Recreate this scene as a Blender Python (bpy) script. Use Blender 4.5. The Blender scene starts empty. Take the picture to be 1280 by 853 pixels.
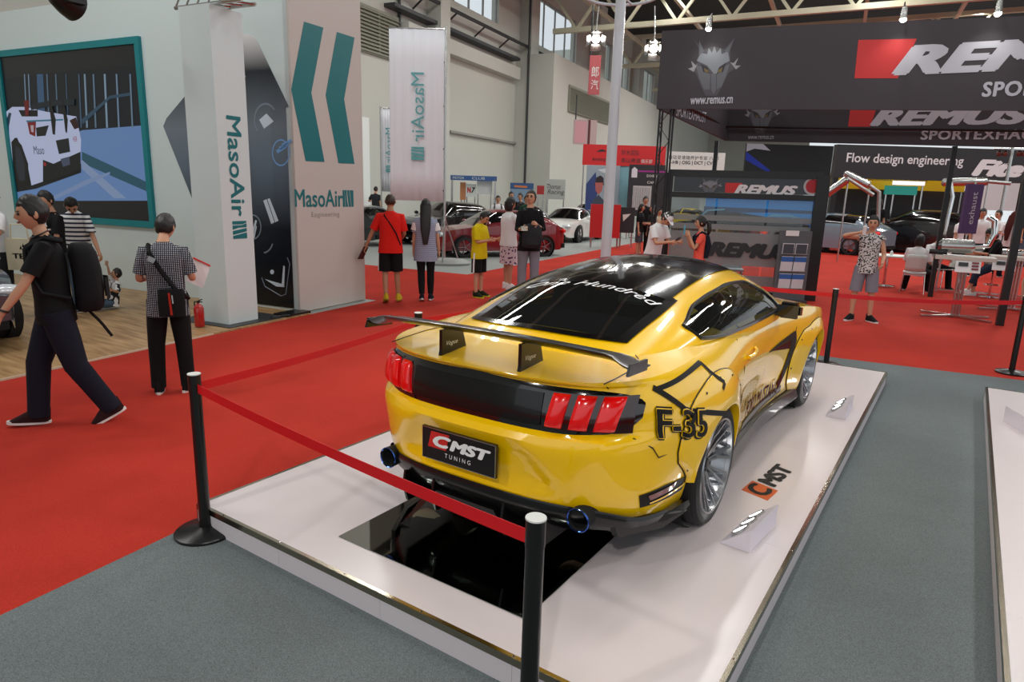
import bpy, bmesh, math, random
from mathutils import Vector, Matrix, Euler, noise

SC = bpy.context.scene
WORLD_S = 1.25
EXPOSURE = -.56
HALL_LIGHTS = [(x, y, .4, 1.3, 120) for x in (-7, 1.5, 9) for y in (-1, 2.5, 6, 9.5)] + [(x, -3, .4, 1.3, 170) for x in (-12, -9, -6)] + [(-13.5, 16, .35, 12, 650), (-3, 20, .35, 8, 800), (5, 20, .35, 8, 800), (13, 20, .35, 12, 700), (-12, 34, .35, 14, 1100), (-2, 36, .35, 14, 1600), (10, 36, .35, 14, 1400), (-12, 54, .35, 14, 1500), (2, 56, .35, 14, 2000)]
FLOODS = [(-2.5, 12.5, 5.6, 1.2, 3.2, 420, 60), (6.5, 2.5, 5.2, 1.6, 2.6, 320, 60), (-3.5, -1.0, 5.2, -.6, 4.5, 420, 60), (3.8, 11.0, 5.4, 2.0, 4.0, 350, 60), (5.0, -6.0, 6.0, 1.8, 1.0, 900, 55), (-.5, -6.5, 6.2, 1.4, .8, 800, 50)]
COL = SC.collection
PI = math.pi
rnd = random.Random(7)

# ------------------------------------------------------------------ camera
CF, CYAW, CPITCH, CROLL = 833.6, -0.5902, 0.2189, 0.0303
CC = Vector((3.4275, -1.9309, 1.9356))
_fw = Vector((math.sin(CYAW) * math.cos(CPITCH), math.cos(CYAW) * math.cos(CPITCH), -math.sin(CPITCH)))
_r0 = Vector((math.cos(CYAW), -math.sin(CYAW), 0)); _u0 = _r0.cross(_fw)
_rt = _r0 * math.cos(CROLL) + _u0 * math.sin(CROLL)
_up = _u0 * math.cos(CROLL) - _r0 * math.sin(CROLL)
cam = bpy.data.cameras.new('camera'); camo = bpy.data.objects.new('camera', cam); COL.objects.link(camo)
cam.sensor_width = 36.0; cam.lens = CF / 1280 * 36.0; cam.clip_start = .05; cam.clip_end = 400
camo.matrix_world = Matrix(((_rt.x, _up.x, -_fw.x, CC.x), (_rt.y, _up.y, -_fw.y, CC.y), (_rt.z, _up.z, -_fw.z, CC.z), (0, 0, 0, 1)))
SC.camera = camo

# ------------------------------------------------------------------ world, lights, exposure
wd = bpy.data.worlds.new('world'); SC.world = wd; wd.use_nodes = True
bg = wd.node_tree.nodes['Background']; bg.inputs[0].default_value = (.90, .96, 1.0, 1); bg.inputs[1].default_value = WORLD_S
vs = SC.view_settings
vs.view_transform = 'Standard'; vs.look = 'None'; vs.exposure = EXPOSURE; vs.gamma = 1; vs.use_curve_mapping = False

def area(name, loc, size, power, color=(1, 1, 1), target=None, rot=None):
    l = bpy.data.lights.new(name, 'AREA'); l.shape = 'RECTANGLE'; l.size, l.size_y = size; l.energy = power; l.color = color
    o = bpy.data.objects.new(name, l); COL.objects.link(o); o.location = loc
    if target is not None:
        o.rotation_euler = (Vector(target) - Vector(loc)).to_track_quat('-Z', 'Y').to_euler()
    elif rot: o.rotation_euler = rot
    return o
def spot(name, loc, target, power, angle=50, blend=.6, size=.12, color=(1, .95, .88)):
    l = bpy.data.lights.new(name, 'SPOT'); l.energy = power; l.spot_size = math.radians(angle); l.spot_blend = blend
    l.shadow_soft_size = size; l.color = color
    o = bpy.data.objects.new(name, l); COL.objects.link(o); o.location = loc
    o.rotation_euler = (Vector(target) - Vector(loc)).to_track_quat('-Z', 'Y').to_euler()
    return o
# unseen hall luminaires under the roof; booth and far rows added to brighten walls
for (x, y, w, l, e) in HALL_LIGHTS:
    area('hall_or_fill_light', (x, y, 9.0 if y < 14 else 13.5), (w, l), e * (1 if y < 14 else 1.5), (1, .985, .96))
# floodlights over the display cars; unseen fill added from behind the camera
for (lx, ly, lz, tx, ty, e, ang) in FLOODS:
    spot('stand_or_fill_flood', (lx, ly, lz), (tx, ty, .3), e, ang)
SC.cycles.use_denoising = True
SC.cycles.max_bounces = 7; SC.cycles.diffuse_bounces = 3; SC.cycles.glossy_bounces = 4
SC.cycles.transparent_max_bounces = 12; SC.cycles.transmission_bounces = 4
SC.cycles.caustics_reflective = False; SC.cycles.caustics_refractive = False
SC.cycles.sample_clamp_indirect = 6

# ------------------------------------------------------------------ helpers
def ray(px, py): return _fw + _rt * ((px - 640) / CF) - _up * ((py - 426.5) / CF)
def gp(px, py, z=0.0):
    d = ray(px, py); return CC + d * ((z - CC.z) / d.z)
def hz(px, py, b):
    d = ray(px, py); bx, by = b[0] - CC.x, b[1] - CC.y
    return CC.z + d.z * ((d.x * bx + d.y * by) / (d.x * d.x + d.y * d.y))
def dp(px, py, depth): return CC + ray(px, py) * depth
TH = math.radians(8.3)
def H(x, y, z=0.0): return Vector((x * math.cos(TH) - y * math.sin(TH), x * math.sin(TH) + y * math.cos(TH), z))
def inH(P): return Vector((P[0] * math.cos(TH) + P[1] * math.sin(TH), -P[0] * math.sin(TH) + P[1] * math.cos(TH), P[2] if len(P) > 2 else 0))

MATS = {}
def s2l(c): return tuple((v / 12.92 if v <= .04045 else ((v + .055) / 1.055) ** 2.4) for v in c)
def rgb(r, g, b): return s2l((r / 255, g / 255, b / 255)) + (1,)
def mat(name, col, rough=.5, metal=0., coat=0., spec=.5, noise_amt=0., noise_scale=20., bump=0., bump_scale=200., emit=None, estr=0., coat_rough=.03, obj_space=True, noise_detail=3, sheen=0.):
    if name in MATS: return MATS[name]
    m = bpy.data.materials.new(name); m.use_nodes = True; nt = m.node_tree; b = nt.nodes['Principled BSDF']
    if max(col[:3]) > 1.01: col = rgb(*col[:3])
    elif len(col) == 3: col = tuple(col) + (1,)
    b.inputs['Base Color'].default_value = col; b.inputs['Roughness'].default_value = rough; b.inputs['Metallic'].default_value = metal
    b.inputs['Specular IOR Level'].default_value = spec; b.inputs['Coat Weight'].default_value = coat; b.inputs['Coat Roughness'].default_value = coat_rough
    if sheen: b.inputs['Sheen Weight'].default_value = sheen
    if emit: b.inputs['Emission Color'].default_value = emit if max(emit[:3]) <= 1 else rgb(*emit[:3]); b.inputs['Emission Strength'].default_value = estr
    if noise_amt or bump:
        tc = nt.nodes.new('ShaderNodeTexCoord')
    if noise_amt:
        n = nt.nodes.new('ShaderNodeTexNoise'); n.inputs['Scale'].default_value = noise_scale; n.inputs['Detail'].default_value = noise_detail
        nt.links.new(tc.outputs['Object'], n.inputs['Vector'])
        mx = nt.nodes.new('ShaderNodeMix'); mx.data_type = 'RGBA'
        mx.inputs[6].default_value = tuple(c * (1 - noise_amt) for c in col[:3]) + (1,); mx.inputs[7].default_value = tuple(min(1, c * (1 + noise_amt)) for c in col[:3]) + (1,)
        nt.links.new(n.outputs['Fac'], mx.inputs[0]); nt.links.new(mx.outputs[2], b.inputs['Base Color'])
    if bump:
        n2 = nt.nodes.new('ShaderNodeTexNoise'); n2.inputs['Scale'].default_value = bump_scale
        nt.links.new(tc.outputs['Object'], n2.inputs['Vector'])
        bp = nt.nodes.new('ShaderNodeBump'); bp.inputs['Strength'].default_value = bump; bp.inputs['Distance'].default_value = .01
        nt.links.new(n2.outputs['Fac'], bp.inputs['Height']); nt.links.new(bp.outputs['Normal'], b.inputs['Normal'])
    MATS[name] = m; return m
def glass(name, tint, alpha, rough=.02, ior=1.45):
    """thin tinted pane: see-through tint mixed with a fresnel reflection"""
    if name in MATS: return MATS[name]
    m = bpy.data.materials.new(name); m.use_nodes = True; nt = m.node_tree; nt.nodes.remove(nt.nodes['Principled BSDF'])
    out = nt.nodes['Material Output']; tr = nt.nodes.new('ShaderNodeBsdfTransparent'); tr.inputs[0].default_value = tint + (1,)
    gl = nt.nodes.new('ShaderNodeBsdfGlossy'); gl.inputs['Roughness'].default_value = rough
    lw = nt.nodes.new('ShaderNodeLayerWeight'); pw = nt.nodes.new('ShaderNodeMath'); pw.operation = 'POWER'; pw.inputs[1].default_value = 5; nt.links.new(lw.outputs['Facing'], pw.inputs[0])
    lw.inputs['Blend'].default_value = .5; fr = nt.nodes.new('ShaderNodeMath'); fr.operation = 'MULTIPLY_ADD'; f0 = ((ior - 1) / (ior + 1)) ** 2 * 1.6; fr.inputs[1].default_value = 1 - f0; fr.inputs[2].default_value = f0; nt.links.new(pw.outputs[0], fr.inputs[0])
    df = nt.nodes.new('ShaderNodeBsdfDiffuse'); df.inputs[0].default_value = (.35, .38, .38, 1)
    m0 = nt.nodes.new('ShaderNodeMixShader'); m0.inputs[0].default_value = alpha
    nt.links.new(tr.outputs[0], m0.inputs[1]); nt.links.new(df.outputs[0], m0.inputs[2])
    mx = nt.nodes.new('ShaderNodeMixShader'); nt.links.new(fr.outputs[0], mx.inputs[0]); nt.links.new(m0.outputs[0], mx.inputs[1]); nt.links.new(gl.outputs[0], mx.inputs[2])
    nt.links.new(mx.outputs[0], out.inputs['Surface']); MATS[name] = m; return m

def tag(o, label=None, cat=None, group=None, kind=None):
    if label: o['label'] = label
    if cat: o['category'] = cat
    if group: o['group'] = group
    if kind: o['kind'] = kind
    return o
def empty(name, loc=(0, 0, 0), rz=0., label=None, cat=None, group=None):
    o = bpy.data.objects.new(name, None); COL.objects.link(o); o.location = loc; o.rotation_euler = (0, 0, rz); o.empty_display_size = .1
    return tag(o, label, cat, group)
def smooth(me, ang=35):
    me.polygons.foreach_set('use_smooth', [True] * len(me.polygons))
    try: me.set_sharp_from_angle(angle=math.radians(ang))
    except Exception: pass

class MB:
    def __init__(s): s.v = []; s.f = []; s.mi = []; s.cur = 0
    def add(s, vs, fs):
        n = len(s.v); s.v += [tuple(v) for v in vs]; s.f += [tuple(i + n for i in f) for f in fs]; s.mi += [s.cur] * len(fs); return s
    def box(s, c, d, rot=None):
        x, y, z = d[0] / 2, d[1] / 2, d[2] / 2; c = Vector(c)
        vs = [Vector((i, j, k)) for k in (-z, z) for j in (-y, y) for i in (-x, x)]
        if rot is not None:
            R = Euler(rot).to_matrix() if not isinstance(rot, Matrix) else rot
            vs = [R @ v for v in vs]
        return s.add([v + c for v in vs], [(0, 2, 3, 1), (4, 5, 7, 6), (0, 1, 5, 4), (2, 6, 7, 3), (0, 4, 6, 2), (1, 3, 7, 5)])
    def bar(s, p, q, w, h=None, up=(0, 0, 1)):
        p, q = Vector(p), Vector(q); h = h or w; a = (q - p).normalized(); u = Vector(up)
        if abs(a.dot(u)) > .98: u = Vector((0, 1, 0))
        b = a.cross(u).normalized() * w / 2; c = b.cross(a).normalized() * h / 2
        vs = [P + i * b + j * c for P in (p, q) for i, j in ((-1, -1), (1, -1), (1, 1), (-1, 1))]
        return s.add(vs, [(3, 2, 1, 0), (4, 5, 6, 7), (0, 1, 5, 4), (1, 2, 6, 5), (2, 3, 7, 6), (3, 0, 4, 7)])
    def tube(s, pts, r, seg=8, caps=True):
        pts = [Vector(p) for p in pts]; n = len(pts); rs = r if isinstance(r, (list, tuple)) else [r] * n
        rings = []; prev = None
        for i, p in enumerate(pts):
            a = (pts[min(i + 1, n - 1)] - pts[max(i - 1, 0)]).normalized()
            if prev is None:
                u = Vector((0, 0, 1)) if abs(a.z) < .9 else Vector((1, 0, 0)); b = a.cross(u).normalized()
            else:
                b = (prev - a * prev.dot(a)).normalized()
            prev = b; c = a.cross(b); rings.append([p + (b * math.cos(t) + c * math.sin(t)) * rs[i] for t in [2 * PI * k / seg for k in range(seg)]])
        vs = [v for rg in rings for v in rg]; fs = []
        for i in range(n - 1):
            for k in range(seg):
                k2 = (k + 1) % seg; fs.append((i * seg + k, i * seg + k2, (i + 1) * seg + k2, (i + 1) * seg + k))
        if caps: fs.append(tuple(range(seg))[::-1]); fs.append(tuple((n - 1) * seg + k for k in range(seg)))
        return s.add(vs, fs)
    def lathe(s, prof, seg=24, M=None, caps=False):
        vs = []; fs = []
        for (r, z) in prof:
            for k in range(seg):
                t = 2 * PI * k / seg; v = Vector((r * math.cos(t), r * math.sin(t), z)); vs.append(M @ v if M else v)
        for i in range(len(prof) - 1):
            for k in range(seg):
                k2 = (k + 1) % seg; fs.append((i * seg + k, i * seg + k2, (i + 1) * seg + k2, (i + 1) * seg + k))
        if caps and prof[0][0] > 1e-4: fs.append(tuple(range(seg))[::-1])
        if caps and prof[-1][0] > 1e-4: fs.append(tuple((len(prof) - 1) * seg + k for k in range(seg)))
        return s.add(vs, fs)
    def prism(s, poly, fn, th):
        """poly 2-D outline; fn(u, v, w) -> 3-D; w 0..th is the thickness"""
        n = len(poly); vs = [fn(u, v, 0) for u, v in poly] + [fn(u, v, th) for u, v in poly]
        fs = [tuple(range(n))[::-1], tuple(n + i for i in range(n))] + [(i, (i + 1) % n, n + (i + 1) % n, n + i) for i in range(n)]
        return s.add(vs, fs)
    def grid(s, rows):
        m = len(rows[0]); vs = [v for r in rows for v in r]; fs = []
        for i in range(len(rows) - 1):
            for j in range(m - 1): fs.append((i * m + j, i * m + j + 1, (i + 1) * m + j + 1, (i + 1) * m + j))
        return s.add(vs, fs)
    def ball(s, c, r, seg=12, rings=8):
        c = Vector(c); rr = r if isinstance(r, (tuple, list, Vector)) else (r, r, r); rows = []
        for i in range(rings + 1):
            a = PI * i / rings; a = min(max(a, .02), PI - .02)
            rows.append([c + Vector((rr[0] * math.sin(a) * math.cos(2 * PI * k / seg), rr[1] * math.sin(a) * math.sin(2 * PI * k / seg), -rr[2] * math.cos(a))) for k in range(seg + 1)])
        return s.grid(rows)
    def mesh(s, name, mats, ang=35, flat=False, merge=False):
        me = bpy.data.meshes.new(name); me.from_pydata(s.v, [], s.f)
        for m in (mats if isinstance(mats, (list, tuple)) else [mats]): me.materials.append(m)
        if len(set(s.mi)) > 1: me.polygons.foreach_set('material_index', s.mi)
        if merge:
            bm = bmesh.new(); bm.from_mesh(me); bmesh.ops.remove_doubles(bm, verts=bm.verts, dist=merge); bmesh.ops.recalc_face_normals(bm, faces=bm.faces); bm.to_mesh(me); bm.free()
        if not flat: smooth(me, ang)
        me.update(); return me
    def build(s, name, mats, parent=None, ang=35, flat=False, merge=False, loc=None, rz=None):
        me = s.mesh(name, mats, ang, flat, merge); o = bpy.data.objects.new(name, me); COL.objects.link(o)
        if parent: o.parent = parent
        if loc is not None: o.location = loc
        if rz is not None: o.rotation_euler = (0, 0, rz)
        return o
def part(name, me, parent):
    o = bpy.data.objects.new(name, me); COL.objects.link(o); o.parent = parent; return o
def kids(o): return [c for c in bpy.data.objects if c.parent == o]
def copy_tree(o, parent=None, children=None):
    c = o.copy(); COL.objects.link(c)
    if parent: c.parent = parent
    for ch in kids(o): copy_tree(ch, c)
    return c
def struct(o): o['kind'] = 'structure'; return o

_tc = {}
_fontcache = {}
def text_geo(body, size=1., shear=0., bold=0., width=1., align='CENTER', extrude=.0, spacing=1.):
    """verts and faces of a line of lettering, in its own plane (u right, v up), centred; bold thickens the strokes"""
    key = (body, shear, bold, spacing)
    if key in _fontcache: return _fontcache[key]
    cu = bpy.data.curves.new('lettering', 'FONT'); cu.body = body; cu.size = size; cu.shear = shear
    cu.align_x = align; cu.align_y = 'CENTER'; cu.space_character = spacing; cu.resolution_u = 3; cu.fill_mode = 'FRONT'
    o = bpy.data.objects.new('lettering', cu); COL.objects.link(o)
    dg = bpy.context.evaluated_depsgraph_get(); me = bpy.data.meshes.new_from_object(o.evaluated_get(dg))
    v0 = [(v.co.x * width, v.co.y) for v in me.vertices]; f0 = [tuple(p.vertices) for p in me.polygons]; vs, fs = [], []
    offs = [(0, 0)] if not bold else [(0, 0)] + [(bold * 1.3 * math.cos(PI * k / 3), bold * math.sin(PI * k / 3)) for k in range(6)]
    for k, (dx, dy) in enumerate(offs):
        n = len(vs); vs += [(x + dx, y + dy, k * .00025) for x, y in v0]; fs += [tuple(i + n for i in f) for f in f0]
    bpy.data.objects.remove(o); bpy.data.curves.remove(cu); bpy.data.meshes.remove(me)
    _fontcache[key] = (vs, fs); return vs, fs
def text_box(body, w, h, **k):
    """lettering stretched to fill w x h, centred on 0,0"""
    vs, fs = text_geo(body, 1.0, **k)
    xs = [v[0] for v in vs]; ys = [v[1] for v in vs]; x0, x1, y0, y1 = min(xs), max(xs), min(ys), max(ys)
    return [((v[0] - (x0 + x1) / 2) / (x1 - x0) * w, (v[1] - (y0 + y1) / 2) / (y1 - y0) * h, (v[2] if len(v) > 2 else 0)) for v in vs], fs
def put_text(name, body, w, h, fn, m, parent, th=.004, **k):
    """lettering w x h mapped by fn(u, v, lift) on a surface"""
    vs, fs = text_box(body, w, h, **k); mb = MB(); mb.add([fn(u, v, th + w) for u, v, w in vs], fs)
    return mb.build(name, m, parent, flat=True)
def plane_fn(o, ux, uy):
    o, ux, uy = Vector(o), Vector(ux).normalized(), Vector(uy).normalized(); n = ux.cross(uy)
    return lambda u, v, w=0.: o + ux * u + uy * v + n * w
def poly_on(name, poly, fn, m, parent, th=.003):
    mb = MB(); mb.prism(poly, fn, th); return mb.build(name, m, parent, flat=True)
# ------------------------------------------------------------------ materials of the setting
M_white = mat('white_laminate', (212, 226, 226), .45, noise_amt=.015, noise_scale=1.5)
M_beige = mat('beige_laminate', (196, 190, 184), .5, noise_amt=.015, noise_scale=1.5)
M_teal = mat('teal_vinyl', (0, 112, 118), .4)
M_black = mat('black_paint', (16, 16, 17), .35)
M_steel = mat('brushed_steel', (190, 190, 188), .25, 1.)
M_chrome = mat('chrome', (225, 225, 225), .08, 1.)
M_dark = mat('dark_grey_paint', (52, 54, 56), .5)
M_wallp = mat('hall_wall_paint', (196, 197, 188), .85, noise_amt=.05, noise_scale=.25)
M_concrete = mat('polished_concrete', (150, 156, 152), .4, noise_amt=.08, noise_scale=.6)

def carpet(name, col, weave, amt):
    m = mat(name, col, .95, spec=.15)
    nt = m.node_tree; b = nt.nodes['Principled BSDF']; tc = nt.nodes.new('ShaderNodeTexCoord')
    n1 = nt.nodes.new('ShaderNodeTexNoise'); n1.inputs['Scale'].default_value = weave; n1.inputs['Detail'].default_value = 4
    n2 = nt.nodes.new('ShaderNodeTexNoise'); n2.inputs['Scale'].default_value = .9; n2.inputs['Detail'].default_value = 4
    for n in (n1, n2): nt.links.new(tc.outputs['Object'], n.inputs['Vector'])
    c = b.inputs['Base Color'].default_value[:3]
    mx = nt.nodes.new('ShaderNodeMix'); mx.data_type = 'RGBA'; mx.inputs[6].default_value = tuple(v * (1 - amt) for v in c) + (1,); mx.inputs[7].default_value = tuple(v * (1 + amt) for v in c) + (1,)
    r = nt.nodes.new('ShaderNodeMapRange'); r.inputs[1].default_value = .3; r.inputs[2].default_value = .7; nt.links.new(n1.outputs['Fac'], r.inputs[0]); nt.links.new(r.outputs[0], mx.inputs[0])
    m2 = nt.nodes.new('ShaderNodeMix'); m2.data_type = 'RGBA'; m2.blend_type = 'MULTIPLY'; m2.inputs[0].default_value = 1
    r2 = nt.nodes.new('ShaderNodeMapRange'); r2.inputs[1].default_value = .3; r2.inputs[2].default_value = .7; r2.inputs[3].default_value = .86; r2.inputs[4].default_value = 1.1; nt.links.new(n2.outputs['Fac'], r2.inputs[0])
    nt.links.new(mx.outputs[2], m2.inputs[6]); nt.links.new(r2.outputs[0], m2.inputs[7]); nt.links.new(m2.outputs[2], b.inputs['Base Color'])
    bp = nt.nodes.new('ShaderNodeBump'); bp.inputs['Strength'].default_value = .25; bp.inputs['Distance'].default_value = .003; nt.links.new(n1.outputs['Fac'], bp.inputs['Height']); nt.links.new(bp.outputs['Normal'], b.inputs['Normal'])
    return m
M_red = carpet('red_carpet_felt', (172, 48, 36), 160, .16)
M_grey = carpet('grey_carpet_felt', (103, 111, 112), 190, .36)

def wood_mat():
    m = mat('oak_floor_vinyl', (168, 132, 88), .4, spec=.4); nt = m.node_tree; b = nt.nodes['Principled BSDF']
    tc = nt.nodes.new('ShaderNodeTexCoord'); mp = nt.nodes.new('ShaderNodeMapping'); mp.inputs['Scale'].default_value = (1.2, 12, 1); mp.inputs['Rotation'].default_value = (0, 0, -TH)
    n = nt.nodes.new('ShaderNodeTexNoise'); n.inputs['Scale'].default_value = 1.4; n.inputs['Detail'].default_value = 6
    cr = nt.nodes.new('ShaderNodeValToRGB'); cr.color_ramp.elements[0].color = rgb(138, 100, 62); cr.color_ramp.elements[1].color = rgb(190, 156, 110); cr.color_ramp.elements[0].position = .3; cr.color_ramp.elements[1].position = .7
    nt.links.new(tc.outputs['Object'], mp.inputs[0]); nt.links.new(mp.outputs[0], n.inputs['Vector']); nt.links.new(n.outputs['Fac'], cr.inputs[0]); nt.links.new(cr.outputs[0], b.inputs['Base Color']); return m
M_wood = wood_mat()

def onH(px, py, axis, val):
    """hall coordinates of the point a line of sight meets on a hall-aligned wall plane"""
    c = inH(CC); d = inH(ray(px, py)); t = (val - c[axis]) / d[axis]; return c + d * t
def slab(name, poly, z0, z1, m, parent=None, hall=True):
    mb = MB(); mb.prism(poly, lambda u, v, w: (H(u, v, z0 + w) if hall else Vector((u, v, z0 + w))), z1 - z0); return mb.build(name, m, parent, flat=True)
def hbox(mb, x0, x1, y0, y1, z0, z1):
    return mb.prism([(x0, y0), (x1, y0), (x1, y1), (x0, y1)], lambda u, v, w: H(u, v, z0 + w), z1 - z0)

# ------------------------------------------------------------------ floor, carpets
struct(slab('floor', [(-60, -30), (45, -30), (45, 90), (-60, 90)], -.12, 0, M_concrete))
WX = -16.5      # hall wall plane
o = slab('red_carpet', [(-4.02, -9), (24, -9), (24, 60), (-4.45, 60), (-4.7, 11.4), (-9.5, 11.55), (-9.5, 7.1), (-4.1, 7.1)], 0, .004, M_red)
tag(o, 'red felt carpet laid along the aisle and around the far stands', 'carpet', kind='structure')
o = slab('grey_carpet', [gp(-420, 985)[:2], gp(0, 772)[:2], gp(248, 654)[:2], gp(429, 561)[:2], (-.13, 5.2), gp(700, 402)[:2], gp(1056, 449.7)[:2], gp(1266, 475.2)[:2], (9.5, 8.2), (11, -6), (-2, -7)], .004, .009, M_grey, hall=False)
tag(o, 'grey felt carpet under the display platforms', 'carpet', kind='structure')
# a lifted seam of the grey carpet between the platforms
o = slab('wood_floor', [(-20, -9), (-4.05, -9), (-4.03, 1.0), (-4.1, 3.6), (-4.1, 5.42), (-20, 5.42)], 0, .02, M_wood)
tag(o, 'oak-look vinyl floor of the white booth with the big screen', 'floor', kind='structure')
mb = MB(); mb.bar(H(-4.04, -9, .012), H(-4.02, 1, .012), .02, .024); mb.bar(H(-4.02, 1, .012), H(-4.09, 3.6, .012), .02, .024)
struct(mb.build('trim_1', mat('pale_edge_strip', (205, 190, 165), .5)))

# ------------------------------------------------------------------ hall shell
def hall_wall():
    # wall_left with high windows cut as openings
    zc = 15.5
    wins = []           # (y0, y1, z0, z1)
    for (a, b, c, d) in (((540, 0), (622, 20), 541, 621), ((666, 32), (721, 76), 666, 721), ((753.5, 78), (765, 97), 753.5, 765), ((775, 90), (790, 119), 775, 790), ((808, 110), (818, 132), 808, 818)):
        p0 = onH(c, a[1], 0, WX); p1 = onH(d, b[1], 0, WX)
        wins.append((p0.y, p1.y))
    zb, zt = 0, 0
    return wins
def z_at(px, py): return onH(px, py, 0, WX).z
ywin = []
for c, d in ((503, 623), (667, 721), (754, 766), (776, 790), (808, 822)):
    ywin.append((onH(c, 50, 0, WX).y, onH(d, 50, 0, WX).y))
ZB = onH(700, 70, 0, WX).z; ZT = ZB + 3.0
ZB2 = onH(783, 117, 0, WX).z
mb = MB()
ys = [-30] + [v for w in ywin for v in w] + [110]
hbox(mb, WX - .5, WX, -30, 110, 0, ZB)
hbox(mb, WX - .5, WX, -30, 110, ZT, ZT + 6)
for i in range(0, len(ys), 2): hbox(mb, WX - .5, WX, ys[i], ys[i + 1], ZB, ZT)
struct(mb.build('wall_left', M_wallp, flat=True))
M_frame = mat('window_frame_paint', (150, 152, 150), .6)
M_pane = glass('window_glass', (.95, .98, 1.0), .0)
for i, (a, b) in enumerate(ywin):
    mb = MB(); n = max(2, int((b - a) / 1.6))
    for k in range(n + 1):
        y = a + (b - a) * k / n; mb.bar(H(WX - .2, y, ZB), H(WX - .2, y, ZT), .09)
    for z in (ZB + .04, ZT - .04): mb.bar(H(WX - .2, a, z), H(WX - .2, b, z), .09)
    w = struct(mb.build('window_%d' % (i + 1), M_frame))
    for k in range(n):
        y0 = a + (b - a) * k / n; y1 = a + (b - a) * (k + 1) / n
        pm = MB(); pm.grid([[H(WX - .2, y0 + .05, ZB + .08), H(WX - .2, y1 - .05, ZB + .08)], [H(WX - .2, y0 + .05, ZT - .08), H(WX - .2, y1 - .05, ZT - .08)]]); pm.build('pane', M_pane, w)
# ledges and beams on the wall, protruding service block
def ledge(n, px0, py0, px1, py1, h, dpt, m=M_wallp):
    a = onH(px0, py0, 0, WX); b = onH(px1, py1, 0, WX); mb = MB(); z = (a.z + b.z) / 2
    hbox(mb, WX, WX + dpt, a.y, b.y, z - h, z); return struct(mb.build(n, m, flat=True))
ledge('trim_2', 500, 38, 642, 78, .7, .5); ledge('trim_3', 560, 163, 642, 178, .12, .2, mat('grey_ledge', (150, 150, 144), .8)); ledge('trim_4', 480, 20, 640, 62, .16, .6, M_dark)
yb0 = onH(641, 200, 0, WX).y; bx = WX + 2.6; yb0 = onH(641, 200, 0, WX + 1.2).y
zbk = onH(693, 66, 0, bx).z; yb1 = onH(693, 66, 0, bx).y
mb = MB(); hbox(mb, WX, bx, yb1, 110, 0, zbk); struct(mb.build('trim_5', M_wallp, flat=True))
mb = MB()
for (px, w) in ((655, 1.2), (742, 1.6), (795, 1.6), (540, .9)):
    y = onH(px, 50, 0, WX).y; hbox(mb, WX, WX + .8, y - w / 2, y + w / 2, 0, ZT + 5.9)
struct(mb.build('trim_6', M_wallp, flat=True))
mb = MB()      # conduits
for (px, x) in ((660, WX + .9), (500, WX + .1)):
    p = onH(px, 100, 0, x); mb.tube([H(x, p.y, 2.5), H(x, p.y, ZB + 4)], .07, 6)
p, q = onH(545, 2, 0, WX + .7), onH(672, 63, 0, WX + .7); mb.tube([H(WX + .7, p.y - 6, p.z), H(WX + .7, q.y + 4, p.z)], .09, 6)
for k in range(7): mb.tube([H(WX, p.y - 4 + k * (q.y - p.y + 6) / 6, p.z - .5), H(WX + .7, p.y - 4 + k * (q.y - p.y + 6) / 6, p.z)], .05, 5)
struct(mb.build('trim_7', M_dark))
# louvred air grilles, slat by slat
M_lou = mat('louvre_grey_green', (140, 142, 126), .6)
def louvre(i, px0, px1, py0, py1, x):
    a, b = onH(px0, py0, 0, x), onH(px1, py0, 0, x); z1 = a.z; z0 = onH(px0, py1, 0, x).z
    fr = MB()
    for y in (a.y, (a.y + b.y) / 2, b.y): fr.bar(H(x + .05, y, z0), H(x + .05, y, z1), .12)
    for z in (z0, z1): fr.bar(H(x + .05, a.y, z), H(x + .05, b.y, z), .12)
    f = struct(fr.build('trim_%d' % i, M_lou)); n = 12; sl = MB()
    sl.prism([(x + .02, 0), (x + .05, 0), (x + .16, -.16), (x + .13, -.16)], lambda u, v, w: H(u, a.y + w * (b.y - a.y), v), 1.)
    me = sl.mesh('slat', M_lou, flat=True)
    for k in range(n):
        s_ = part('slat', me, f); s_.location.z = z0 + (z1 - z0) * (k + 1) / n
louvre(8, 444, 497, 3, 60, WX); louvre(9, 711, 762, 107, 139, bx)
# white door opening and far end wall, roof
mb = MB(); p = onH(446, 145, 0, WX); q = onH(460, 145, 0, WX); hbox(mb, WX, WX + .06, p.y - 3, q.y, 0, p.z); struct(mb.build('door_1', mat('white_door', (232, 236, 232), .5), flat=True))
mb = MB(); hbox(mb, -60, -1.5, 92, 92.5, 0, 22); struct(mb.build('wall_back', M_wallp, flat=True))
M_roof = mat('roof_sheet', (44, 46, 44), .8, noise_amt=.2, noise_scale=1.); mb = MB(); hbox(mb, -17.0, 45, -30, 95, 16.6, 16.9); struct(mb.build('ceiling', M_roof, flat=True))
M_truss = mat('truss_paint', (184, 180, 156), .6)
def truss(n, y, zlo, zhi, x0, x1, step):
    mb = MB()
    for z in (zlo, zhi): mb.bar(H(x0, y, z), H(x1, y, z), .28)
    k = x0
    while k < x1:
        mb.bar(H(k, y, zhi), H(k + step / 2, y, zlo), .15); mb.bar(H(k + step / 2, y, zlo), H(k + step, y, zhi), .15); k += step
    return struct(mb.build(n, M_truss))
for i, y in enumerate((26, 38, 50, 62, 74)): truss('trim_%d' % (20 + i), y, 10.6 if i == 0 else 11.6, 12.8 if i == 0 else 13.6, -14, 40, 3.0)
mb = MB()
for x in range(-12, 40, 5):
    mb.bar(H(x, -20, 13.2), H(x, 92, 13.2), .2)
struct(mb.build('trim_30', M_truss))
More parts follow.
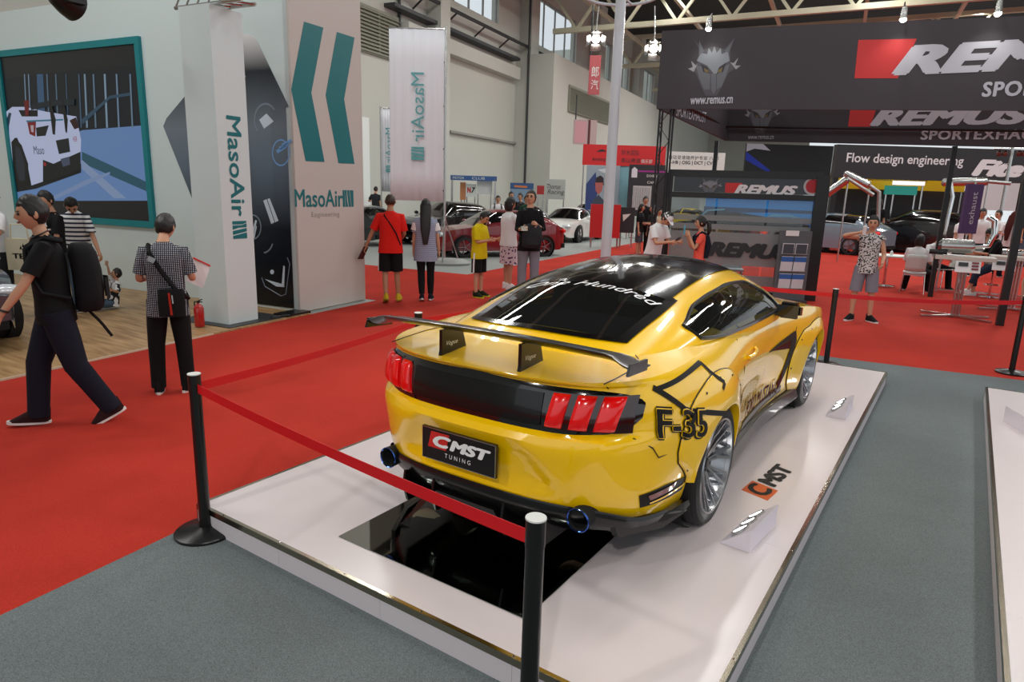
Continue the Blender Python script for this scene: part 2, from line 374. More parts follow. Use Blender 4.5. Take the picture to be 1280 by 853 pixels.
# ------------------------------------------------------------------ surface of the sports car (x right, y forward from the rear axle, z up)
def lerp_tab(tab):
    """smooth monotone-ish interpolation through (t, v) points"""
    n = len(tab); xs = [a for a, b in tab]; vs_ = [b for a, b in tab]
    d = [(vs_[i + 1] - vs_[i]) / (xs[i + 1] - xs[i]) for i in range(n - 1)]
    m = [d[0]] + [0 if d[i - 1] * d[i] <= 0 else 2 * d[i - 1] * d[i] / (d[i - 1] + d[i]) for i in range(1, n - 1)] + [d[-1]]
    def f(t):
        if t <= xs[0]: return vs_[0]
        if t >= xs[-1]: return vs_[-1]
        i = 0
        while t > xs[i + 1]: i += 1
        h = xs[i + 1] - xs[i]; s = (t - xs[i]) / h
        return vs_[i] * (1 + 2 * s) * (1 - s) ** 2 + m[i] * h * s * (1 - s) ** 2 + vs_[i + 1] * s * s * (3 - 2 * s) + m[i + 1] * h * s * s * (s - 1)
    return f
def gauss(t, s): return math.exp(-(t / s) ** 2)
c_base = lerp_tab([(.14, .76), (.20, .80), (.30, .83), (.45, .853), (.60, .868), (.72, .874), (.82, .868), (.90, .850), (.96, .822), (1.02, .77)])
c_gz = lerp_tab([(.1, .5), (.35, 1), (.75, 1), (.88, .75), (.98, .45), (1.05, .2)])
c_yR = lerp_tab([(.20, -.93), (.30, -1.02), (.40, -1.075), (.55, -1.10), (.66, -1.115), (.705, -1.10), (.735, -1.05), (.80, -1.045), (.90, -1.025), (.94, -1.02), (.955, -1.05), (.975, -1.065)])
c_yF = lerp_tab([(.15, 3.55), (.3, 3.66), (.5, 3.70), (.65, 3.68), (.75, 3.60), (.9, 3.2)])
c_zs = lerp_tab([(-1.07, .970), (-.8, .975), (-.4, .985), (0, 1.0), (.5, 1.0), (1.2, .985), (1.75, .978), (2.1, .962), (2.6, .915), (3.1, .84), (3.5, .73), (3.72, .62)])
c_zb = lerp_tab([(-1.1, .375), (-.95, .35), (-.75, .285), (-.6, .272), (-.35, .2), (0, .17), (3, .17), (3.7, .2)])
c_crown = lerp_tab([(-1.07, .0), (-.9, .012), (-.6, .035), (-.2, .07), (.5, .1), (1.9, .07), (2.3, .055), (2.9, .06), (3.4, .04), (3.7, .0)])
YA, YB, NR, NF = -.36, 2.95, 2.9, 2.2
def HW0(y, z):
    w = c_base(z)
    w += (.048 * gauss(y - .02, .55) + .034 * gauss(y - 2.72, .5)) * c_gz(z)
    w -= .016 * gauss(y - 1.3, .7) * gauss(z - .50, .14) + .036 * gauss(y - 1.45, .75)
    w -= .010 * max(0, min(1, (-y - .2) / .6))
    return w
def HW(y, z):
    """half width of the body at station y, height z"""
    if y < YA:
        s = (YA - y) / (YA - c_yR(z))
        return 0 if s >= 1 else HW0(y, z) * (1 - s ** NR) ** (1 / NR)
    if y > YB:
        s = (y - YB) / (c_yF(z) - YB)
        return 0 if s >= 1 else HW0(y, z) * (1 - s ** NF) ** (1 / NF)
    return HW0(y, z)
def yrear(x, z):
    """rear skin: y for a given x, z"""
    w = HW0(-1.0, z); r = min(abs(x) / w, 1)
    return YA - (YA - c_yR(z)) * (1 - r ** NR) ** (1 / NR)
def ztop(x, y):
    zs = c_zs(y); w = max(HW(y, zs), 1e-3); r = min(1, abs(x) / w)
    return zs + c_crown(y) * (1 - r ** 2.2)
c_xb = lerp_tab([(-.80, .56), (-.45, .68), (0, .762), (.5, .80), (1.2, .81), (1.8, .80), (2.2, .76), (2.42, .62)])
c_zt = lerp_tab([(-.80, .975), (-.62, 1.02), (-.4, 1.085), (-.1, 1.17), (.2, 1.25), (.5, 1.31), (.8, 1.35), (1.1, 1.366), (1.35, 1.358), (1.6, 1.30), (1.85, 1.19), (2.1, 1.07), (2.42, .955)])
GM = 2.25
def g_zb(y): return c_zs(y) - .05
def GX(y, z):
    """half width of the cabin at station y, height z"""
    r = (z - g_zb(y)) / max(1e-4, c_zt(y) - g_zb(y)); r = min(max(r, 0), 1)
    return c_xb(y) * (1 - r ** GM) ** (1 / GM)
def GZ(x, y):
    """height of the cabin skin over x, y"""
    r = min(abs(x) / c_xb(y), 1); return g_zb(y) + (c_zt(y) - g_zb(y)) * (1 - r ** GM) ** (1 / GM)
M_yel = mat('yellow_car_paint', (255, 203, 0), .25, coat=1., coat_rough=.03, spec=.4)
M_cf = mat('black_carbon', (10, 10, 11), .3, coat=.5, coat_rough=.03, spec=.3)
M_roofp = mat('black_roof_film', (8, 8, 9), .12, coat=.6)
M_gloss = mat('gloss_black_panel', (10, 10, 11), .12, coat=1.)
M_rub = mat('tyre_rubber', (24, 24, 25), .75)
M_rim = mat('machined_silver', (158, 160, 164), .27, 1.)
M_rimd = mat('dark_wheel_centre', (46, 47, 50), .3, .8)
M_well = mat('wheel_well_black', (8, 8, 8), .9)
M_lamp = mat('red_lamp_lens', (240, 10, 12), .2, coat=.6)
M_decal = mat('black_vinyl', (14, 12, 10), .5, spec=.25)
M_wtext = mat('white_vinyl', (236, 236, 236), .5)
M_cglass = glass('tinted_car_glass', (.30, .35, .33), .02)
M_int = mat('dark_interior_cloth', (30, 31, 33), .8)
M_mag = mat('dark_red_text_reflection', (74, 10, 10), .75, spec=.1)
M_pred = mat('printed_red', (205, 38, 34), .4)
M_blue = mat('burnt_titanium_blue', (70, 105, 190), .15, 1.)

def smst(a, b, t):
    t = min(1, max(0, (t - a) / (b - a))); return t * t * (3 - 2 * t)
def yrear_d(x, z):
    """rear skin with the pressed recess around the number plate"""
    y = yrear(x, z); lim = .30 + (.66 - z) * .75
    d = .028 * smst(.665, .635, z) * smst(.40, .47, z) * (1 - smst(lim - .03, lim + .05, abs(x)))
    return y + d
def body_cols():
    cols = []
    n = 34
    for i in range(n):
        t = PI / 2 * (i / n)
        s, w = math.cos(t) ** (2 / NR), math.sin(t) ** (2 / NR)
        cols.append(('r', s, w))
    for i in range(62): cols.append(('s', YA + (YB - YA) * i / 61, 0))
    for i in range(1, 19):
        t = PI / 2 * (1 - i / 18); cols.append(('f', math.cos(t) ** (2 / NF), math.sin(t) ** (2 / NF)))
    return cols
LEV = [.0, .05, .11, .17, .23, .29, .35, .41, .47, .52, .57, .60, .625, .65, .672, .69, .71, .75, .80, .85, .90, .935, .955, .97, .985, 1.0]
def colpt(c, k):
    y0 = c[1] if c[0] == 's' else (YA - (YA + 1.06) * c[1] if c[0] == 'r' else YB + (3.66 - YB) * c[1])
    zb, zs = c_zb(y0), c_zs(y0); z = zb + (zs - zb) * LEV[k]
    if c[0] == 's': return HW(y0, z), y0, z
    if c[0] == 'r':
        y = YA - (YA - c_yR(z)) * c[1]; x = HW0(y, z) * c[2]
        if x < .62: y += yrear_d(x, z) - yrear(x, z)
        return x, y, z
    y = YB + (c_yF(z) - YB) * c[1]; return HW0(y, z) * c[2], y, z
def in_arch(y, z, r=.372):
    return math.hypot(y, z - .335) < r or math.hypot(y - 2.72, z - .335) < r

def rot_wheel(mb_pts): pass
def wheel_meshes(w):
    """tyre, rim barrel and spokes; axle along x, outer face at +x"""
    Mx = Matrix(((0, 0, 1, 0), (0, 1, 0, 0), (-1, 0, 0, 0), (0, 0, 0, 1)))
    t = MB(); R, h = .345, w / 2
    prof = [(.262, -h + .012), (.30, -h + .002), (.325, -h + .01), (.338, -h + .03)]
    for k in range(5):
        a = -h + .035 + k * (w - .07) / 5; b = a + (w - .07) / 5
        prof += [(R, a), (R, b - .008), (R - .006, b - .006), (R - .006, b - .001)]
    prof += [(.338, h - .03), (.325, h - .01), (.30, h - .002), (.262, h - .012)]
    t.lathe(prof, 48, Mx)
    rm = MB(); rm.lathe([(.25, -h + .02), (.225, 0), (.215, h * .3), (.235, h - .06), (.250, h - .03), (.262, h - .018), (.274, h - .008), (.270, h), (.260, h - .004), (.250, h - .028)], 48, Mx)
    sp = MB()
    for k in range(1):
        a = 2 * PI * k / 10; c, s = math.cos(a), math.sin(a)
        P = lambda r, q, x: (x, r * c - q * s, r * s + q * c)
        for d in (-1, 1):
            sp.bar(P(.05, d * .006, h - .085), P(.15, d * .012, h - .062), .014, .022, up=(1, 0, 0)); sp.bar(P(.15, d * .012, h - .062), P(.256, d * .034, h - .018), .013, .02, up=(1, 0, 0))
    hb = MB(); hb.lathe([(.072, h - .12), (.072, h - .085), (.05, h - .074), (.03, h - .07), (.03, h - .058), (.001, h - .056)], 20, Mx)
    for k in range(5):
        a = 2 * PI * k / 5; hb.tube([(h - .09, .052 * math.cos(a), .052 * math.sin(a)), (h - .068, .052 * math.cos(a), .052 * math.sin(a))], .009, 6)
    br = MB(); br.lathe([(.17, -h * .2), (.17, -h * .2 + .03), (.07, -h * .2 + .03)], 32, Mx); br.box((-h * .2 + .02, .13, .06), (.07, .09, .2))
    return t.mesh('tyre', M_rub, 25), rm.mesh('rim', M_rim, 30), sp.mesh('spoke', M_rim, 20), hb.mesh('hub', M_rimd, 30), br.mesh('brake_disc', M_steel, 30)

def build_car():
    R = empty('sports_car', (1.539, 1.600, .1437), 0, 'yellow two-door sports coupe with black roof and tall rear wing on white platform', 'car')
    cols = body_cols(); nk = len(LEV)
    # ---- lower body, both sides
    mb = MB(); vid = {}
    def vert(i, k, sg):
        x, y, z = colpt(cols[i], k)
        if i == 0 or i == len(cols) - 1: sg = 1; x = 0
        key = (i, k, sg)
        if key not in vid: vid[key] = len(mb.v); mb.v.append((x * sg, y, z))
        return vid[key]
    for sg in (1, -1):
        for i in range(len(cols) - 1):
            for k in range(nk - 1):
                a = colpt(cols[i], k); b = colpt(cols[i + 1], k + 1)
                if in_arch((a[1] + b[1]) / 2, (a[2] + b[2]) / 2): continue
                f = (vert(i, k, sg), vert(i, k + 1, sg), vert(i + 1, k + 1, sg), vert(i + 1, k, sg))
                mb.f.append(f if sg > 0 else f[::-1]); mb.mi.append(0)
    # deck and bonnet skin, row by row across the car
    F = [-1, -.94, -.86, -.74, -.6, -.45, -.3, -.15, 0, .15, .3, .45, .6, .74, .86, .94, 1]
    rows = []
    for i in range(len(cols)):
        x, y, z = colpt(cols[i], nk - 1); rows.append([Vector((x * f, y, z + c_crown(y) * (1 - abs(f) ** 2.2))) for f in F])
    n0, nf0 = len(mb.v), len(mb.f); mb.grid(rows); kept = []
    for f in mb.f[nf0:]:       # the cabin opening in the deck skin
        c = sum((Vector(mb.v[i]) for i in f), Vector()) / 4
        if not (-.30 < c.y < 2.0 and all(abs(mb.v[i][0]) < c_xb(mb.v[i][1]) - .05 and GZ(mb.v[i][0], mb.v[i][1]) > mb.v[i][2] + .025 for i in f)): kept.append(f)
    mb.f[nf0:] = kept; mb.mi = [0] * len(mb.f)
    body = mb.build('body_shell', M_yel, R, 28, merge=.0015)
    # ---- cabin frame: pillars, roof rails; openings left where glass and roof panel go
    def in_rear(x, y): return -.47 + .08 * (abs(x) / .5) ** 3 < y < .235 and abs(x) < .485 + .02 * smst(-.5, .1, y)
    def in_roof(x, y): return .235 <= y < 1.36 and abs(x) < .475
    def in_ws(x, y): return y >= 1.40 and abs(x) < .5 + .22 * smst(1.4, 2.2, y)
    SWU = lerp_tab([(.02, 1.10), (.3, 1.178), (.63, 1.222), (.95, 1.243), (1.2, 1.236), (1.42, 1.15), (1.68, 1.012)])
    SWL = lerp_tab([(.02, 1.095), (.06, 1.036), (.4, 1.014), (.8, 1.008), (1.68, 1.004)])
    def in_side(y, z): return .03 < y < 1.66 and SWL(y) < z < SWU(y)
    mb = MB(); ny = 130; na = 44; rows = []
    for i in range(ny + 1):
        y = -.79 + (2.40 + .79) * i / ny; row = []
        for j in range(na + 1):
            a = PI * j / na; cx, sx = math.cos(a), math.sin(a)
            x = math.copysign(abs(cx) ** (2 / GM), cx) * c_xb(y); row.append(Vector((x, y, g_zb(y) + sx ** (2 / GM) * (c_zt(y) - g_zb(y)))))
        rows.append(row)
    mb.grid(rows); keep = []
    for f in mb.f:
        c = sum((Vector(mb.v[i]) for i in f), Vector()) / 4
        x, y, z = c; e = .014
        if in_roof(x, y) or (in_rear(x * 1.03, y) and in_rear(x, y - e)) or (in_ws(x * 1.03, y) and y > 1.42): continue
        if abs(x) > .5 and in_side(y - .012, z) and in_side(y + .012, z) and in_side(y, z - e) and in_side(y, z + e): continue
        keep.append(f)
    mb.f = keep; mb.mi = [0] * len(keep)
    mb.build('cabin_frame', M_yel, R, 30)
    off = .005
    def top(x, y, o=off): return Vector((x, y, GZ(x, y) + o))
    # roof panel
    def patch(name, m, ys, xw, nx=20, o=off, y0x=None):
        g = MB(); rows = []
        for i, y in enumerate(ys):
            rows.append([top(xw(y) * (2 * j / nx - 1), y + (y0x(xw(y) * (2 * j / nx - 1), i / (len(ys) - 1)) if y0x else 0), o) for j in range(nx + 1)])
        g.grid(rows); return g.build(name, m, R, 40)
    rg_w = lambda y: .505 + .02 * smst(-.5, .1, y)
    cv = lambda x, t: .08 * (abs(x) / .5) ** 3 * (1 - t)
    patch('roof_panel', M_roofp, [.225 + 1.15 * i / 30 for i in range(31)], lambda y: .492, o=.007)
    patch('rear_window', M_cglass, [-.485 + .725 * i / 24 for i in range(25)], rg_w, y0x=cv)
    # black frit band round the rear window
    fr = MB(); n = 24
    ysr = [-.485 + .725 * i / n for i in range(n + 1)]
    for sg in (-1, 1):
        fr.grid([[top(sg * (rg_w(y) + .004), y + cv(rg_w(y), (y + .485) / .725), off + .002), top(sg * (rg_w(y) - .055), y + cv(rg_w(y) - .055, (y + .485) / .725), off + .002)] for y in ysr])
    xs = [-.5 + i / 30 for i in range(31)]
    fr.grid([[top(x, -.489 + cv(x, 0), off + .003), top(x, -.445 + cv(x, 0), off + .003)] for x in xs]); fr.grid([[top(x * 1.02, .19, off + .003), top(x * 1.02, .243, off + .004)] for x in xs])
    fr.build('window_band', M_gloss, R, 40)
    patch('windscreen', M_cglass, [1.38 + .95 * i / 20 for i in range(21)], lambda y: .5 + .22 * smst(1.4, 2.25, y))
    # wiper-like dark spoiler seam between roof and window, with aerial fin
    # side windows with black surround
    for sg in (1, -1):
        g = MB(); rows = []
        yy = [.015 + 1.665 * (i / 40) for i in range(41)]
        for y in yy:
            rows.append([Vector((sg * (GX(y, SWL(y) + (SWU(y) - SWL(y)) * k / 6) + .004), y, SWL(y) + (SWU(y) - SWL(y)) * k / 6)) for k in range(7)])
        g.grid(rows); sw = g.build('side_window', M_cglass, R, 40)
        lo = [Vector((sg * (GX(y, SWL(y)) + .006), y, SWL(y))) for y in yy]; hi = [Vector((sg * (GX(y, SWU(y)) + .006), y, SWU(y))) for y in yy]
        t = MB(); t.tube(lo + hi[::-1] + [lo[0]], .012, 6); t.bar(Vector((sg * (GX(.62, 1.01) + .002), .62, 1.01)), Vector((sg * (GX(.55, 1.2) + .002), .55, 1.205)), .03, .01); t.build('window_surround', M_cf, sw, 40)
    # ---- rear black panel, lamps, plate
    PW = .775
    def RP(x, z, o):      # point on the rear skin, o out along its normal
        e = .01; y = yrear(x, z); dx = (yrear(x + e, z) - yrear(x - e, z)) / (2 * e); nrm = Vector((dx, -1, 0)).normalized(); return Vector((x, y, z)) + nrm * o
    g = MB(); rows = []
    for i in range(61):
        u = -1 + 2 * i / 60; x = PW * math.copysign(1 - (1 - abs(u)) ** 1.25, u); q = abs(u) ** 9; z0, z1 = .726 + .075 * q, .944 - .05 * q - .014 * abs(u)
        rows.append([RP(x, z0 + (z1 - z0) * k / 8, .012 * (1 - (2 * k / 8 - 1) ** 8)) for k in range(9)])
    g.grid(rows); g.build('tail_panel', M_gloss, R, 35)
    g = MB(); g.grid([[RP(-.385 + .77 * i / 24, z, .018) for z in (.752, .79, .85, .905)] for i in range(25)]); g.build('tail_panel_insert', M_cf, R, 30)
    for sg in (1, -1):
        lm = MB(); lm.grid([[RP(sg * (.425 + .325 * i / 16), z, .0145) for z in (.745, .80, .86, .915)] for i in range(17)])
        L = lm.build('tail_lamp', mat('dark_red_lamp_base', (40, 3, 4), .1, coat=1.), R, 40)
        for xb in (.455, .560, .662):
            b = MB(); rows = []
            for i in range(9):
                a = PI * i / 8; dxx = -.040 * math.cos(a); hh = .030 * math.sin(a) ** .5
                rows.append([RP(sg * (xb + dxx + .012 * (z - .83) / .08), z, .012 + hh * w) for z, w in ((.750, .1), (.757, .6), (.775, .95), (.81, 1), (.86, 1), (.888, .95), (.905, .6), (.911, .1))])
            b.grid(rows); b.build('lamp_bar', M_lamp, L, 30)
    yb = -1.118
    g = MB(); g.box((-.015, yb - .008, .556), (.455, .016, .168)); P = g.build('number_plate', M_black, R, flat=True)
    pf = plane_fn((-.015, yb - .0165, .556), (1, 0, 0), (0, 0, 1))
    bd = MB()
    for (u0, u1, v0, v1) in ((-.226, .226, .079, .083), (-.226, .226, -.083, -.079), (-.227, -.223, -.083, .083), (.223, .227, -.083, .083)): bd.prism([(u0, v0), (u1, v0), (u1, v1), (u0, v1)], pf, .002)
    bd.build('plate_rim', M_steel, P, flat=True)
    sh = lambda u, v: (u + .25 * v, v)
    poly_on('emblem_square', [sh(-.185, -.018), sh(-.07, -.018), sh(-.07, .066), sh(-.185, .066)], pf, M_pred, P, .0015)
    tf = lambda du, dv: (lambda u, v, w: pf(u + du, v + dv, w))
    put_text('lettering', 'C', .115, .062, tf(-.098, .024), M_wtext, P, .003, shear=.25, bold=.05)
    put_text('lettering', 'MST', .25, .058, tf(.076, .020), M_wtext, P, .003, shear=.25, bold=.05)
    put_text('lettering', 'TUNING', .16, .022, tf(.0, -.042), M_wtext, P, .002, spacing=1.6)
    # ---- diffuser, exhaust, underbody
    g = MB(); cols2 = []
    for i in range(-40, 41):
        u = i / 40; t = PI / 2 * abs(u); s, w = math.cos(t) ** (2 / NR), math.sin(t) ** (2 / NR)
        row = []
        for z, o, zz in ((.37, .012, .37), (.345, .02, .345), (.30, .012, .30), (.25, -.03, .25), (.215, -.10, .20), (.20, -.3, .17)):
            y = YA - (YA - c_yR(.37)) * s; x = HW0(y, .40) * w; k = 1 + o / .9; zt0 = c_zb(YA - (YA + 1.06) * s) + .022; zz = .17 + (zz - .17) * (zt0 - .17) / .2
            up = .0 if abs(u) < .5 else 0
            row.append(Vector((math.copysign(x * (1 + o), u) if i else 0, y - o * s if o > -.05 else y - o, zz + up)))
        cols2.append(row)
    g.grid(cols2)
    df = g.build('diffuser', M_cf, R, 35)
    for x in (-.42, -.22, .22, .42):
        f = MB(); f.prism([(-1.075, .33), (-1.09, .25), (-1.06, .15), (-.70, .14), (-.70, .20)], lambda u, v, w, x=x: Vector((x - .006 + w, u, v)), .014); f.build('diffuser_fin', M_cf, df, flat=True)
    f = MB()
    f.prism([(-.22, 0), (.22, 0), (.18, .05), (-.18, .05)], lambda u, v, w: Vector((u, -1.07 - w, .24 + v)), .03)
    f.build('diffuser_lip', M_cf, df, flat=True)
    for sg in (1, -1):
        f = MB(); f.prism([(-.88, .30), (-.60, .282), (-.37, .275), (-.34, .24), (-.42, .215), (-.62, .21), (-.86, .225)], lambda u, v, w, sg=sg: Vector((sg * (HW(u, .36) + .006 + .02 - w), u, v)), .03); f.build('corner_canard', M_cf, df, 20)
        ex = MB(); c = Vector((sg * .598, -.915, .335))
        M4 = Matrix.Translation(c) @ Matrix.Rotation(PI / 2, 4, 'X')
        ex.lathe([(.052, -.14), (.056, .06), (.058, .10), (.052, .102), (.046, .098), (.044, -.10), (.001, -.10)], 28, M4)
        et = ex.build('exhaust_tip', M_well, R, 40)
        rg = MB(); rg.lathe([(.052, .100), (.0585, .101), (.059, .107), (.0545, .110), (.051, .106)], 28, M4); rg.build('tip_ring', M_blue, et, 40)
        mf = MB(); mf.lathe([(.05, -.25), (.10, -.23), (.115, -.2), (.115, .2), (.10, .23), (.05, .25)], 20, Matrix.Translation((sg * .52, -.62, .27)) @ Matrix.Rotation(PI / 2, 4, 'Y') @ Matrix.Diagonal((.8, 1.2, .9, 1))); mf.tube([(sg * .6, -.9, .32), (sg * .6, -.75, .29), (sg * .55, -.62, .27)], .035, 10)
        mf.tube([(sg * .35, -.62, .27), (sg * .2, -.3, .25), (sg * .12, .3, .22), (sg * .12, 1.6, .2)], .034, 10); mf.build('muffler', mat('worn_steel', (206, 196, 168), .35, .8), R, 40)
    g = MB(); g.box((0, 1.3, .22), (1.45, 4.2, .03)); g.box((0, .02, .24), (1.3, .1, .1)); g.build('underbody', mat('underbody_grey', (74, 76, 78), .4, .4), R, flat=True)
    # wheel wells
    for y in (0, 2.72):
        for sg in (1, -1):
            g = MB(); g.lathe([(.37, -.14), (.37, .14), (.001, .14)] if sg < 0 else [(.37, .14), (.37, -.14), (.001, -.14)], 28, Matrix.Translation((sg * .70, y, .345)) @ Matrix.Rotation(PI / 2, 4, 'Y')); g.build('wheel_well', M_well, R, 40)
    # ---- wide arches
    def flare(y0, tab, sg, rear):
        RO = lerp_tab(tab); g = MB(); rows = []; n = 40; a0, a1 = tab[0][0], tab[-1][0]
        for i in range(n + 1):
            th = a0 + (a1 - a0) * i / n; row = []; ro = RO(th); ri = .358; c, s = math.cos(math.radians(th)), math.sin(math.radians(th))
            for k, (q, b) in enumerate(((0, .002), (0, .010), (.10, .016), (.35, .024), (.7, .034), (.93, .042), (1.0, .040), (1.0, -.05))):
                r = ro + (ri - ro) * q; y, z = y0 + r * c, max(.19, .345 + r * s); row.append(Vector((sg * (HW(y, min(z, c_zs(y))) + b), y, z)))
            rows.append(row)
        g.grid(rows); fl = g.build('arch_flare', M_yel, R, 40)
        bt = MB()
        for th in [a0 + (a1 - a0) * (k + .5) / 9 for k in range(9)]:
            ro = RO(th) - .03; y, z = y0 + ro * math.cos(math.radians(th)), max(.2, .345 + ro * math.sin(math.radians(th))); x = HW(y, min(z, c_zs(y)))
            bt.tube([(sg * (x + .012), y, z), (sg * (x + .021), y, z)], .007, 6)
        tag(bt.build('bolt', M_black, fl), kind='stuff')
        ln = MB(); ln.tube([Vector((sg * (HW(y0 + RO(th) * math.cos(math.radians(th)), min(.345 + RO(th) * math.sin(math.radians(th)), c_zs(y0 + RO(th) * math.cos(math.radians(th))))) + .003), y0 + RO(th) * math.cos(math.radians(th)), max(.19, .345 + RO(th) * math.sin(math.radians(th))))) for th in [a0 + (a1 - a0) * k / 40 for k in range(41)]], .004, 5); ln.build('flare_edge', M_decal, fl)
    RT = [(-22, .44), (5, .44), (33, .49), (61, .53), (90, .55), (117, .59), (138, .64), (158, .585), (170, .40), (176, .385)]
    FT = [(-2, .50), (20, .50), (50, .47), (90, .46), (120, .50), (140, .62), (160, .70), (180, .63), (192, .50), (203, .42)]
    for sg in (1, -1): flare(0, RT, sg, True); flare(2.72, FT, sg, False)
    # ---- wheels
    wm = {.285: wheel_meshes(.285), .26: wheel_meshes(.26)}
    for (y, w, xo) in ((0, .285, .925), (2.72, .26, .895)):
        for sg in (1, -1):
            we = empty('wheel', (sg * (xo - w / 2), y, .345)); we.parent = R
            if sg < 0: we.rotation_euler = (0, 0, PI)
            for me in wm[w]:
                nm = me.name.split('.')[0]
                if nm == 'spoke':
                    for k in range(10): part('spoke', me, we).rotation_euler = (2 * PI * k / 10, 0, 0)
                else: part(nm, me, we)
    # ---- door, seams, decals on the flanks
    def SP(y, z, o=.004, sg=1): return Vector((sg * (HW(y, min(z, c_zs(y))) + o), y, z))
    def flarelift(y, z):     # vinyl that runs over the rear flare rides on it
        th = math.degrees(math.atan2(z - .345, y)); r = math.hypot(y, z - .345)
        if -22 < th < 176:
            ro = lerp_tab(RT)(th)
            if r < ro: return .012 + .03 * min(1, (ro - r) / max(.02, ro - .358))
        th = math.degrees(math.atan2(z - .345, y - 2.72)) % 360; r = math.hypot(y - 2.72, z - .345)
        if 50 < th < 203:
            ro = lerp_tab(FT)(th)
            if r < ro: return .012 + .03 * min(1, (ro - r) / max(.02, ro - .358))
        return 0
    def strip(name, pts, w, m, sg, o=.004, par=R):
        g = MB()
        for (a, b) in zip(pts, pts[1:]):
            d = Vector((b[0] - a[0], b[1] - a[1])); L = d.length; d /= L; nrm = Vector((-d.y, d.x)) * w / 2; n = max(2, int(L / .03)); rows = []
            for i in range(n + 1):
                p = Vector(a) + d * (L * i / n); row = []
                for s_ in (-1, -.3, .3, 1):
                    q = p + nrm * s_; row.append(SP(q.x, q.y, o + flarelift(q.x, q.y), sg))
                rows.append(row)
            g.grid(rows)
        return g.build(name, m, par, 60)
    def side_poly(name, poly, m, sg, o=.004, res=.03):
        """filled flat print laid on the flank: outline in (y, z)"""
        bm = bmesh.new(); vs = [bm.verts.new((a, b, 0)) for a, b in poly]; bm.faces.new(vs); bmesh.ops.triangulate(bm, faces=bm.faces)
        for _ in range(6):
            ed = [e for e in bm.edges if e.calc_length() > res]
            if not ed: break
            bmesh.ops.subdivide_edges(bm, edges=ed, cuts=1); bmesh.ops.triangulate(bm, faces=bm.faces)
        for v in bm.verts: v.co = SP(v.co.x, v.co.y, o + flarelift(v.co.x, v.co.y), sg)
        me = bpy.data.meshes.new(name); bm.to_mesh(me); bm.free(); me.materials.append(m); smooth(me, 60); return part(name, me, R)
    def side_text(body, y0, y1, zc0, zc1, h, m, sg, lift, **k):
        """lettering along the right flank between (y0, zc0) and (y1, zc1)"""
        L = math.hypot(y1 - y0, zc1 - zc0); vs, fs = text_box(body, L, h, **k)
        bm = bmesh.new(); bv = [bm.verts.new((a, b, q)) for a, b, q in vs]
        for f in fs:
            try: bm.faces.new([bv[i] for i in f])
            except ValueError: pass
        bmesh.ops.triangulate(bm, faces=bm.faces)
        for _ in range(4):
            ed = [e for e in bm.edges if e.calc_length() > .05]
            if not ed: break
            bmesh.ops.subdivide_edges(bm, edges=ed, cuts=1); bmesh.ops.triangulate(bm, faces=bm.faces)
        for v in bm.verts:
            t = v.co.x / L + .5; y = y0 + (y1 - y0) * t; z = zc0 + (zc1 - zc0) * t + v.co.y
            if sg < 0: y = y0 + (y1 - y0) * (1 - t)
            v.co = SP(y, z, lift + v.co.z + flarelift(y, z), sg)
        me = bpy.data.meshes.new('lettering'); bm.to_mesh(me); bm.free(); me.materials.append(m); return part('lettering', me, R)
    for sg in (1, -1):
        strip('side_stripe', [(-.70, .925), (-.215, .968), (-.13, .885), (-.05, .84), (-.10, .815)], .022, M_decal, sg)
        strip('side_stripe', [(-.71, .935), (-.5, .79), (-.02, .665)], .028, M_decal, sg)
        side_text('F-35', -.73, -.33, .775, .69, .165, M_decal, sg, .004, bold=.06)
        side_text('F-35', -.73, -.33, .775, .69, .150, M_yel, sg, .008, bold=.035, width=1.)
        side_text('F-35', -.73, -.33, .775, .69, .140, M_decal, sg, .012, bold=.015)
        side_text('FORD MUSTANG', .80, 1.80, .450, .382, .115, M_mag, sg, .016, bold=.012)
        strip('sill_stripe', [(.88, .262), (1.98, .30)], .016, M_decal, sg); strip('sill_stripe', [(.86, .335), (1.95, .345)], .018, M_decal, sg); strip('sill_stripe', [(.87, .30), (1.96, .322)], .05, mat('grey_vinyl', (120, 118, 112), .4), sg)
        side_poly('fender_gill', [(1.30, .745), (2.06, .79), (2.10, .70), (2.02, .50), (1.90, .36), (1.84, .36), (1.90, .50), (1.96, .66), (1.93, .735), (1.34, .735)], M_decal, sg, .005)
        side_poly('gill_reflection', [(1.40, .733), (1.92, .732), (1.94, .66)], M_mag, sg, .005)  # dark red reflection on the paint, put in as a flat coloured patch
        side_poly('gill_reflection', [(1.80, .40), (1.90, .50), (1.93, .40), (1.86, .34)], M_mag, sg, .006)
        seam = [(.52, .96), (.50, .80), (.55, .52), (.62, .33)]
        g = MB(); g.tube([SP(y, z, .002, sg) for y, z in [(.5, .97), (.5, .8), (.53, .6), (.6, .33)]], .003, 5); g.tube([SP(y, z, .001, sg) for y, z in [(2.06, .95), (2.08, .8), (2.02, .5), (1.9, .25)]], .003, 5)
        g.tube([SP(y, z, .003, sg) for y, z in ((-.84, .72), (-.75, .66), (-.70, .60), (-.45, .60))], .003, 5); g.build('panel_gap', M_decal, R)
        h = MB(); h.tube([SP(.60, .845, .01, sg), SP(.66, .85, .03, sg), SP(.78, .855, .03, sg), SP(.84, .86, .01, sg)], .013, 8); h.build('door_handle', M_yel, R, 50)
        g = MB(); g.box((sg * .895, 1.55, 1.02), (.17, .10, .115)); bm = bmesh.new(); me = g.mesh('door_mirror', [M_gloss]); bm.from_mesh(me); bmesh.ops.bevel(bm, geom=bm.edges[:], offset=.03, segments=3, affect='EDGES'); bm.to_mesh(me); bm.free(); smooth(me); mi = part('door_mirror', me, R)
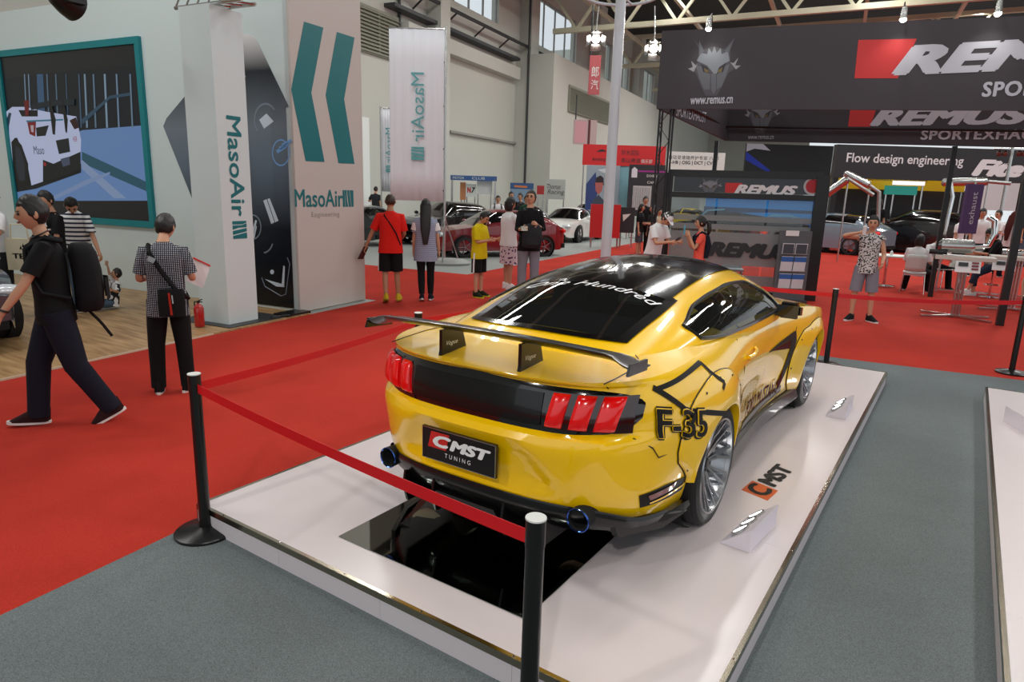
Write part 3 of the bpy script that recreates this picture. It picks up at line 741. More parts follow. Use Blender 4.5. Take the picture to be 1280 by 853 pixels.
        a = MB(); a.bar((sg * .79, 1.56, .985), (sg * .86, 1.55, .995), .05, .03); a.grid([[(sg * .825, 1.497, .975), (sg * .965, 1.497, .975)], [(sg * .825, 1.497, 1.065), (sg * .965, 1.497, 1.065)]]); a.build('mirror_arm', M_gloss, mi, flat=True)
        # sill skirt
        g = MB(); rows = []
        for i in range(31):
            y = .36 + 2.02 * i / 30; w = HW(y, .25); rows.append([Vector((sg * (w - .01), y, .255)), Vector((sg * (w + .03), y, .235)), Vector((sg * (w + .05), y, .17)), Vector((sg * (w + .045), y, .15)), Vector((sg * (w - .1), y, .15))])
        g.grid(rows); g.build('side_skirt', M_cf, R, 30)
        # marker lamp surround on the bumper corner
        side_poly('marker_surround', [(-.775, .42), (-.745, .345), (-.40, .335), (-.40, .41), (-.6, .43)], M_decal, sg, .004)
        side_poly('marker_lamp', [(-.72, .405), (-.70, .375), (-.52, .385), (-.50, .415)], mat('dark_red_marker', (110, 8, 10), .1, coat=1.), sg, .008)
        side_poly('marker_stripe', [(-.70, .362), (-.69, .352), (-.40, .362), (-.40, .373)], M_yel, sg, .008)
    # boot lid gap and rear quarter gap
    g = MB()
    for sg in (1, -1):
        g.tube([Vector((sg * x, y, ztop(x, y) + .001)) for x, y in ((.645, -.93), (.655, -.8), (.66, -.65), (.62, -.5), (.56, -.43))], .003, 5)
        g.tube([RP(sg * .645, z, .001) for z in (.955, .945, .94)], .003, 5)
    g.build('boot_gap', M_decal, R)
    # ---- lettering on the rear glass
    def glass_text(body, x0, x1, yfun, h, m, **k):
        vs, fs = text_box(body, x1 - x0, h, **k); mb = MB()
        mb.add([top(x0 + (x1 - x0) / 2 + u, yfun(x0 + (x1 - x0) / 2 + u) + v, off + .006 + q) for u, v, q in vs], fs); return mb.build('lettering', m, R, flat=True)
    glass_text('One Hundred', -.43, .485, lambda x: .175 - .11 * (x / .5) ** 2, .08, M_wtext, shear=.45, bold=.0)
    # ---- wing
    g = MB(); rows = []
    for i in range(41):
        u = -1 + 2 * i / 40; x = .025 + .77 * u; e = smst(.86, 1, abs(u)); yc = -.93 + .03 * u * u; zc = 1.118 - .022 * u * u - .03 * e
        ch = .105 + .02 * e
        row = []
        for k in range(17):
            a = 2 * PI * k / 16; cx = math.cos(a); th_ = .012 * math.sin(a) * (1.15 - .8 * cx * .5) + .022 * (cx * cx) * (1 if cx < 0 else -.2)
            row.append(Vector((x, yc + ch * cx, zc + th_ - .006 * cx)))
        rows.append(row)
    g.grid(rows); g.add(rows[0], [tuple(range(16))]); g.add(rows[-1], [tuple(range(16))[::-1]])
    W = g.build('rear_wing', M_cf, R, 40)
    for sg in (1, -1):
        ed = MB(); ed.prism([(-1.03, 1.055), (-1.01, 1.105), (-.83, 1.095), (-.83, 1.045)], lambda u, v, w, sg=sg: Vector((.025 + sg * (.765 + w), u, v)), .012); ed.build('wing_end_plate', M_cf, W, flat=True)
        st = MB(); st.prism([(-1.015, .945), (-1.0, 1.0), (-1.00, 1.105), (-.84, 1.11), (-.80, .985), (-.86, .98)], lambda u, v, w, sg=sg: Vector((sg * .24 - .009 + w, u, v)), .018); sto = st.build('wing_stand', M_cf, W, flat=True)
        put_text('lettering', 'Vogue', .09, .03, plane_fn((sg * .24 + .0095, -.92, 1.03), (0, 1, 0), (0, 0, 1)), M_wtext, sto, .001, shear=.4)
    # ---- cabin interior
    for x in (-.36, .36):
        s_ = MB(); s_.box((x, 1.0, .55), (.48, .5, .16)); s_.box((x, .72, .85), (.46, .14, .55), (-.2, 0, 0)); s_.box((x, .64, 1.16), (.24, .09, .16), (-.15, 0, 0)); s_.build('front_seat', M_int, R, 30)
    s_ = MB(); s_.box((0, .0, .78), (1.1, .5, .12)); s_.box((0, .16, .92), (1.1, .1, .3), (-.3, 0, 0)); s_.build('rear_bench', M_int, R, 30)
    d = MB()
    for sg in (1, -1): d.box((sg * .72, .95, .68), (.05, 2.0, .54))
    d.box((0, .85, .42), (1.4, 2.6, .03)); d.box((0, -.30, .72), (1.1, .04, .46)); d.build('cabin_lining', M_int, R, 30)
    d = MB(); d.box((0, 1.75, .86), (1.3, .4, .16)); d.box((0, 1.1, .5), (.2, 1.2, .25)); d.box((0, -.35, .93), (1.1, .3, .03)); d.build('dashboard', M_int, R, 30)
    sw = MB(); Mt = Matrix.Translation((-.36, 1.48, .93)) @ Matrix.Rotation(math.radians(65), 4, 'X'); sw.tube([Mt @ Vector((.18 * math.cos(2 * PI * k / 24), .18 * math.sin(2 * PI * k / 24), 0)) for k in range(25)], .014, 8); sw.bar(Mt @ Vector((-.17, 0, 0)), Mt @ Vector((.17, 0, 0)), .04, .02); sw.build('steering_wheel', M_int, R, 40)
    rm = MB(); rm.box((.02, 1.42, 1.24), (.24, .04, .07)); rm.build('inside_mirror', M_int, R)
    return R
CAR = build_car()
# ------------------------------------------------------------------ display platforms
M_plat = mat('white_gloss_board', (214, 205, 207), .22, spec=.5, noise_amt=.01, noise_scale=1.)
M_trim = mat('steel_edge_trim', (168, 160, 142), .16, 1.)
M_mirror = mat('mirror_sheet', (150, 158, 150), .03, 1.)
M_skirtb = mat('white_side_board', (206, 200, 206), .45)
PWD, PL, PH = 2.908, 6.202, .1437
def platform(x0, y0, w, l, label, bolts):
    R = empty('display_platform', (x0, y0, .009), 0, label, 'platform')
    h = PH - .009
    # top boards, joint by joint
    nx, ny = 1, 4
    for k in range(ny):
        b = MB(); b.box((w / 2, l * (k + .5) / ny, h - .012), (w - .034, l / ny - .0012, .024)); b.build('top_board', M_plat, R, flat=True)
    for k in range(4):
        s = MB(); s.box((w * (k + .5) / 4, .006, (h - .03) / 2), (w / 4 - .0015, .012, h - .03)); s.build('side_board', M_skirtb, R, flat=True)
    s = MB(); s.box((w / 2, l - .006, (h - .03) / 2), (w - .004, .012, h - .03)); s.build('side_board', M_skirtb, R, flat=True)
    for xx in (.006, w - .006):
        for k in range(4):
            s = MB(); s.box((xx, l * (k + .5) / 4, (h - .03) / 2), (.012, l / 4 - .0015, h - .03)); s.build('side_board', M_skirtb, R, flat=True)
    def angle(n, a, b, inn):      # L-profile: a flat face on top and one down the side
        m = MB(); a, b, inn = Vector(a), Vector(b), Vector(inn)
        m.bar(a + inn * .009 + Vector((0, 0, .0005)), b + inn * .009 + Vector((0, 0, .0005)), .018, .003); m.bar(a + Vector((0, 0, -.016)) - inn * .001, b + Vector((0, 0, -.016)) - inn * .001, .003, .034); m.build(n, M_trim, R, flat=True)
    angle('edge_trim', (0, 0, h), (w, 0, h), (0, 1, 0)); angle('edge_trim', (0, l, h), (w, l, h), (0, -1, 0)); angle('edge_trim', (0, 0, h), (0, l, h), (1, 0, 0)); angle('edge_trim', (w, 0, h), (w, l, h), (-1, 0, 0))
    c = MB()
    for (x, y) in ((0, 0), (w, 0), (0, l), (w, l)): c.box((x, y, h / 2), (.008, .008, h))
    c.build('corner_trim', M_trim, R, flat=True)
    s = MB()
    for k in range(6):
        for (x, y) in ((w * (k + .5) / 6, .009), (w - .009, l * (k + .5) / 6)): s.ball((x, y, h + .002), (.006, .006, .003), 8, 4)
    s.build('screw', M_chrome, R)
    return R
P1 = platform(0, 0, PWD, PL, 'white gloss display platform with steel edge trim under the yellow car', 6)
P2 = platform(PWD + .889, .02, 2.9, PL, 'white gloss display platform across the grey aisle without a car on it', 6)
h = PH - .009
m = MB(); m.box(((.922 + 2.09) / 2, .23 + .80, h + .003), (2.09 - .922, 1.60, .004)); m.build('mirror_sheet', M_mirror, None, flat=True)
mo = bpy.data.objects['mirror_sheet']; mo.location = (0, 0, .009); tag(mo, 'dark mirror sheet laid on the platform under the car tail', 'mirror')
# printed emblem on the platform top, reading along its right edge
E_ = gp(1003, 577, PH)
def emblem(P, o, ux, uy, s=1.):
    f = plane_fn(o, ux, uy); sh = lambda u, v: ((u + .22 * v) * s, v * s)
    poly_on('emblem_square', [sh(-.35, -.095), sh(-.16, -.095), sh(-.16, .085), sh(-.35, .085)], f, mat('printed_orange', (200, 92, 44), .3), P, .0012)
    g = lambda du: (lambda u, v, w: f((u + du) * s, v * s, w))
    put_text('lettering', 'C', .16, .15, g(-.25), M_decal, P, .002, shear=.2, bold=.04); put_text('lettering', 'MST', .42, .13, g(.06), M_decal, P, .002, shear=.2, bold=.05)
emblem(P1, Vector((2.59, 2.47, h + .0006)), (.10, 1, 0), (-1, .10, 0), 1.)
emblem(P2, Vector((.55, 3.3, h + .0006)), (.10, 1, 0), (-1, .10, 0), 1.)
def light_wedge(loc, rz, label):
    """white wedge box with three spotlights let into its sloping face"""
    R = empty('floor_light', loc, rz, label, 'lamp', 'wedge floor lights'); L, D, Hh = .40, .16, .13
    b = MB(); b.prism([(-D / 2, 0), (D / 2, 0), (D / 2, Hh)], lambda u, v, w: Vector((w - L / 2, u, v)), L); b.build('housing', mat('white_wedge_board', (222, 216, 226), .5), R, flat=True)
    n = Vector((0, -Hh, D)).normalized(); up = Vector((0, D, Hh)).normalized()
    for k in (-1, 0, 1):
        c = Vector((k * .115, -.005, Hh / 2 + .0)) + n * .006
        r = MB(); M4 = Matrix.Translation(c) @ n.to_track_quat('Z', 'Y').to_matrix().to_4x4(); r.lathe([(.052, -.01), (.052, .004), (.044, .006), (.042, 0)], 20, M4); lo = r.build('lamp_rim', M_steel, R, 40)
        e = MB(); e.lathe([(.043, .001), (.001, .003)], 20, M4); e.build('lamp_glass', mat('lamp_led', (255, 255, 255), .3, emit=(1, .98, .95, 1), estr=9), lo)
        sp = spot('floor_spot', (0, 0, 0), (0, 0, -1), 7, 70, .8, .03, (1, .98, .95)); sp.parent = R; sp.location = c + n * .03; sp.rotation_euler = (-(n * .5 + Vector((0, -1, .0)))).to_track_quat('Z', 'Y').to_euler(); sp.rotation_euler = (n * .4 + Vector((0, -1, .15))).to_track_quat('-Z', 'Y').to_euler()
    return R
def wedge_at(p0, p1, label):      # p0, p1: near and far ends of the wedge's tall rear edge
    a, b = gp(*p0, PH), gp(*p1, PH); d = (a - b).normalized(); r = math.atan2(d.y, d.x); n = Vector((-d.y, d.x, 0)); c = (a + b) / 2 - n * .08
    return light_wedge((c.x, c.y, PH + .001), r, label)
wedge_at((935, 694), (971, 656), 'white wedge light with three lamps aimed at the car rear wheel')
wedge_at((1056, 527), (1066, 509), 'white wedge light with three lamps near the far platform corner')
# ------------------------------------------------------------------ stanchions and belts
M_belt = mat('red_belt_webbing', (206, 10, 22), .5)
M_pole = mat('black_powder_coat', (17, 17, 18), .3)
POSTH = .93
def stanchion(loc, label):
    R = empty('barrier_post', loc, 0, label, 'stanchion', 'black belt barrier posts')
    b = MB(); b.lathe([(.165, 0), (.165, .012), (.155, .02), (.05, .034), (.034, .04), (.034, .05)], 32); b.build('base', M_pole, R, 40)
    p = MB(); p.lathe([(.031, .03), (.031, POSTH - .012), (.001, POSTH - .012)], 24); p.build('pole', M_pole, R, 40)
    c = MB(); c.lathe([(.033, POSTH - .10), (.033, POSTH - .004), (.001, POSTH - .003)], 24); c.build('cassette', M_pole, R, 40)
    t = MB(); t.lathe([(.0345, POSTH - .005), (.034, POSTH), (.001, POSTH + .001)], 24); t.build('cap', mat('white_cap', (214, 216, 212), .5), R, 40)
    return R
def zfix(px, py, z): g = gp(px, py, z); return g
q0 = gp(242.5, 469, POSTH); q1 = gp(670, 650, POSTH); q2 = gp(523, 392, POSTH); q3 = gp(1045, 362, POSTH); q4 = gp(1283, 371, POSTH)
ww = gp(1283, 537, PH); light_wedge((ww.x, ww.y, PH + .001), 1.99, 'white wedge light on the second platform at the right picture edge')
posts = [(q0, 'black barrier post at the near left platform corner'), (q1, 'black barrier post standing in front of the mirror sheet'), (q2, 'black barrier post behind the left tip of the car wing'), (q3, 'black barrier post in front of the man drinking'), (q4, 'black barrier post on the grey carpet behind the second platform')]
for q, l in posts: stanchion((q.x, q.y, .009), l)
def belt(a, b, label, sag=.02, z0=POSTH - .07, z1=POSTH - .07):
    A, B = Vector((a.x, a.y, z0)), Vector((b.x, b.y, z1)); d = (B - A); n = d.cross(Vector((0, 0, 1))).normalized(); d2 = d.normalized(); A += d2 * .034; B -= d2 * .034; m = MB(); rows = []
    for i in range(25):
        t = i / 24; p = A.lerp(B, t) - Vector((0, 0, sag * 4 * t * (1 - t))); tw = .15 * math.sin(PI * t)
        rows.append([p + Vector((0, 0, -.025)) - n * .012 * tw, p + Vector((0, 0, .025)) + n * .012 * tw])
    m.grid(rows); o = m.build('barrier_belt', M_belt, None, flat=True); sol = o.modifiers.new('thickness', 'SOLIDIFY'); sol.thickness = .002; sol.offset = 0
    tag(o, label, 'belt', 'red barrier belts'); return o
belt(q0, q1, 'red barrier belt stretched in front of the car tail'); belt(q0, q2, 'red barrier belt over the red carpet left of the car')
f2 = gp(592, 386, POSTH - .05)
d2 = (q2 - q0).normalized(); q2b = Vector((q2.x + .10, q2.y + 3.2, 0))
belt(q2, q2b, 'red barrier belt going on past the car roof on its far side')
belt(q3, q4, 'red barrier belt in front of the tables with pipes', sag=.03); q5 = Vector((.2, 7.0, 0)); belt(q5, q3, 'red barrier belt ahead of the car nose by the brochure rack')
q6 = Vector((q4.x + 1.8, q4.y + .1, 0)); belt(q4, q6, 'red barrier belt running out of sight behind the second platform')

# ------------------------------------------------------------------ people
M_skin = mat('skin', (196, 146, 116), .55, noise_amt=.04, noise_scale=8)
M_skin2 = mat('skin_tanned', (176, 124, 94), .55, noise_amt=.04, noise_scale=8)
M_hair = mat('black_hair', (20, 17, 16), .5, noise_amt=.3, noise_scale=60)
M_hairb = mat('brown_hair', (56, 38, 28), .5, noise_amt=.3, noise_scale=60)
M_eye = mat('dark_eye', (24, 18, 16), .2); M_lip = mat('lips', (150, 82, 72), .5)
M_sole = mat('white_sole', (225, 225, 222), .6)
def cloth(name, col, amt=.06): return mat('cloth_' + name, col, .85, spec=.2, noise_amt=amt, noise_scale=14, bump=.35, bump_scale=9)
C_black, C_navy, C_white = cloth('black', (20, 20, 22)), cloth('navy', (24, 27, 40)), cloth('white', (226, 226, 226))
C_red, C_yel, C_grey = cloth('red', (216, 34, 26)), cloth('yellow', (214, 192, 18)), cloth('grey', (128, 130, 140))
C_jean, C_beige, C_green = cloth('jeans', (74, 92, 110)), cloth('beige', (196, 182, 156)), cloth('green', (28, 66, 48))
C_coral, C_charc, C_dgrey = cloth('coral', (232, 92, 76)), cloth('charcoal', (44, 46, 50)), cloth('dark_grey', (70, 74, 82))
def pattern(name, kind, a, b, scale, thr=.5, rough=.85):
    """two-colour printed cloth: stripes, check, dots or blots"""
    m = mat('cloth_' + name, a, rough, spec=.2); nt = m.node_tree; bs = nt.nodes['Principled BSDF']; tc = nt.nodes.new('ShaderNodeTexCoord')
    mx = nt.nodes.new('ShaderNodeMix'); mx.data_type = 'RGBA'; mx.inputs[6].default_value = rgb(*a); mx.inputs[7].default_value = rgb(*b)
    gt = nt.nodes.new('ShaderNodeMath'); gt.operation = 'GREATER_THAN'; gt.inputs[1].default_value = thr
    if kind in ('stripes', 'check'):
        sp = nt.nodes.new('ShaderNodeSeparateXYZ'); nt.links.new(tc.outputs['Object'], sp.inputs[0])
        def wave(o):
            k = nt.nodes.new('ShaderNodeMath'); k.operation = 'MULTIPLY'; k.inputs[1].default_value = scale; nt.links.new(sp.outputs[o], k.inputs[0])
            f = nt.nodes.new('ShaderNodeMath'); f.operation = 'FRACT'; nt.links.new(k.outputs[0], f.inputs[0]); return f
        if kind == 'stripes': nt.links.new(wave('Z').outputs[0], gt.inputs[0])
        else:
            mn = nt.nodes.new('ShaderNodeMath'); mn.operation = 'MINIMUM'; nt.links.new(wave('Z').outputs[0], mn.inputs[0]); nt.links.new(wave('X').outputs[0], mn.inputs[1]); nt.links.new(mn.outputs[0], gt.inputs[0])
    else:
        v = nt.nodes.new('ShaderNodeTexVoronoi') if kind == 'blots' else nt.nodes.new('ShaderNodeTexNoise'); v.inputs['Scale'].default_value = scale
        nt.links.new(tc.outputs['Object'], v.inputs['Vector']); nt.links.new(v.outputs[0], gt.inputs[0])
    nt.links.new(gt.outputs[0], mx.inputs[0]); nt.links.new(mx.outputs[2], bs.inputs['Base Color']); return m
C_check = pattern('fine_check', 'check', (36, 38, 50), (196, 198, 204), 62, .55)
C_stripe = pattern('breton_stripes', 'stripes', (226, 226, 226), (42, 48, 66), 16, .58)
C_floral = pattern('floral_print', 'blots', (84, 48, 92), (214, 200, 208), 17, .36)
C_mono = pattern('mono_print', 'noise', (206, 206, 204), (44, 44, 46), 44, .53)
C_kid = pattern('kid_print', 'blots', (228, 228, 226), (40, 42, 44), 14, .62)
C_seer = pattern('pale_stripe', 'stripes', (132, 142, 164), (160, 168, 186), 30, .5)

def skin_mesh(nodes, edges, sub=1):
    """one continuous surface grown over a skeleton: nodes name -> (pos, radius)"""
    names = list(nodes); ix = {n: i for i, n in enumerate(names)}
    me = bpy.data.meshes.new('growth'); me.from_pydata([tuple(nodes[n][0]) for n in names], [(ix[a], ix[b]) for a, b in edges], [])
    o = bpy.data.objects.new('growth', me); COL.objects.link(o); o.modifiers.new('skin', 'SKIN')
    sv = me.skin_vertices[0].data if me.skin_vertices else None
    if sv is None:
        bm = bmesh.new(); bm.from_mesh(me); bm.verts.layers.skin.verify(); bm.to_mesh(me); bm.free(); sv = me.skin_vertices[0].data
    for i, n in enumerate(names):
        r = nodes[n][1]; sv[i].radius = r if isinstance(r, tuple) else (r, r); sv[i].use_root = (i == 0)
    s_ = o.modifiers.new('sub', 'SUBSURF'); s_.levels = sub; s_.render_levels = sub
    dg = bpy.context.evaluated_depsgraph_get(); r = bpy.data.meshes.new_from_object(o.evaluated_get(dg))
    vs = [v.co.copy() for v in r.vertices]; fs = [tuple(p.vertices) for p in r.polygons]
    bpy.data.objects.remove(o); bpy.data.meshes.remove(me); bpy.data.meshes.remove(r); return vs, fs
def headpt(u, v):
    """unit head: u longitude (0 = front +y), v latitude -90..90; returns offset in head units (half-height 1)"""
    cu, su = math.cos(u), math.sin(u); cv, sv = math.cos(v), math.sin(v)
    x, y, z = .70 * su * cv, .84 * cu * cv, sv
    if z < 0:
        k = 1 - .30 * (-z) ** 1.3; x *= k; y *= (1 - .10 * (-z)) if cu > 0 else (1 - .38 * (-z))
    if cu > 0:      # face plane, brow, nose, lips, chin
        y *= .97
        y += .20 * math.exp(-(x / .10) ** 2 - ((z + .16) / .15) ** 2) * (1 if z > -.5 else .5) + .05 * math.exp(-(x / .09) ** 2 - ((z - .05) / .2) ** 2)
        y -= .07 * (math.exp(-((x - .27) / .14) ** 2 - ((z - .06) / .10) ** 2) + math.exp(-((x + .27) / .14) ** 2 - ((z - .06) / .10) ** 2))
        y += .05 * math.exp(-(x / .2) ** 2 - ((z + .47) / .09) ** 2) + .07 * math.exp(-(x / .22) ** 2 - ((z + .82) / .13) ** 2)
    return Vector((x, y, z))
SHOE = {}
def shoe_meshes(mat_, sole):
    k = (mat_.name, sole.name)
    if k in SHOE: return SHOE[k]
    s_ = MB(); out = []
    for i in range(20):
        a = 2 * PI * i / 20; y = .06 + .145 * math.sin(a); x = (.044 + .008 * math.sin(a)) * math.cos(a); out.append((x, y))
    s_.prism(out, lambda u, v, w: Vector((u, v, w)), .026)
    u_ = MB(); rows = []
    for i in range(9):
        t = i / 8; y = -.078 + .275 * t; h = .075 * (1 - smst(.25, .95, t)) + .035 * (1 - t ** 6); w = .043 * math.sqrt(max(.02, 1 - (2 * t - 1) ** 6)) + .004 * math.sin(PI * t)
        rows.append([Vector((w * math.cos(PI * j / 8) * (1 if j else 1), y, .02 + h * math.sin(PI * j / 8) ** .7)) for j in range(9)])
    u_.grid(rows); u_.add(rows[0], [tuple(range(9))])
    SHOE[k] = (s_.mesh('sole', sole, 50), u_.mesh('shoe', mat_, 60)); return SHOE[k]
def ring_loft(mb, rings, seg=20, cap=(False, False)):
    """rings: (centre, half width, half depth, right dir, fwd dir, squareness)"""
    rows = []
    for (c, a, b, rt, fw) in rings:
        row = []
        for k in range(seg + 1):
            t = 2 * PI * k / seg; ct, st = math.cos(t), math.sin(t); e = .86
            row.append(c + rt * (a * math.copysign(abs(ct) ** e, ct)) + fw * (b * math.copysign(abs(st) ** e, st)))
        rows.append(row)
    mb.grid(rows)
    if cap[0]: mb.add(rows[0][:-1], [tuple(range(seg))[::-1]])
    if cap[1]: mb.add(rows[-1][:-1], [tuple(range(seg))])

def person(label, base, face, Ht=1.72, rarm=((.12, .02, -1), (.05, .15, -1)), larm=((-.12, .02, -1), (-.05, .15, -1)), rleg=((.05, 0, -1), (0, 0, -1)), lleg=((-.05, 0, -1), (0, 0, -1)),
           lean=(0, 0, 1), look=(0, 0), top=None, sleeve=.62, hem=.10, toploose=1., low=None, lowkind='trousers', lowloose=1., shoe=None, sole=None, skin=None, hair='short', hairm=None, fat=1., feet=(8, -8), footpitch=(0, 0), seat=None, grip=(.6, .6), name='person', group=None, kid=False):
    s = Ht / 1.75; skin = skin or M_skin; hairm = hairm or M_hair; top = top or C_white; low = low or C_black; shoe = shoe or C_black; sole = sole or M_sole
    P = empty(name, base, 0, label, 'person', group)
    if face is not None:
        d = CC - Vector(base); P.rotation_euler = (0, 0, math.atan2(-d.x, d.y) + math.radians(face))
    N = lambda v: Vector(v).normalized()
    up = N(lean); rt = Vector((1, 0, 0)); fw = up.cross(rt).normalized(); rt = fw.cross(up).normalized()
    TL, SL, UA, FA = .43 * s, .42 * s, .29 * s, .25 * s
    if kid: TL, SL, UA, FA = .36 * s, .36 * s, .26 * s, .22 * s
    hipo = {1: Vector((.088 * s, 0, -.03 * s)), -1: Vector((-.088 * s, 0, -.03 * s))}
    legs = {}
    for sg, lg in ((1, rleg), (-1, lleg)):
        h = hipo[sg]; k = h + N(lg[0]) * TL; a = k + N(lg[1]) * SL; legs[sg] = [h, k, a]
    low_z = min(legs[1][2].z - (.07 * s + .10 * math.sin(math.radians(max(0, footpitch[0])))), legs[-1][2].z - (.07 * s + .10 * math.sin(math.radians(max(0, footpitch[1])))))
    pz = -low_z if seat is None else seat
    O = Vector((0, 0, pz))
    for sg in legs: legs[sg] = [v + O for v in legs[sg]]
    pel = O
    def sp(t, x=0, y=0): return pel + up * (t * s) + rt * (x * s) + fw * (y * s)
    sh = {1: sp(.470, .158 * fat), -1: sp(.470, -.158 * fat)}; arms = {}
    for sg, ar in ((1, rarm), (-1, larm)):
        e = sh[sg] + N(ar[0]) * UA; w = e + N(ar[1]) * FA; arms[sg] = [sh[sg], e, w, N(ar[1])]
    yaw, pit = math.radians(look[0]), math.radians(look[1])
    hf = N(fw * math.cos(yaw) * math.cos(pit) - rt * math.sin(yaw) * math.cos(pit) + up * math.sin(pit)); hr = hf.cross(up).normalized(); hu = hr.cross(hf).normalized()
    hh = .118 * s * (1.14 if kid else 1)
    neck = sp(.555, 0, .0); hc = neck + hu * (.062 * s + hh * .78) + hf * .028 * s
    # ---- body: one continuous surface
    nd = {}; ed = []
    def node(n, p, r, par=None):
        nd[n] = (p, r)
        if par: ed.append((par, n))
    node('pelvis', pel, .105 * s); node('waist', sp(.16), .10 * s, 'pelvis'); node('chest', sp(.36), .112 * s, 'waist'); node('collar', sp(.49), .056 * s, 'chest'); node('neck', neck, .052 * s, 'collar'); node('skull', neck + (hc - neck) * .75, .05 * s, 'neck')
    for sg, n in ((1, 'r'), (-1, 'l')):
        h, k, a = legs[sg]
        node(n + 'hip', h, .082 * s * fat, 'pelvis'); node(n + 'thigh', h.lerp(k, .5), .072 * s * fat, n + 'hip'); node(n + 'knee', k, .053 * s, n + 'thigh'); node(n + 'calf', k.lerp(a, .35) - fw * .012 * s, .052 * s, n + 'knee'); node(n + 'ankle', a, .035 * s, n + 'calf')
        node(n + 'heel', a - Vector((0, 0, .03 * s)), .032 * s, n + 'ankle')
        S, E, W_, fd = arms[sg]
        node(n + 'shoulder', S - rt * sg * .012 * s, .043 * s * fat, 'collar'); node(n + 'biceps', S.lerp(E, .5), .045 * s * fat, n + 'shoulder'); node(n + 'elbow', E, .036 * s, n + 'biceps'); node(n + 'forearm', E.lerp(W_, .35), .037 * s, n + 'elbow'); node(n + 'wrist', W_, .024 * s, n + 'forearm')
        # hand: palm, four fingers of unequal length, thumb from the side of the palm
        g = grip[0] if sg > 0 else grip[1]
        palm_n = fd.cross(Vector((0, 0, 1)) if abs(fd.z) < .9 else fw)
        palm_n = (Vector((-sg, 0, 0)) - fd * fd.dot(Vector((-sg, 0, 0)))); palm_n = palm_n.normalized() if palm_n.length > .2 else (up - fd * up.dot(fd)).normalized()
        side = fd.cross(palm_n).normalized()
        if side.dot(fw) < 0 and abs(side.dot(fw)) > .2: side = -side
        pm = W_ + fd * .055 * s; node(n + 'palm', pm, (.022 * s, .03 * s), n + 'wrist')
        for q, (off, ln) in enumerate(((.030, .068), (.010, .078), (-.010, .072), (-.028, .056))):
            b = pm + fd * .034 * s + side * off * s; d1 = (fd + palm_n * g * .5).normalized(); d2 = (fd * (1 - g * .6) + palm_n * g).normalized()
            node(n + 'k%d' % q, b, .0095 * s, n + 'palm'); node(n + 'm%d' % q, b + d1 * ln * .5 * s, .0085 * s, n + 'k%d' % q); node(n + 't%d' % q, b + (d1 * ln * .5 + d2 * ln * .5) * s, .007 * s, n + 'm%d' % q)
        tb = pm - fd * .02 * s + side * .028 * s; node(n + 'th0', tb, .011 * s, n + 'palm'); node(n + 'th1', tb + (fd * .5 + side * .7 + palm_n * .3).normalized() * .035 * s, .010 * s, n + 'th0'); node(n + 'th2', tb + ((fd * .5 + side * .7 + palm_n * .3).normalized() * .035 + (fd + palm_n * .4).normalized() * .03) * s, .008 * s, n + 'th1')
    vs, fs = skin_mesh(nd, ed); mb = MB(); mb.add(vs, fs)
    hp = lambda q, k=1.: hc + (hr * q.x + hf * q.y + hu * q.z) * hh * k
    rows = []
    for i in range(19):
        v = -PI / 2 + PI * i / 18; v = min(max(v, -1.55), 1.55); rows.append([hp(headpt(2 * PI * j / 28, v)) for j in range(29)])
    mb.grid(rows)
    for sg in (-1, 1):      # ears
        mb.ball(hp(Vector((sg * .69, -.10, -.06))), (.011 * s, .018 * s, .030 * s), 8, 6)
    body = mb.build('body', skin, P, 70)
    ey = MB()
    for sg in (-1, 1):
        ey.ball(hp(Vector((sg * .26, .735, .04))), (.0135 * s, .0135 * s, .0095 * s), 8, 5); ey.bar(hp(Vector((sg * .14, .80, .20))), hp(Vector((sg * .40, .72, .21))), .008 * s, .010 * s)
    ey.build('eyes', M_eye, P); lp = MB(); lp.ball(hp(Vector((0, .80, -.47))), (.024 * s, .012 * s, .008 * s), 8, 5); lp.build('mouth', M_lip, P)
    # ---- hair
    hb = MB(); rows = []; long_ = hair in ('long', 'pony', 'bob'); hrn = random.Random(hash(label) % 9999)
    for i in range(19):
        row = []
        for j in range(41):
            u = 2 * PI * j / 40; cu = math.cos(u); lo = -.62
            if cu > .62: lo = .50 if not long_ else .42                    # fringe over the brow
            elif cu > .25: lo = .50 - (.62 - cu) / .37 * (.62 if not long_ else .95)   # temples and sideburns
            elif cu > -.25: lo = -.12 - (.25 - cu) / .5 * .40 if not long_ else -.55
            if hair == 'crop': lo = max(lo, -.45)
            lo += .05 * math.sin(j * 2.7) * (hair != 'crop'); v = math.asin(min(.999, max(-.95, lo))); t = i / 18; v = v + (PI / 2 - v) * t
            q = headpt(u, min(v, 1.55)); vol = .055 + .10 * smst(.1, .9, t) * (1 if cu > -.6 else .8)
            if hair == 'crop': vol = .02 + .03 * t
            k = 1 + (vol if i else .01) + (hrn.uniform(-.03, .085) if 0 < i < 18 and hair != 'crop' else 0); row.append(hp(q, k))
        row[-1] = row[0]; rows.append(row)
    hb.grid(rows)
    if hair == 'long':
        R_ = []
        for k, t in enumerate((0, .3, .6, 1.)):
            R_.append(([hp(Vector((0, -.45, .25))), sp(.50, 0, -.125), sp(.32, 0, -.165), sp(.06, 0, -.165)][k], (.098, .095, .085, .04)[k] * s, (.06, .042, .036, .015)[k] * s, hr, hf))
        ring_loft(hb, R_, 14, (False, True))
    if hair == 'pony':
        q = hp(Vector((0, -.92, .25))); hb.tube([q, q - hf * .05 * s - hu * .04 * s, q - hf * .07 * s - hu * .16 * s, q - hf * .04 * s - hu * .30 * s], [.02 * s, .04 * s, .042 * s, .01 * s], 10)
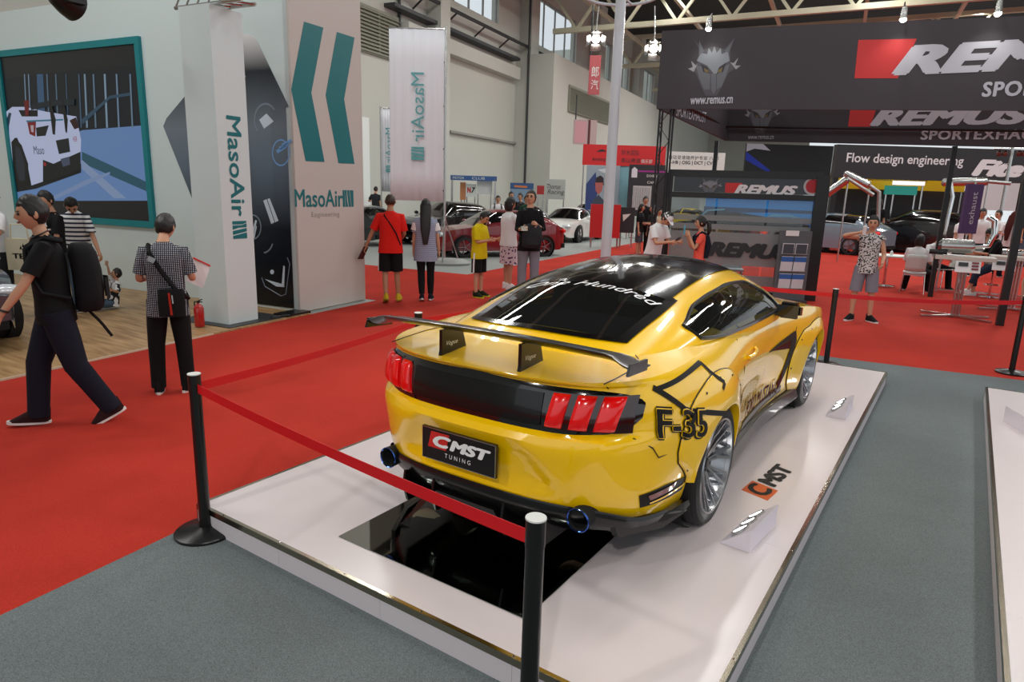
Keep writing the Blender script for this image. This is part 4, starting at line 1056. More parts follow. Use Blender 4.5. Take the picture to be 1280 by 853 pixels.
    if hair == 'bob':
        ring_loft(hb, [(hp(Vector((0, -.35, .0))), .095 * s, .085 * s, hr, hf), (hp(Vector((0, -.4, -.7))), .10 * s, .07 * s, hr, hf), (hp(Vector((0, -.4, -1.15))), .08 * s, .05 * s, hr, hf)], 16, (False, True))
    hb.build('hair', hairm, P, 80)
    # ---- shirt
    f = fat * toploose; t_ = MB(); X = lambda t, a, b, y=0.: (sp(t, 0, y), a * s * f, b * s * f, rt, fw)
    rings = [X(-hem, .175 + .03 * (toploose - 1), .128), X(-hem * .4, .172, .127), X(.08, .158, .116), X(.2, .154, .114), X(.32, .165, .120), X(.40, .172, .118), X(.445, .168, .108), X(.480, .150, .094), X(.508, .122, .080), X(.532, .084, .068), X(.548, .060, .058), X(.556, .055, .055)]
    ring_loft(t_, rings, 22, (True, False))
    if sleeve:
        for sg in (1, -1):
            S, E, W_, fd = arms[sg]; up_ = (E - S).normalized()
            if sleeve <= 1: pts = [S - rt * sg * .05 * s + up * .0 * s, S, S.lerp(E, sleeve * .5), S.lerp(E, sleeve)]; rr = [.05, .066, .066, .064 + .006 * (toploose - 1)]
            else: pts = [S - rt * sg * .05 * s, S, S.lerp(E, .5), E, E.lerp(W_, (sleeve - 1) * .5), E.lerp(W_, sleeve - 1)]; rr = [.05, .066, .06, .052, .047, .040]
            t_.tube(pts, [r * s * fat for r in rr], 12)
    t_.build('shirt', top, P, 60)
    # ---- trousers, shorts, leggings or skirt
    l_ = MB()
    if lowkind == 'skirt':
        kz = (legs[1][1] + legs[-1][1]) / 2; ring_loft(l_, [X(.07, .138, .10), X(.0, .158, .115), (pel.lerp(kz, .5), .19 * s, .15 * s, rt, fw), (pel.lerp(kz, .98), .20 * s, .165 * s, rt, fw)], 20, (True, False))
    else:
        ring_loft(l_, [X(.05, .138, .098), X(.02, .15, .108), X(-.05, .164, .120), X(-.10, .14, .11)], 22, (True, True))
        for sg in (1, -1):
            h, k, a = legs[sg]
            if lowkind == 'shorts': pts = [h + Vector((0, 0, .02 * s)), h.lerp(k, .4), h.lerp(k, .95)]; rr = [.095, .098, .095]
            elif lowkind == 'capri': pts = [h + Vector((0, 0, .02 * s)), h.lerp(k, .5), k, k.lerp(a, .55)]; rr = [.095, .088, .075, .068]
            elif lowkind == 'leggings': pts = [h, h.lerp(k, .5), k, k.lerp(a, .35), k.lerp(a, .9)]; rr = [.092, .084, .066, .066, .050]
            else: pts = [h + Vector((0, 0, .02 * s)), h.lerp(k, .5), k, k.lerp(a, .5), k.lerp(a, 1.02)]; rr = [.096, .09, .075, .069, .066]
            l_.tube(pts, [r * s * lowloose for r in rr], 14)
    l_.build({'skirt': 'skirt', 'shorts': 'shorts', 'leggings': 'leggings'}.get(lowkind, 'trousers'), low, P, 60)
    # ---- shoes
    sm, um = shoe_meshes(shoe, sole)
    for q, sg in enumerate((1, -1)):
        a = legs[sg][2]; pp = math.radians(footpitch[q]); M4 = Matrix.Translation(a) @ Euler((-pp, 0, -math.radians(feet[q]))).to_matrix().to_4x4() @ Matrix.Translation((0, 0, -.07 * s)) @ Matrix.Scale(s, 4)
        u = part('shoe', um, P); u.matrix_local = M4; so = part('sole', sm, u); so.matrix_parent_inverse = Matrix.Identity(4)
    P['_sh'] = 0; del P['_sh']
    inf = dict(P=P, s=s, sp=sp, arms=arms, legs=legs, up=up, rt=rt, fw=fw, hc=hc, hp=hp, hh=hh, hf=hf, hr=hr, hu=hu, pz=pz)
    return inf
def world(inf, v):
    M = Matrix.Translation(inf['P'].location) @ Matrix.Rotation(inf['P'].rotation_euler[2], 4, 'Z'); return M @ Vector(v)
def held(name, mesh_mb, m, inf, label, cat, group=None, **k):
    """a thing carried by a person, built in the person's frame and left top-level"""
    o = mesh_mb.build(name, m, None, **k); o.location = inf['P'].location; o.rotation_euler = inf['P'].rotation_euler; return tag(o, label, cat, group)
def backpack(inf, label, m, side=-1, w=.30, hgt=.46, dep=.16, zc=.27, name='backpack'):
    sp, s = inf['sp'], inf['s']; R = empty(name, inf['P'].location, inf['P'].rotation_euler[2], label, 'backpack'); b = MB(); yc = side * (.125 + dep / 2)
    rings = []
    for t, a in ((0, .7), (.06, .95), (.3, 1), (.6, 1), (.85, .92), (.96, .7), (1, .4)):
        rings.append((sp(zc - hgt / 2 + hgt * t, 0, yc + side * .02 * math.sin(PI * t)), w / 2 * a * s, dep / 2 * (a ** .7) * s, inf['rt'], inf['fw']))
    ring_loft(b, rings, 22, (True, True)); b.build('bag_body', m, R, 50)
    p = MB(); p.grid([[sp(zc - hgt * .35, -w * .3 + w * .6 * i / 6, yc + side * (dep / 2 + .02 + .03 * math.sin(PI * i / 6))) for i in range(7)], [sp(zc - hgt * .02, -w * .3 + w * .6 * i / 6, yc + side * (dep / 2 + .025 + .03 * math.sin(PI * i / 6))) for i in range(7)]]); p.build('pocket', m, R, 60)
    for sg in (1, -1):
        st = MB(); st.tube([sp(.50, sg * .10, side * .12), sp(.535, sg * .11, 0), sp(.46, sg * .115, -side * .115), sp(.30, sg * .14, -side * .125), sp(.14, sg * .17, -side * .06), sp(.08, sg * .16, side * .11)], .018 * s, 6); st.build('strap', m, R, 60)
    return R
def foot(px, py, z=.004): g = gp(px, py, z); return (g.x, g.y, z)
def tall(b, px, py): return hz(px, py, b) - b[2]
DN = (0, 0, -1)
# man with the black backpack striding past in front
b = foot(86, 529)
A = person('man with spiky black hair in black tee and navy trousers walking with a backpack', b, -90, 1.79, rarm=((.1, -.35, -1), (.0, .05, -1)), larm=((-.22, .55, -1), (-.02, .75, -1)),
           rleg=((.0, .36, -1), (0, .10, -1)), lleg=((0, -.22, -1), (0, -.55, -1)), lean=(0, .05, 1), look=(6, -2), top=C_black, sleeve=.75, low=C_navy, lowloose=1.12, shoe=cloth('maroon_shoe', (44, 20, 22)), hair='short', toploose=1.05, feet=(4, -4), footpitch=(-6, 24), skin=M_skin)
backpack(A, 'large black backpack worn by the striding man in black', cloth('backpack_black', (22, 23, 26)), w=.34, hgt=.52, dep=.20, zc=.22)
w = A['arms'][-1]; m = MB(); m.tube([w[1].lerp(w[2], .93) + Vector((.032 * math.cos(t), .032 * math.sin(t) * .8, .012 * math.sin(t))) for t in [2 * PI * k / 12 for k in range(13)]], .008, 6); m.build('bracelet', M_black, A['P'])
sp_ = A['sp']; m = MB(); m.tube([sp_(.55, .075 * math.cos(t), .07 * math.sin(t) + .01) + A['up'] * (.01 - .03 * math.sin(t)) for t in [2 * PI * k / 18 for k in range(19)]], .006, 5); m.build('necklace', M_steel, A['P'])
m = MB(); m.tube([sp_(-.02, -.03, -.20), sp_(-.14, -.05, -.28), sp_(-.26, -.06, -.34)], .012, 5); m.build('loose_strap', C_black, bpy.data.objects['backpack'])
# man in fine check shirt reading a leaflet
b = foot(219, 490)
A = person('man in fine-check short-sleeved shirt and black trousers seen from behind reading a leaflet', b, 172, 1.64, rarm=((.28, .05, -1), (-.2, 1, .15)), larm=((-.28, .0, -1), (.3, 1, .0)), rleg=((.06, 0, -1), (.03, 0, -1)), lleg=((-.10, .02, -1), (-.02, -.05, -1)), look=(-14, -22), top=C_check, sleeve=.8, hem=.16, low=C_black, lowloose=1.02, shoe=C_black, toploose=1.08, feet=(38, -4), grip=(.9, .9))
sp_ = A['sp']; R = empty('shoulder_bag', A['P'].location, A['P'].rotation_euler[2], 'black shoulder bag with red zip hanging on the man in checks', 'bag')
m = MB(); ring_loft(m, [(sp_(.12, .06, -.185), .10, .035, A['rt'], A['fw']), (sp_(.0, .06, -.19), .115, .05, A['rt'], A['fw']), (sp_(-.14, .06, -.19), .11, .05, A['rt'], A['fw'])], 18, (True, True)); m.build('bag_body', C_black, R, 50)
m = MB(); m.bar(sp_(.09, .05, -.245), sp_(-.12, .06, -.25), .018, .01); m.build('red_zip', M_red, R); m = MB(); m.bar(sp_(.07, .075, -.246), sp_(-.01, .08, -.25), .01, .01); m.build('zip_pull', M_steel, R)
m = MB(); m.tube([sp_(.12, .10, -.19), sp_(.30, -.02, -.15), sp_(.46, -.11, -.12), sp_(.525, -.125, -.02), sp_(.47, -.12, .115), sp_(.2, .08, .135), sp_(.0, .185, .0), sp_(.06, .16, -.14)], .02, 6); m.build('strap', C_black, R); m = MB(); m.box(sp_(.40, -.085, -.165), (.06, .02, .045), (0, .5, 0)); m.build('buckle', M_steel, R)
w = A['arms'][1]; m = MB(); c = w[2] + Vector((.06, .12, -.02)); m.prism([(-.085, -.12), (.085, -.12), (.085, .12), (-.085, .12)], plane_fn(c, (.9, .1, -.5), (.35, .1, .95)), .003)
lf = held('leaflet', m, mat('paper_white', (232, 228, 230), .7), A, 'white leaflet with red edge held by the man in the check shirt', 'leaflet')
m = MB(); m.prism([(-.085, .105), (.085, .105), (.085, .12), (-.085, .12)], plane_fn(c + Vector((0, -.004, 0)), (.9, .1, -.5), (.35, .1, .95)), .008); m.build('red_edge', M_pred, lf)
# group on the wood floor
b = dp(16, 430, 9.4); b = (b.x, b.y, .02)
A = person('man in white tee with a cream tote bag at the left picture edge', b, -70, 1.72, larm=((-.5, .35, -.8), (.1, .9, .0)), rarm=((.3, .4, -.8), (-.2, .9, .0)), top=C_white, sleeve=.8, low=C_charc, look=(10, 0))
T = empty('tote_bag', A['P'].location, A['P'].rotation_euler[2], 'cream canvas tote bag hanging from the arm of the man in white', 'bag')
q = dp(30, 318, (Vector(b) - CC).dot(_fw) - .35); q2 = dp(20, 290, (Vector(b) - CC).dot(_fw) - .35); T.location = (q.x, q.y, q.z); T.rotation_euler = (0, 0, math.atan2(_rt.y, _rt.x))
m = MB(); m.box((0, 0, 0), (.40, .10, .42)); m.build('bag_body', mat('cream_canvas', (206, 196, 168), .8, noise_amt=.05), T, flat=True)
m = MB(); m.tube([(-.12, -.045, .2), (-.1, -.045, .4), (.1, -.045, .4), (.12, -.045, .2)], .01, 6); m.build('handles', mat('cream_canvas', (206, 196, 168)), T)
put_text('lettering', 'TEIN', .30, .07, plane_fn((.03, -.0505, -.02), (1, 0, 0), (0, 0, 1)), M_decal, T, .001, bold=.03)
f = plane_fn((.04, -.0505, .10), (1, 0, 0), (0, 0, 1)); m = MB()
for k in range(3): m.prism([(-.02 + .035 * (k - 1), -.03 + .03 * (k == 1)), (.02 + .035 * (k - 1), -.03 + .03 * (k == 1)), (.0 + .035 * (k - 1), .02 + .03 * (k == 1))], f, .001)
m.build('emblem', M_decal, T, flat=True)
b = foot(80, 398, .02)
A = person('man in black tee with white chest print looking down near the big screen', b, -65, tall(b, 55, 241), larm=((-.15, .25, -1), (.2, .7, -.5)), top=C_black, low=C_charc, look=(10, -12), sleeve=.8)
put_text('lettering', 'J', .05, .1, plane_fn(A['sp'](.40, -.10, .135), A['rt'], A['up']), M_wtext, A['P'], .002, bold=.05)
b = foot(108, 388, .02)
A = person('man in blue-and-white striped tee holding the hand of a sitting child', b, -30, tall(b, 83, 249) * 1.05, larm=((-.35, .08, -1), (-.35, .15, -.95)), rarm=((.1, .0, -1), (.02, .15, -1)), lean=(0, .12, 1), look=(28, -42), top=C_stripe, sleeve=.85, hem=.14, low=C_jean, toploose=1.08, grip=(.5, .9))
b = foot(142, 386, .02)
person('small boy in white printed tee sitting on the wood floor with one arm raised', (b[0], b[1], .02), -75, 1.05, rarm=((.5, .1, .8), (.1, .1, 1)), larm=((-.5, .2, -.5), (-.4, .4, .2)), rleg=((.35, .9, .12), (.0, .95, -.35)), lleg=((-.2, .95, .05), (0, .95, -.2)), seat=.10, lean=(.1, -.25, 1), top=C_kid, low=C_jean, sleeve=.9, kid=True, look=(-20, 5), toploose=1.1, shoe=C_dgrey)
# the couple walking away
b = foot(489, 378)
A = person('man in bright red tee and black shorts walking away in yellow clogs', b, 176, 1.80, larm=((-.5, .05, -1), (-.45, .05, -1)), rarm=((.22, .05, -1), (-.35, .75, -.5)), rleg=((.02, .12, -1), (.05, .0, -1)), lleg=((-.02, .0, -1), (.05, -.28, -1)), top=C_red, sleeve=.85, hem=.13, low=C_black, lowkind='shorts', toploose=1.1, fat=1.06, hair='crop', hairm=M_hairb, skin=M_skin2, shoe=cloth('yellow_clog', (196, 170, 40)), sole=cloth('clog_sole', (150, 130, 40)), footpitch=(0, 22), lowloose=1.1, grip=(.7, .9))
m = MB(); m.tube([A['sp'](.0, .17, -.08), A['sp'](.2, .10, -.135), A['sp'](.36, .0, -.14), A['sp'](.48, -.09, -.11), A['sp'](.535, -.10, -.01), A['sp'](.46, -.06, .115), A['sp'](.2, .10, .13), A['sp'](.02, .17, .05)], .012, 6); m.build('bag_strap', C_black, A['P'])
h_ = A['legs'][-1]; m = MB(); m.tube([h_[0] + Vector((-.098, -.02, 0)), h_[0].lerp(h_[1], .5) + Vector((-.108, -.02, 0)), h_[1] + Vector((-.105, -.02, .03))], .012, 6); m.build('side_stripe', C_white, A['P'])
w = A['arms'][-1]; c = w[2] + w[3] * .12; m = MB(); m.prism([(-.06, -.16), (.10, -.12), (.06, .10), (-.09, .08)], plane_fn(c, (.3, .9, -.3), (.5, .2, .9)), .012); held('flyer', m, mat('dark_print', (44, 38, 36), .4), A, 'folded dark flyer in the hand of the man in red', 'flyer')
b = foot(532, 376)
A = person('woman with long black hair in loose grey-blue top walking away', b, 178, tall(b, 531, 253), larm=((-.2, .0, -1), (-.05, .1, -1)), rarm=((.22, .02, -1), (.1, .15, -1)), rleg=((.0, .05, -1), (.0, .0, -1)), lleg=((.02, .02, -1), (.04, -.22, -1)), top=C_seer, sleeve=.75, hem=.24, toploose=1.28, fat=.92, low=C_black, lowkind='leggings', hair='long', shoe=C_navy, footpitch=(0, 14))
for sg in (1, -1):
    S, E = A['arms'][sg][0], A['arms'][sg][1]; m = MB(); m.tube([S.lerp(E, .18), S.lerp(E, .62)], [.074, .082], 12); m.build('sleeve_patch', C_white, A['P'])
# boy, woman and man by the red car
b = foot(598, 371)
A = person('boy in yellow tee and black shorts looking at a phone', b, 62, tall(b, 596, 264), larm=((-.1, .25, -1), (.2, 1, .25)), rarm=((.1, .2, -1), (-.2, 1, .2)), look=(0, -30), top=C_yel, sleeve=.85, hem=.15, low=C_black, lowkind='shorts', lowloose=1.12, fat=1.12, toploose=1.05, shoe=cloth('neon_shoe', (30, 34, 20)), sole=cloth('neon_sole', (196, 206, 40)), grip=(1, 1))
h_ = A['legs'][1]; m = MB(); m.tube([h_[0] + Vector((.108, 0, 0)), h_[0].lerp(h_[1], .5) + Vector((.118, 0, 0)), h_[1] + Vector((.112, 0, .03))], .016, 6); m.build('side_stripe', C_white, A['P'])
b = foot(634, 361)
A = person('woman in white top and floral skirt holding a camera to her face', b, 120, tall(b, 640, 249), larm=((-.2, .5, -.8), (.3, .6, 1)), rarm=((.25, .55, -.8), (-.3, .5, 1)), look=(0, 0), top=C_white, sleeve=.6, hem=.10, toploose=1.15, fat=1.02, low=C_floral, lowkind='skirt', hair='bob', shoe=C_white, rleg=((.03, .02, -1), (0, -.05, -1)), lleg=((-.03, .05, -1), (0, 0, -1)), grip=(1, 1))
q = A['hp'](Vector((0, 1.12, .0))); m = MB(); m.box(q, (.13, .07, .085)); m.tube([q + Vector((0, .03, 0)), q + Vector((0, .10, 0))], .034, 12); held('camera', m, M_black, A, 'small black camera held by the woman in the floral skirt', 'camera')
b = foot(659, 371)
A = person('man in black shirt with glasses looking up with a bag on his chest', b, 12, tall(b, 661, 241), rarm=((.2, .15, -1), (-.1, .8, .1)), larm=((-.25, .1, -1), (.55, .7, .35)), look=(-28, 16), top=C_black, sleeve=1.5, hem=.16, low=C_grey, lowloose=1.05, grip=(1, 1), toploose=1.1)
backpack(A, 'dark grey backpack worn on the front by the man looking up', C_charc, side=1, w=.34, hgt=.40, dep=.15, zc=.10)
w = A['arms'][1]; m = MB(); c = w[2] + w[3] * .1; m.box(c, (.12, .08, .08)); held('camera', m, M_steel, A, 'grey camera in the hand of the man looking up', 'camera')
m = MB()
for sg in (-1, 1): m.tube([A['hp'](Vector((sg * .26 + .17 * math.cos(t), .80, .03 + .14 * math.sin(t)))) for t in [2 * PI * k / 12 for k in range(13)]], .004, 4)
m.build('glasses', M_black, A['P'])
b = onH(470, 280, 0, -15.7); b = tuple(H(b.x, b.y, 0))
person('distant man in dark tee and pale shorts standing by the white door', b, 150, tall(b, 472, 234), larm=((-.5, .1, -.6), (.2, .8, .1)), top=C_charc, low=cloth('pale_short', (206, 196, 190)), lowkind='shorts', hair='crop')
for (px, py, fy, ft, tp, lb, kw) in ((621, 246, 309, 5, C_white, 'man in white tee with dark straps standing behind the red car', dict()), (637, 241, 305, 20, C_black, 'man in black half hidden behind the man in white', dict(hairm=M_hair)), (649, 243, 306, -30, C_charc, 'man in charcoal tee turned away beside the white car', dict()), (656, 246, 311, 10, C_green, 'man in dark green tee behind the woman with the camera', dict())):
    b = foot(px, fy); A = person(lb, b, ft, tall(b, px, py), top=tp, low=C_jean, sleeve=.8, **kw)
    if tp is C_white:
        m = MB()
        for sg in (1, -1): m.tube([A['sp'](.52, sg * .11, -.08), A['sp'](.545, sg * .12, 0), A['sp'](.46, sg * .12, .12), A['sp'](.25, sg * .15, .12)], .018, 6)
        m.build('strap', C_navy, A['P'])
# behind the roof of the car
b = foot(811, 381)
A = person('man in white tee and white cap bent over his phone', b, 55, 1.74, larm=((-.15, .35, -1), (.25, 1, .15)), rarm=((.2, .4, -1), (-.35, 1, .15)), lean=(0, .2, 1), look=(0, -38), top=C_white, sleeve=.7, low=C_grey, grip=(1, 1), hair='short', fat=1.05)
cp = MB(); rows = []
for i in range(9):
    rows.append([A['hp'](headpt(2 * PI * j / 24, math.asin(.30) + (1.5 - math.asin(.30)) * i / 8), 1.12 + .02 * math.sin(i / 8 * PI)) for j in range(25)])
cp.grid(rows); cp.prism([(-.55, .55), (-.45, 1.0), (-.2, 1.42), (.2, 1.42), (.45, 1.0), (.55, .55)], lambda u, v, w: A['hp'](Vector((u, v, .33 - .14 * max(0, v - .6) + w))), .05); cp.build('cap', C_white, A['P'], 60)
w = A['arms'][1]; c = w[2] + w[3] * .11 + Vector((-.03, 0, .03)); m = MB(); m.box(c, (.075, .012, .145), (-.9, 0, 0)); held('phone', m, M_black, A, 'phone held by the man in the white cap', 'phone')
b = foot(868, 386)
A = person('woman with a black ponytail in coral tee holding up a blue phone', b, -80, 1.60, larm=((-.1, .5, -1), (.1, .45, 1)), rarm=((.1, .45, -1), (-.1, .5, 1)), look=(0, 0), top=C_coral, sleeve=.55, low=C_jean, hair='pony', fat=.9, grip=(.9, .9))
m = MB(); sp_ = A['sp']; ring_loft(m, [(sp_(.05, 0, -.10), .13, .06, A['rt'], A['fw']), (sp_(.3, 0, -.13), .15, .07, A['rt'], A['fw']), (sp_(.47, 0, -.10), .12, .05, A['rt'], A['fw'])], 18, (True, True))
for sg in (1, -1): m.tube([sp_(.5, sg * .09, -.09), sp_(.54, sg * .10, .0), sp_(.44, sg * .10, .12), sp_(.2, sg * .14, .1)], .022, 6)
held('backpack', m, C_navy, A, 'navy backpack on the woman with the ponytail', 'backpack')
w = A['arms'][-1]; c = w[2] + w[3] * .13 + Vector((.03, .04, 0)); m = MB(); m.box(c, (.085, .012, .155)); held('phone', m, mat('cyan_case', (60, 176, 214), .4), A, 'bright blue phone held up by the woman with the ponytail', 'phone')
# the man drinking in front of the far tables
b = foot(1074, 401)
A = person('man in black-and-white printed vest and grey shorts drinking with one arm raised', b, 4, tall(b, 1079, 272), rarm=((.9, .25, .05), (-.95, .35, .28)), larm=((-.25, .1, -1), (.1, .75, -.45)), rleg=((.10, .02, -1), (.02, 0, -1)), lleg=((-.08, .02, -1), (-.06, 0, -1)), look=(-6, 2), top=C_mono, sleeve=.12, hem=.12, low=C_grey, lowkind='shorts', lowloose=1.05, feet=(30, -38), grip=(1, .9), shoe=C_black)
w = A['arms'][1]; m = MB(); c = w[2] + w[3] * .09; m.tube([c + Vector((0, .02, -.05)), c + Vector((0, .04, .09))], [.026, .03], 12); held('paper_cup', m, C_white, A, 'white paper cup raised to the mouth of the man in the printed vest', 'cup')
# seated pair at the white table, man on the stool, visitors far behind
def chair_xy(px, py): return gp(px, py, .004)
b = foot(1139, 366); SEAT1 = b
A = person('woman in white tee with printed back sitting on a chair seen from behind', b, 168, 1.66, rleg=((.25, .95, -.05), (.1, .1, -1)), lleg=((-.3, .95, -.05), (-.15, .15, -1)), seat=.50, lean=(0, .06, 1), top=C_white, sleeve=.9, hem=.12, low=C_black, hair='bob', toploose=1.15, larm=((-.3, .35, -1), (.1, .9, -.1)), rarm=((.3, .35, -1), (-.1, .9, -.1)), fat=1.1)
put_text('lettering', 'REMUS', .26, .07, plane_fn(A['sp'](.24, 0, -.142), -A['rt'] * -1, A['up']), M_decal, A['P'], .002, shear=.2, bold=.03)
b = foot(1158, 358)
A = person('man in white polo leaning over the table opposite the seated woman', b, 30, 1.76, rleg=((.3, .95, -.05), (.05, .15, -1)), lleg=((-.3, .95, -.05), (-.05, .1, -1)), seat=.52, lean=(0, .28, 1), look=(20, -18), top=C_white, sleeve=.85, low=C_black, larm=((-.2, .5, -1), (.2, 1, -.1)), rarm=((.3, .5, -1), (-.3, .9, -.1)), hair='crop', hairm=M_hairb)
b = foot(1236, 372); SEAT3 = b
person('woman in black top and rolled jeans perched on a stool', b, -70, 1.66, rleg=((.15, .75, -.7), (.02, -.05, -1)), lleg=((-.1, .85, -.5), (0, .35, -1)), seat=.74, lean=(0, .14, 1), look=(0, -25), top=C_black, sleeve=1.2, low=cloth('dark_jeans', (36, 44, 62)), lowkind='capri', hair='bob', larm=((-.15, .5, -1), (.1, .9, .1)), rarm=((.2, .4, -1), (0, .9, -.1)), shoe=C_white)
b = foot(1284, 384)
person('person in black top and beige trousers cut by the right picture edge', b, -95, 1.70, top=C_black, low=C_beige, rleg=((.05, .25, -1), (0, -.1, -1)), lleg=((-.05, -.1, -1), (0, -.2, -1)), larm=((-.2, .4, -1), (0, .9, 0)), hair='bob')
far = [(1191, 268, 338, 60, C_white, 'skirt', C_white, 'bob', 'woman in white dress standing far behind the high table'), (1214, 262, 345, 20, C_white, 'shorts', C_jean, 'long', 'woman in white top behind the purple flag'), (1236, 264, 340, -40, C_white, 'trousers', C_jean, 'short', 'man in white shirt in the far crowd right of the flag'), (1253, 266, 347, 150, C_white, 'trousers', C_navy, 'long', 'woman with reddish hair in white top in the far crowd'),
       (1276, 262, 334, 40, C_charc, 'trousers', C_jean, 'short', 'man in charcoal shirt at the far right of the crowd'), (802, 247, 316, 20, C_black, 'trousers', C_black, 'short', 'tall man in black far behind the white cap'), (797, 256, 322, 70, C_black, 'shorts', C_dgrey, 'bob', 'woman in black tee far behind near the chequered board'), (812, 258, 322, -60, C_charc, 'trousers', C_black, 'short', 'man in charcoal far behind beside the black frame'), (820, 262, 320, 30, C_beige, 'trousers', C_beige, 'short', 'person in beige far behind the white cap'),
       (1046, 252, 304, 175, C_grey, 'trousers', C_beige, 'short', 'man in grey shirt far behind the man drinking'), (1066, 260, 300, 160, cloth('violet', (84, 76, 128)), 'trousers', C_jean, 'short', 'man in violet shirt beside the far cars'), (1090, 250, 318, 170, C_black, 'trousers', C_black, 'short', 'man in black far behind near the dark car'), (1287, 270, 356, 80, C_white, 'trousers', C_black, 'short', 'man in white at the right edge of the crowd')]
for (px, hy, fy, ft, tp, lk, lw, hr, lb) in far:
    b = foot(px, fy); person(lb, b, ft, tall(b, px, hy), top=tp, lowkind=lk, low=lw, hair=hr, sleeve=.8, hairm=cloth('auburn', (70, 30, 26)) if 'reddish' in lb else None, larm=((-.15, .2, -1), (.1, .8, .1)))
# ------------------------------------------------------------------ white booth on the left
WY = 5.42
def wallF(x0, z0):      # plane facing the aisle end (towards -y of the hall)
    return plane_fn(H(x0, WY, z0), H(1, 0), (0, 0, 1))
zt = onH(2, 15, 1, WY).z
B = empty('exhibition_booth', H(-4.3, WY, .02), TH, 'tall white booth walls with teal chevrons and company lettering', 'booth')
def bh(mb, x0, x1, y0, y1, z0, z1):   # box in the booth's own frame (origin at H(-4.3, WY))
    return mb.box(((x0 + x1) / 2 + 4.3, (y0 + y1) / 2 - WY, (z0 + z1) / 2 - .02), (x1 - x0, y1 - y0, z1 - z0))
def BL(x, y, z): return Vector((x + 4.3, y - WY, z - .02))
def bfn(o, ux, uy): return plane_fn(BL(*o), ux, uy)
m = MB(); bh(m, -16.2, -4.35, WY, WY + .12, .02, zt); m.build('rear_panel', M_white, B, flat=True)
m = MB(); bh(m, -4.42, -4.30, WY + .0, 7.03, .01, 5.6); bh(m, -6.5, -4.42, 6.91, 7.03, .01, 5.6); m.build('side_panel', M_beige, B, flat=True)
m = MB(); bh(m, -4.90, -4.34, 4.08, 4.60, .03, onH(259, 3, 0, -4.34).z); m.build('pillar', [M_white], B, flat=True)
pz1 = onH(259, 3, 0, -4.34).z
# truss over the pillar
m = MB()
for (dy, dz) in ((0, 0), (.22, 0), (0, .25), (.22, .25)): m.tube([BL(-5.1, 4.2 + dy, pz1 + .03 + dz), BL(-3.9, 4.2 + dy, pz1 + .03 + dz)], .025, 8)
for k in range(6):
    x = -5.1 + k * .2; m.tube([BL(x, 4.2, pz1 + .03), BL(x + .2, 4.42, pz1 + .03)], .012, 6); m.tube([BL(x, 4.2, pz1 + .03), BL(x + .2, 4.2, pz1 + .28)], .012, 6)
m.build('lighting_truss', M_steel, B)
# foot plates
m = MB(); bh(m, -5.25, -4.16, 3.93, 5.0, .004, .03); m.build('foot_plate', M_dark, B, flat=True)
m = MB(); bh(m, -4.42, -4.13, 4.98, 5.46, .004, .05); m.build('cable_cover', M_black, B, flat=True)
m = MB(); m.tube([BL(-4.2, 4.7, .04), BL(-4.15, 4.85, .05), BL(-4.25, 4.95, .04), BL(-4.12, 5.0, .05), BL(-4.3, 4.8, .04)], .012, 6); m.build('cable', M_black, B)
# dark diamond graphic with rounded upper corner, partly hidden by the pillar
def hw(px, py): p = onH(px, py, 1, WY); return (p.x, p.z)
poly = [hw(205, 158), hw(209, 148), hw(229, 124), hw(272, 70), hw(300, 47), hw(306, 43), hw(312, 42.5), hw(317, 45), hw(321, 50), hw(361, 133)]
pr_ = hw(364, 134); poly += [(-4.425, pr_[1]), (-4.425, .06), (hw(309, 384)[0] - .4, .06), hw(240, 246)]
M_grap = mat('gradient_print', (20, 26, 32), .22); nt = M_grap.node_tree
tc = nt.nodes.new('ShaderNodeTexCoord'); sx = nt.nodes.new('ShaderNodeSeparateXYZ'); nt.links.new(tc.outputs['Object'], sx.inputs[0])
cr = nt.nodes.new('ShaderNodeValToRGB'); mr = nt.nodes.new('ShaderNodeMapRange'); mr.inputs[1].default_value = 0; mr.inputs[2].default_value = 4.2; nt.links.new(sx.outputs['Z'], mr.inputs[0]); nt.links.new(mr.outputs[0], cr.inputs[0])
for p_, c_ in ((.0, (12, 14, 18)), (.30, (24, 32, 42)), (.52, (96, 112, 128)), (.66, (112, 124, 136)), (.85, (36, 42, 50)), (1., (22, 26, 32))):
    e = cr.color_ramp.elements.new(p_); e.color = rgb(*c_)
cr.color_ramp.elements.remove(cr.color_ramp.elements[0]); cr.color_ramp.elements.remove(cr.color_ramp.elements[-1])
nt.links.new(cr.outputs[0], nt.nodes['Principled BSDF'].inputs['Base Color'])
f = bfn((0, WY, 0), (1, 0, 0), (0, 0, 1)); g = lambda u, v, w: f(u, v, w + .002)
G = poly_on('printed_panel', poly, g, M_grap, B, .012)
M_icon = mat('pale_icon_print', (206, 220, 232), .4); M_iconb = mat('blue_icon_print', (120, 170, 226), .4); M_icond = mat('dim_icon_print', (120, 134, 148), .4)
def gi(poly, m=M_icon): return poly_on('icon', [hw(*q) for q in poly], lambda u, v, w: f(u, v, w + .0145), m, G, .001)
gi([(325, 150), (334, 142), (343, 152), (331, 161)]); gi([(330, 251), (334, 249), (344, 278), (340, 280)]); gi([(335, 249), (338, 248), (349, 276), (345, 278)])
for k in range(3): gi([(346 + k * 3.5, 188 - k * 4), (357 + k * 3.5, 182 - k * 4), (359 + k * 3.5, 185 - k * 4), (348 + k * 3.5, 192 - k * 4)], M_iconb)
for o in (0, 7): gi([(309, 282 + o), (317, 286 + o), (320, 275 + o), (322, 276 + o), (319, 291 + o), (309, 286 + o)])
gi([(332, 349), (353, 355), (355, 332), (357, 333), (356, 359), (346, 358)]); gi([(341 + 2.5 * math.cos(t), 340 + 3 * math.sin(t)) for t in [2 * PI * k / 10 for k in range(10)]])
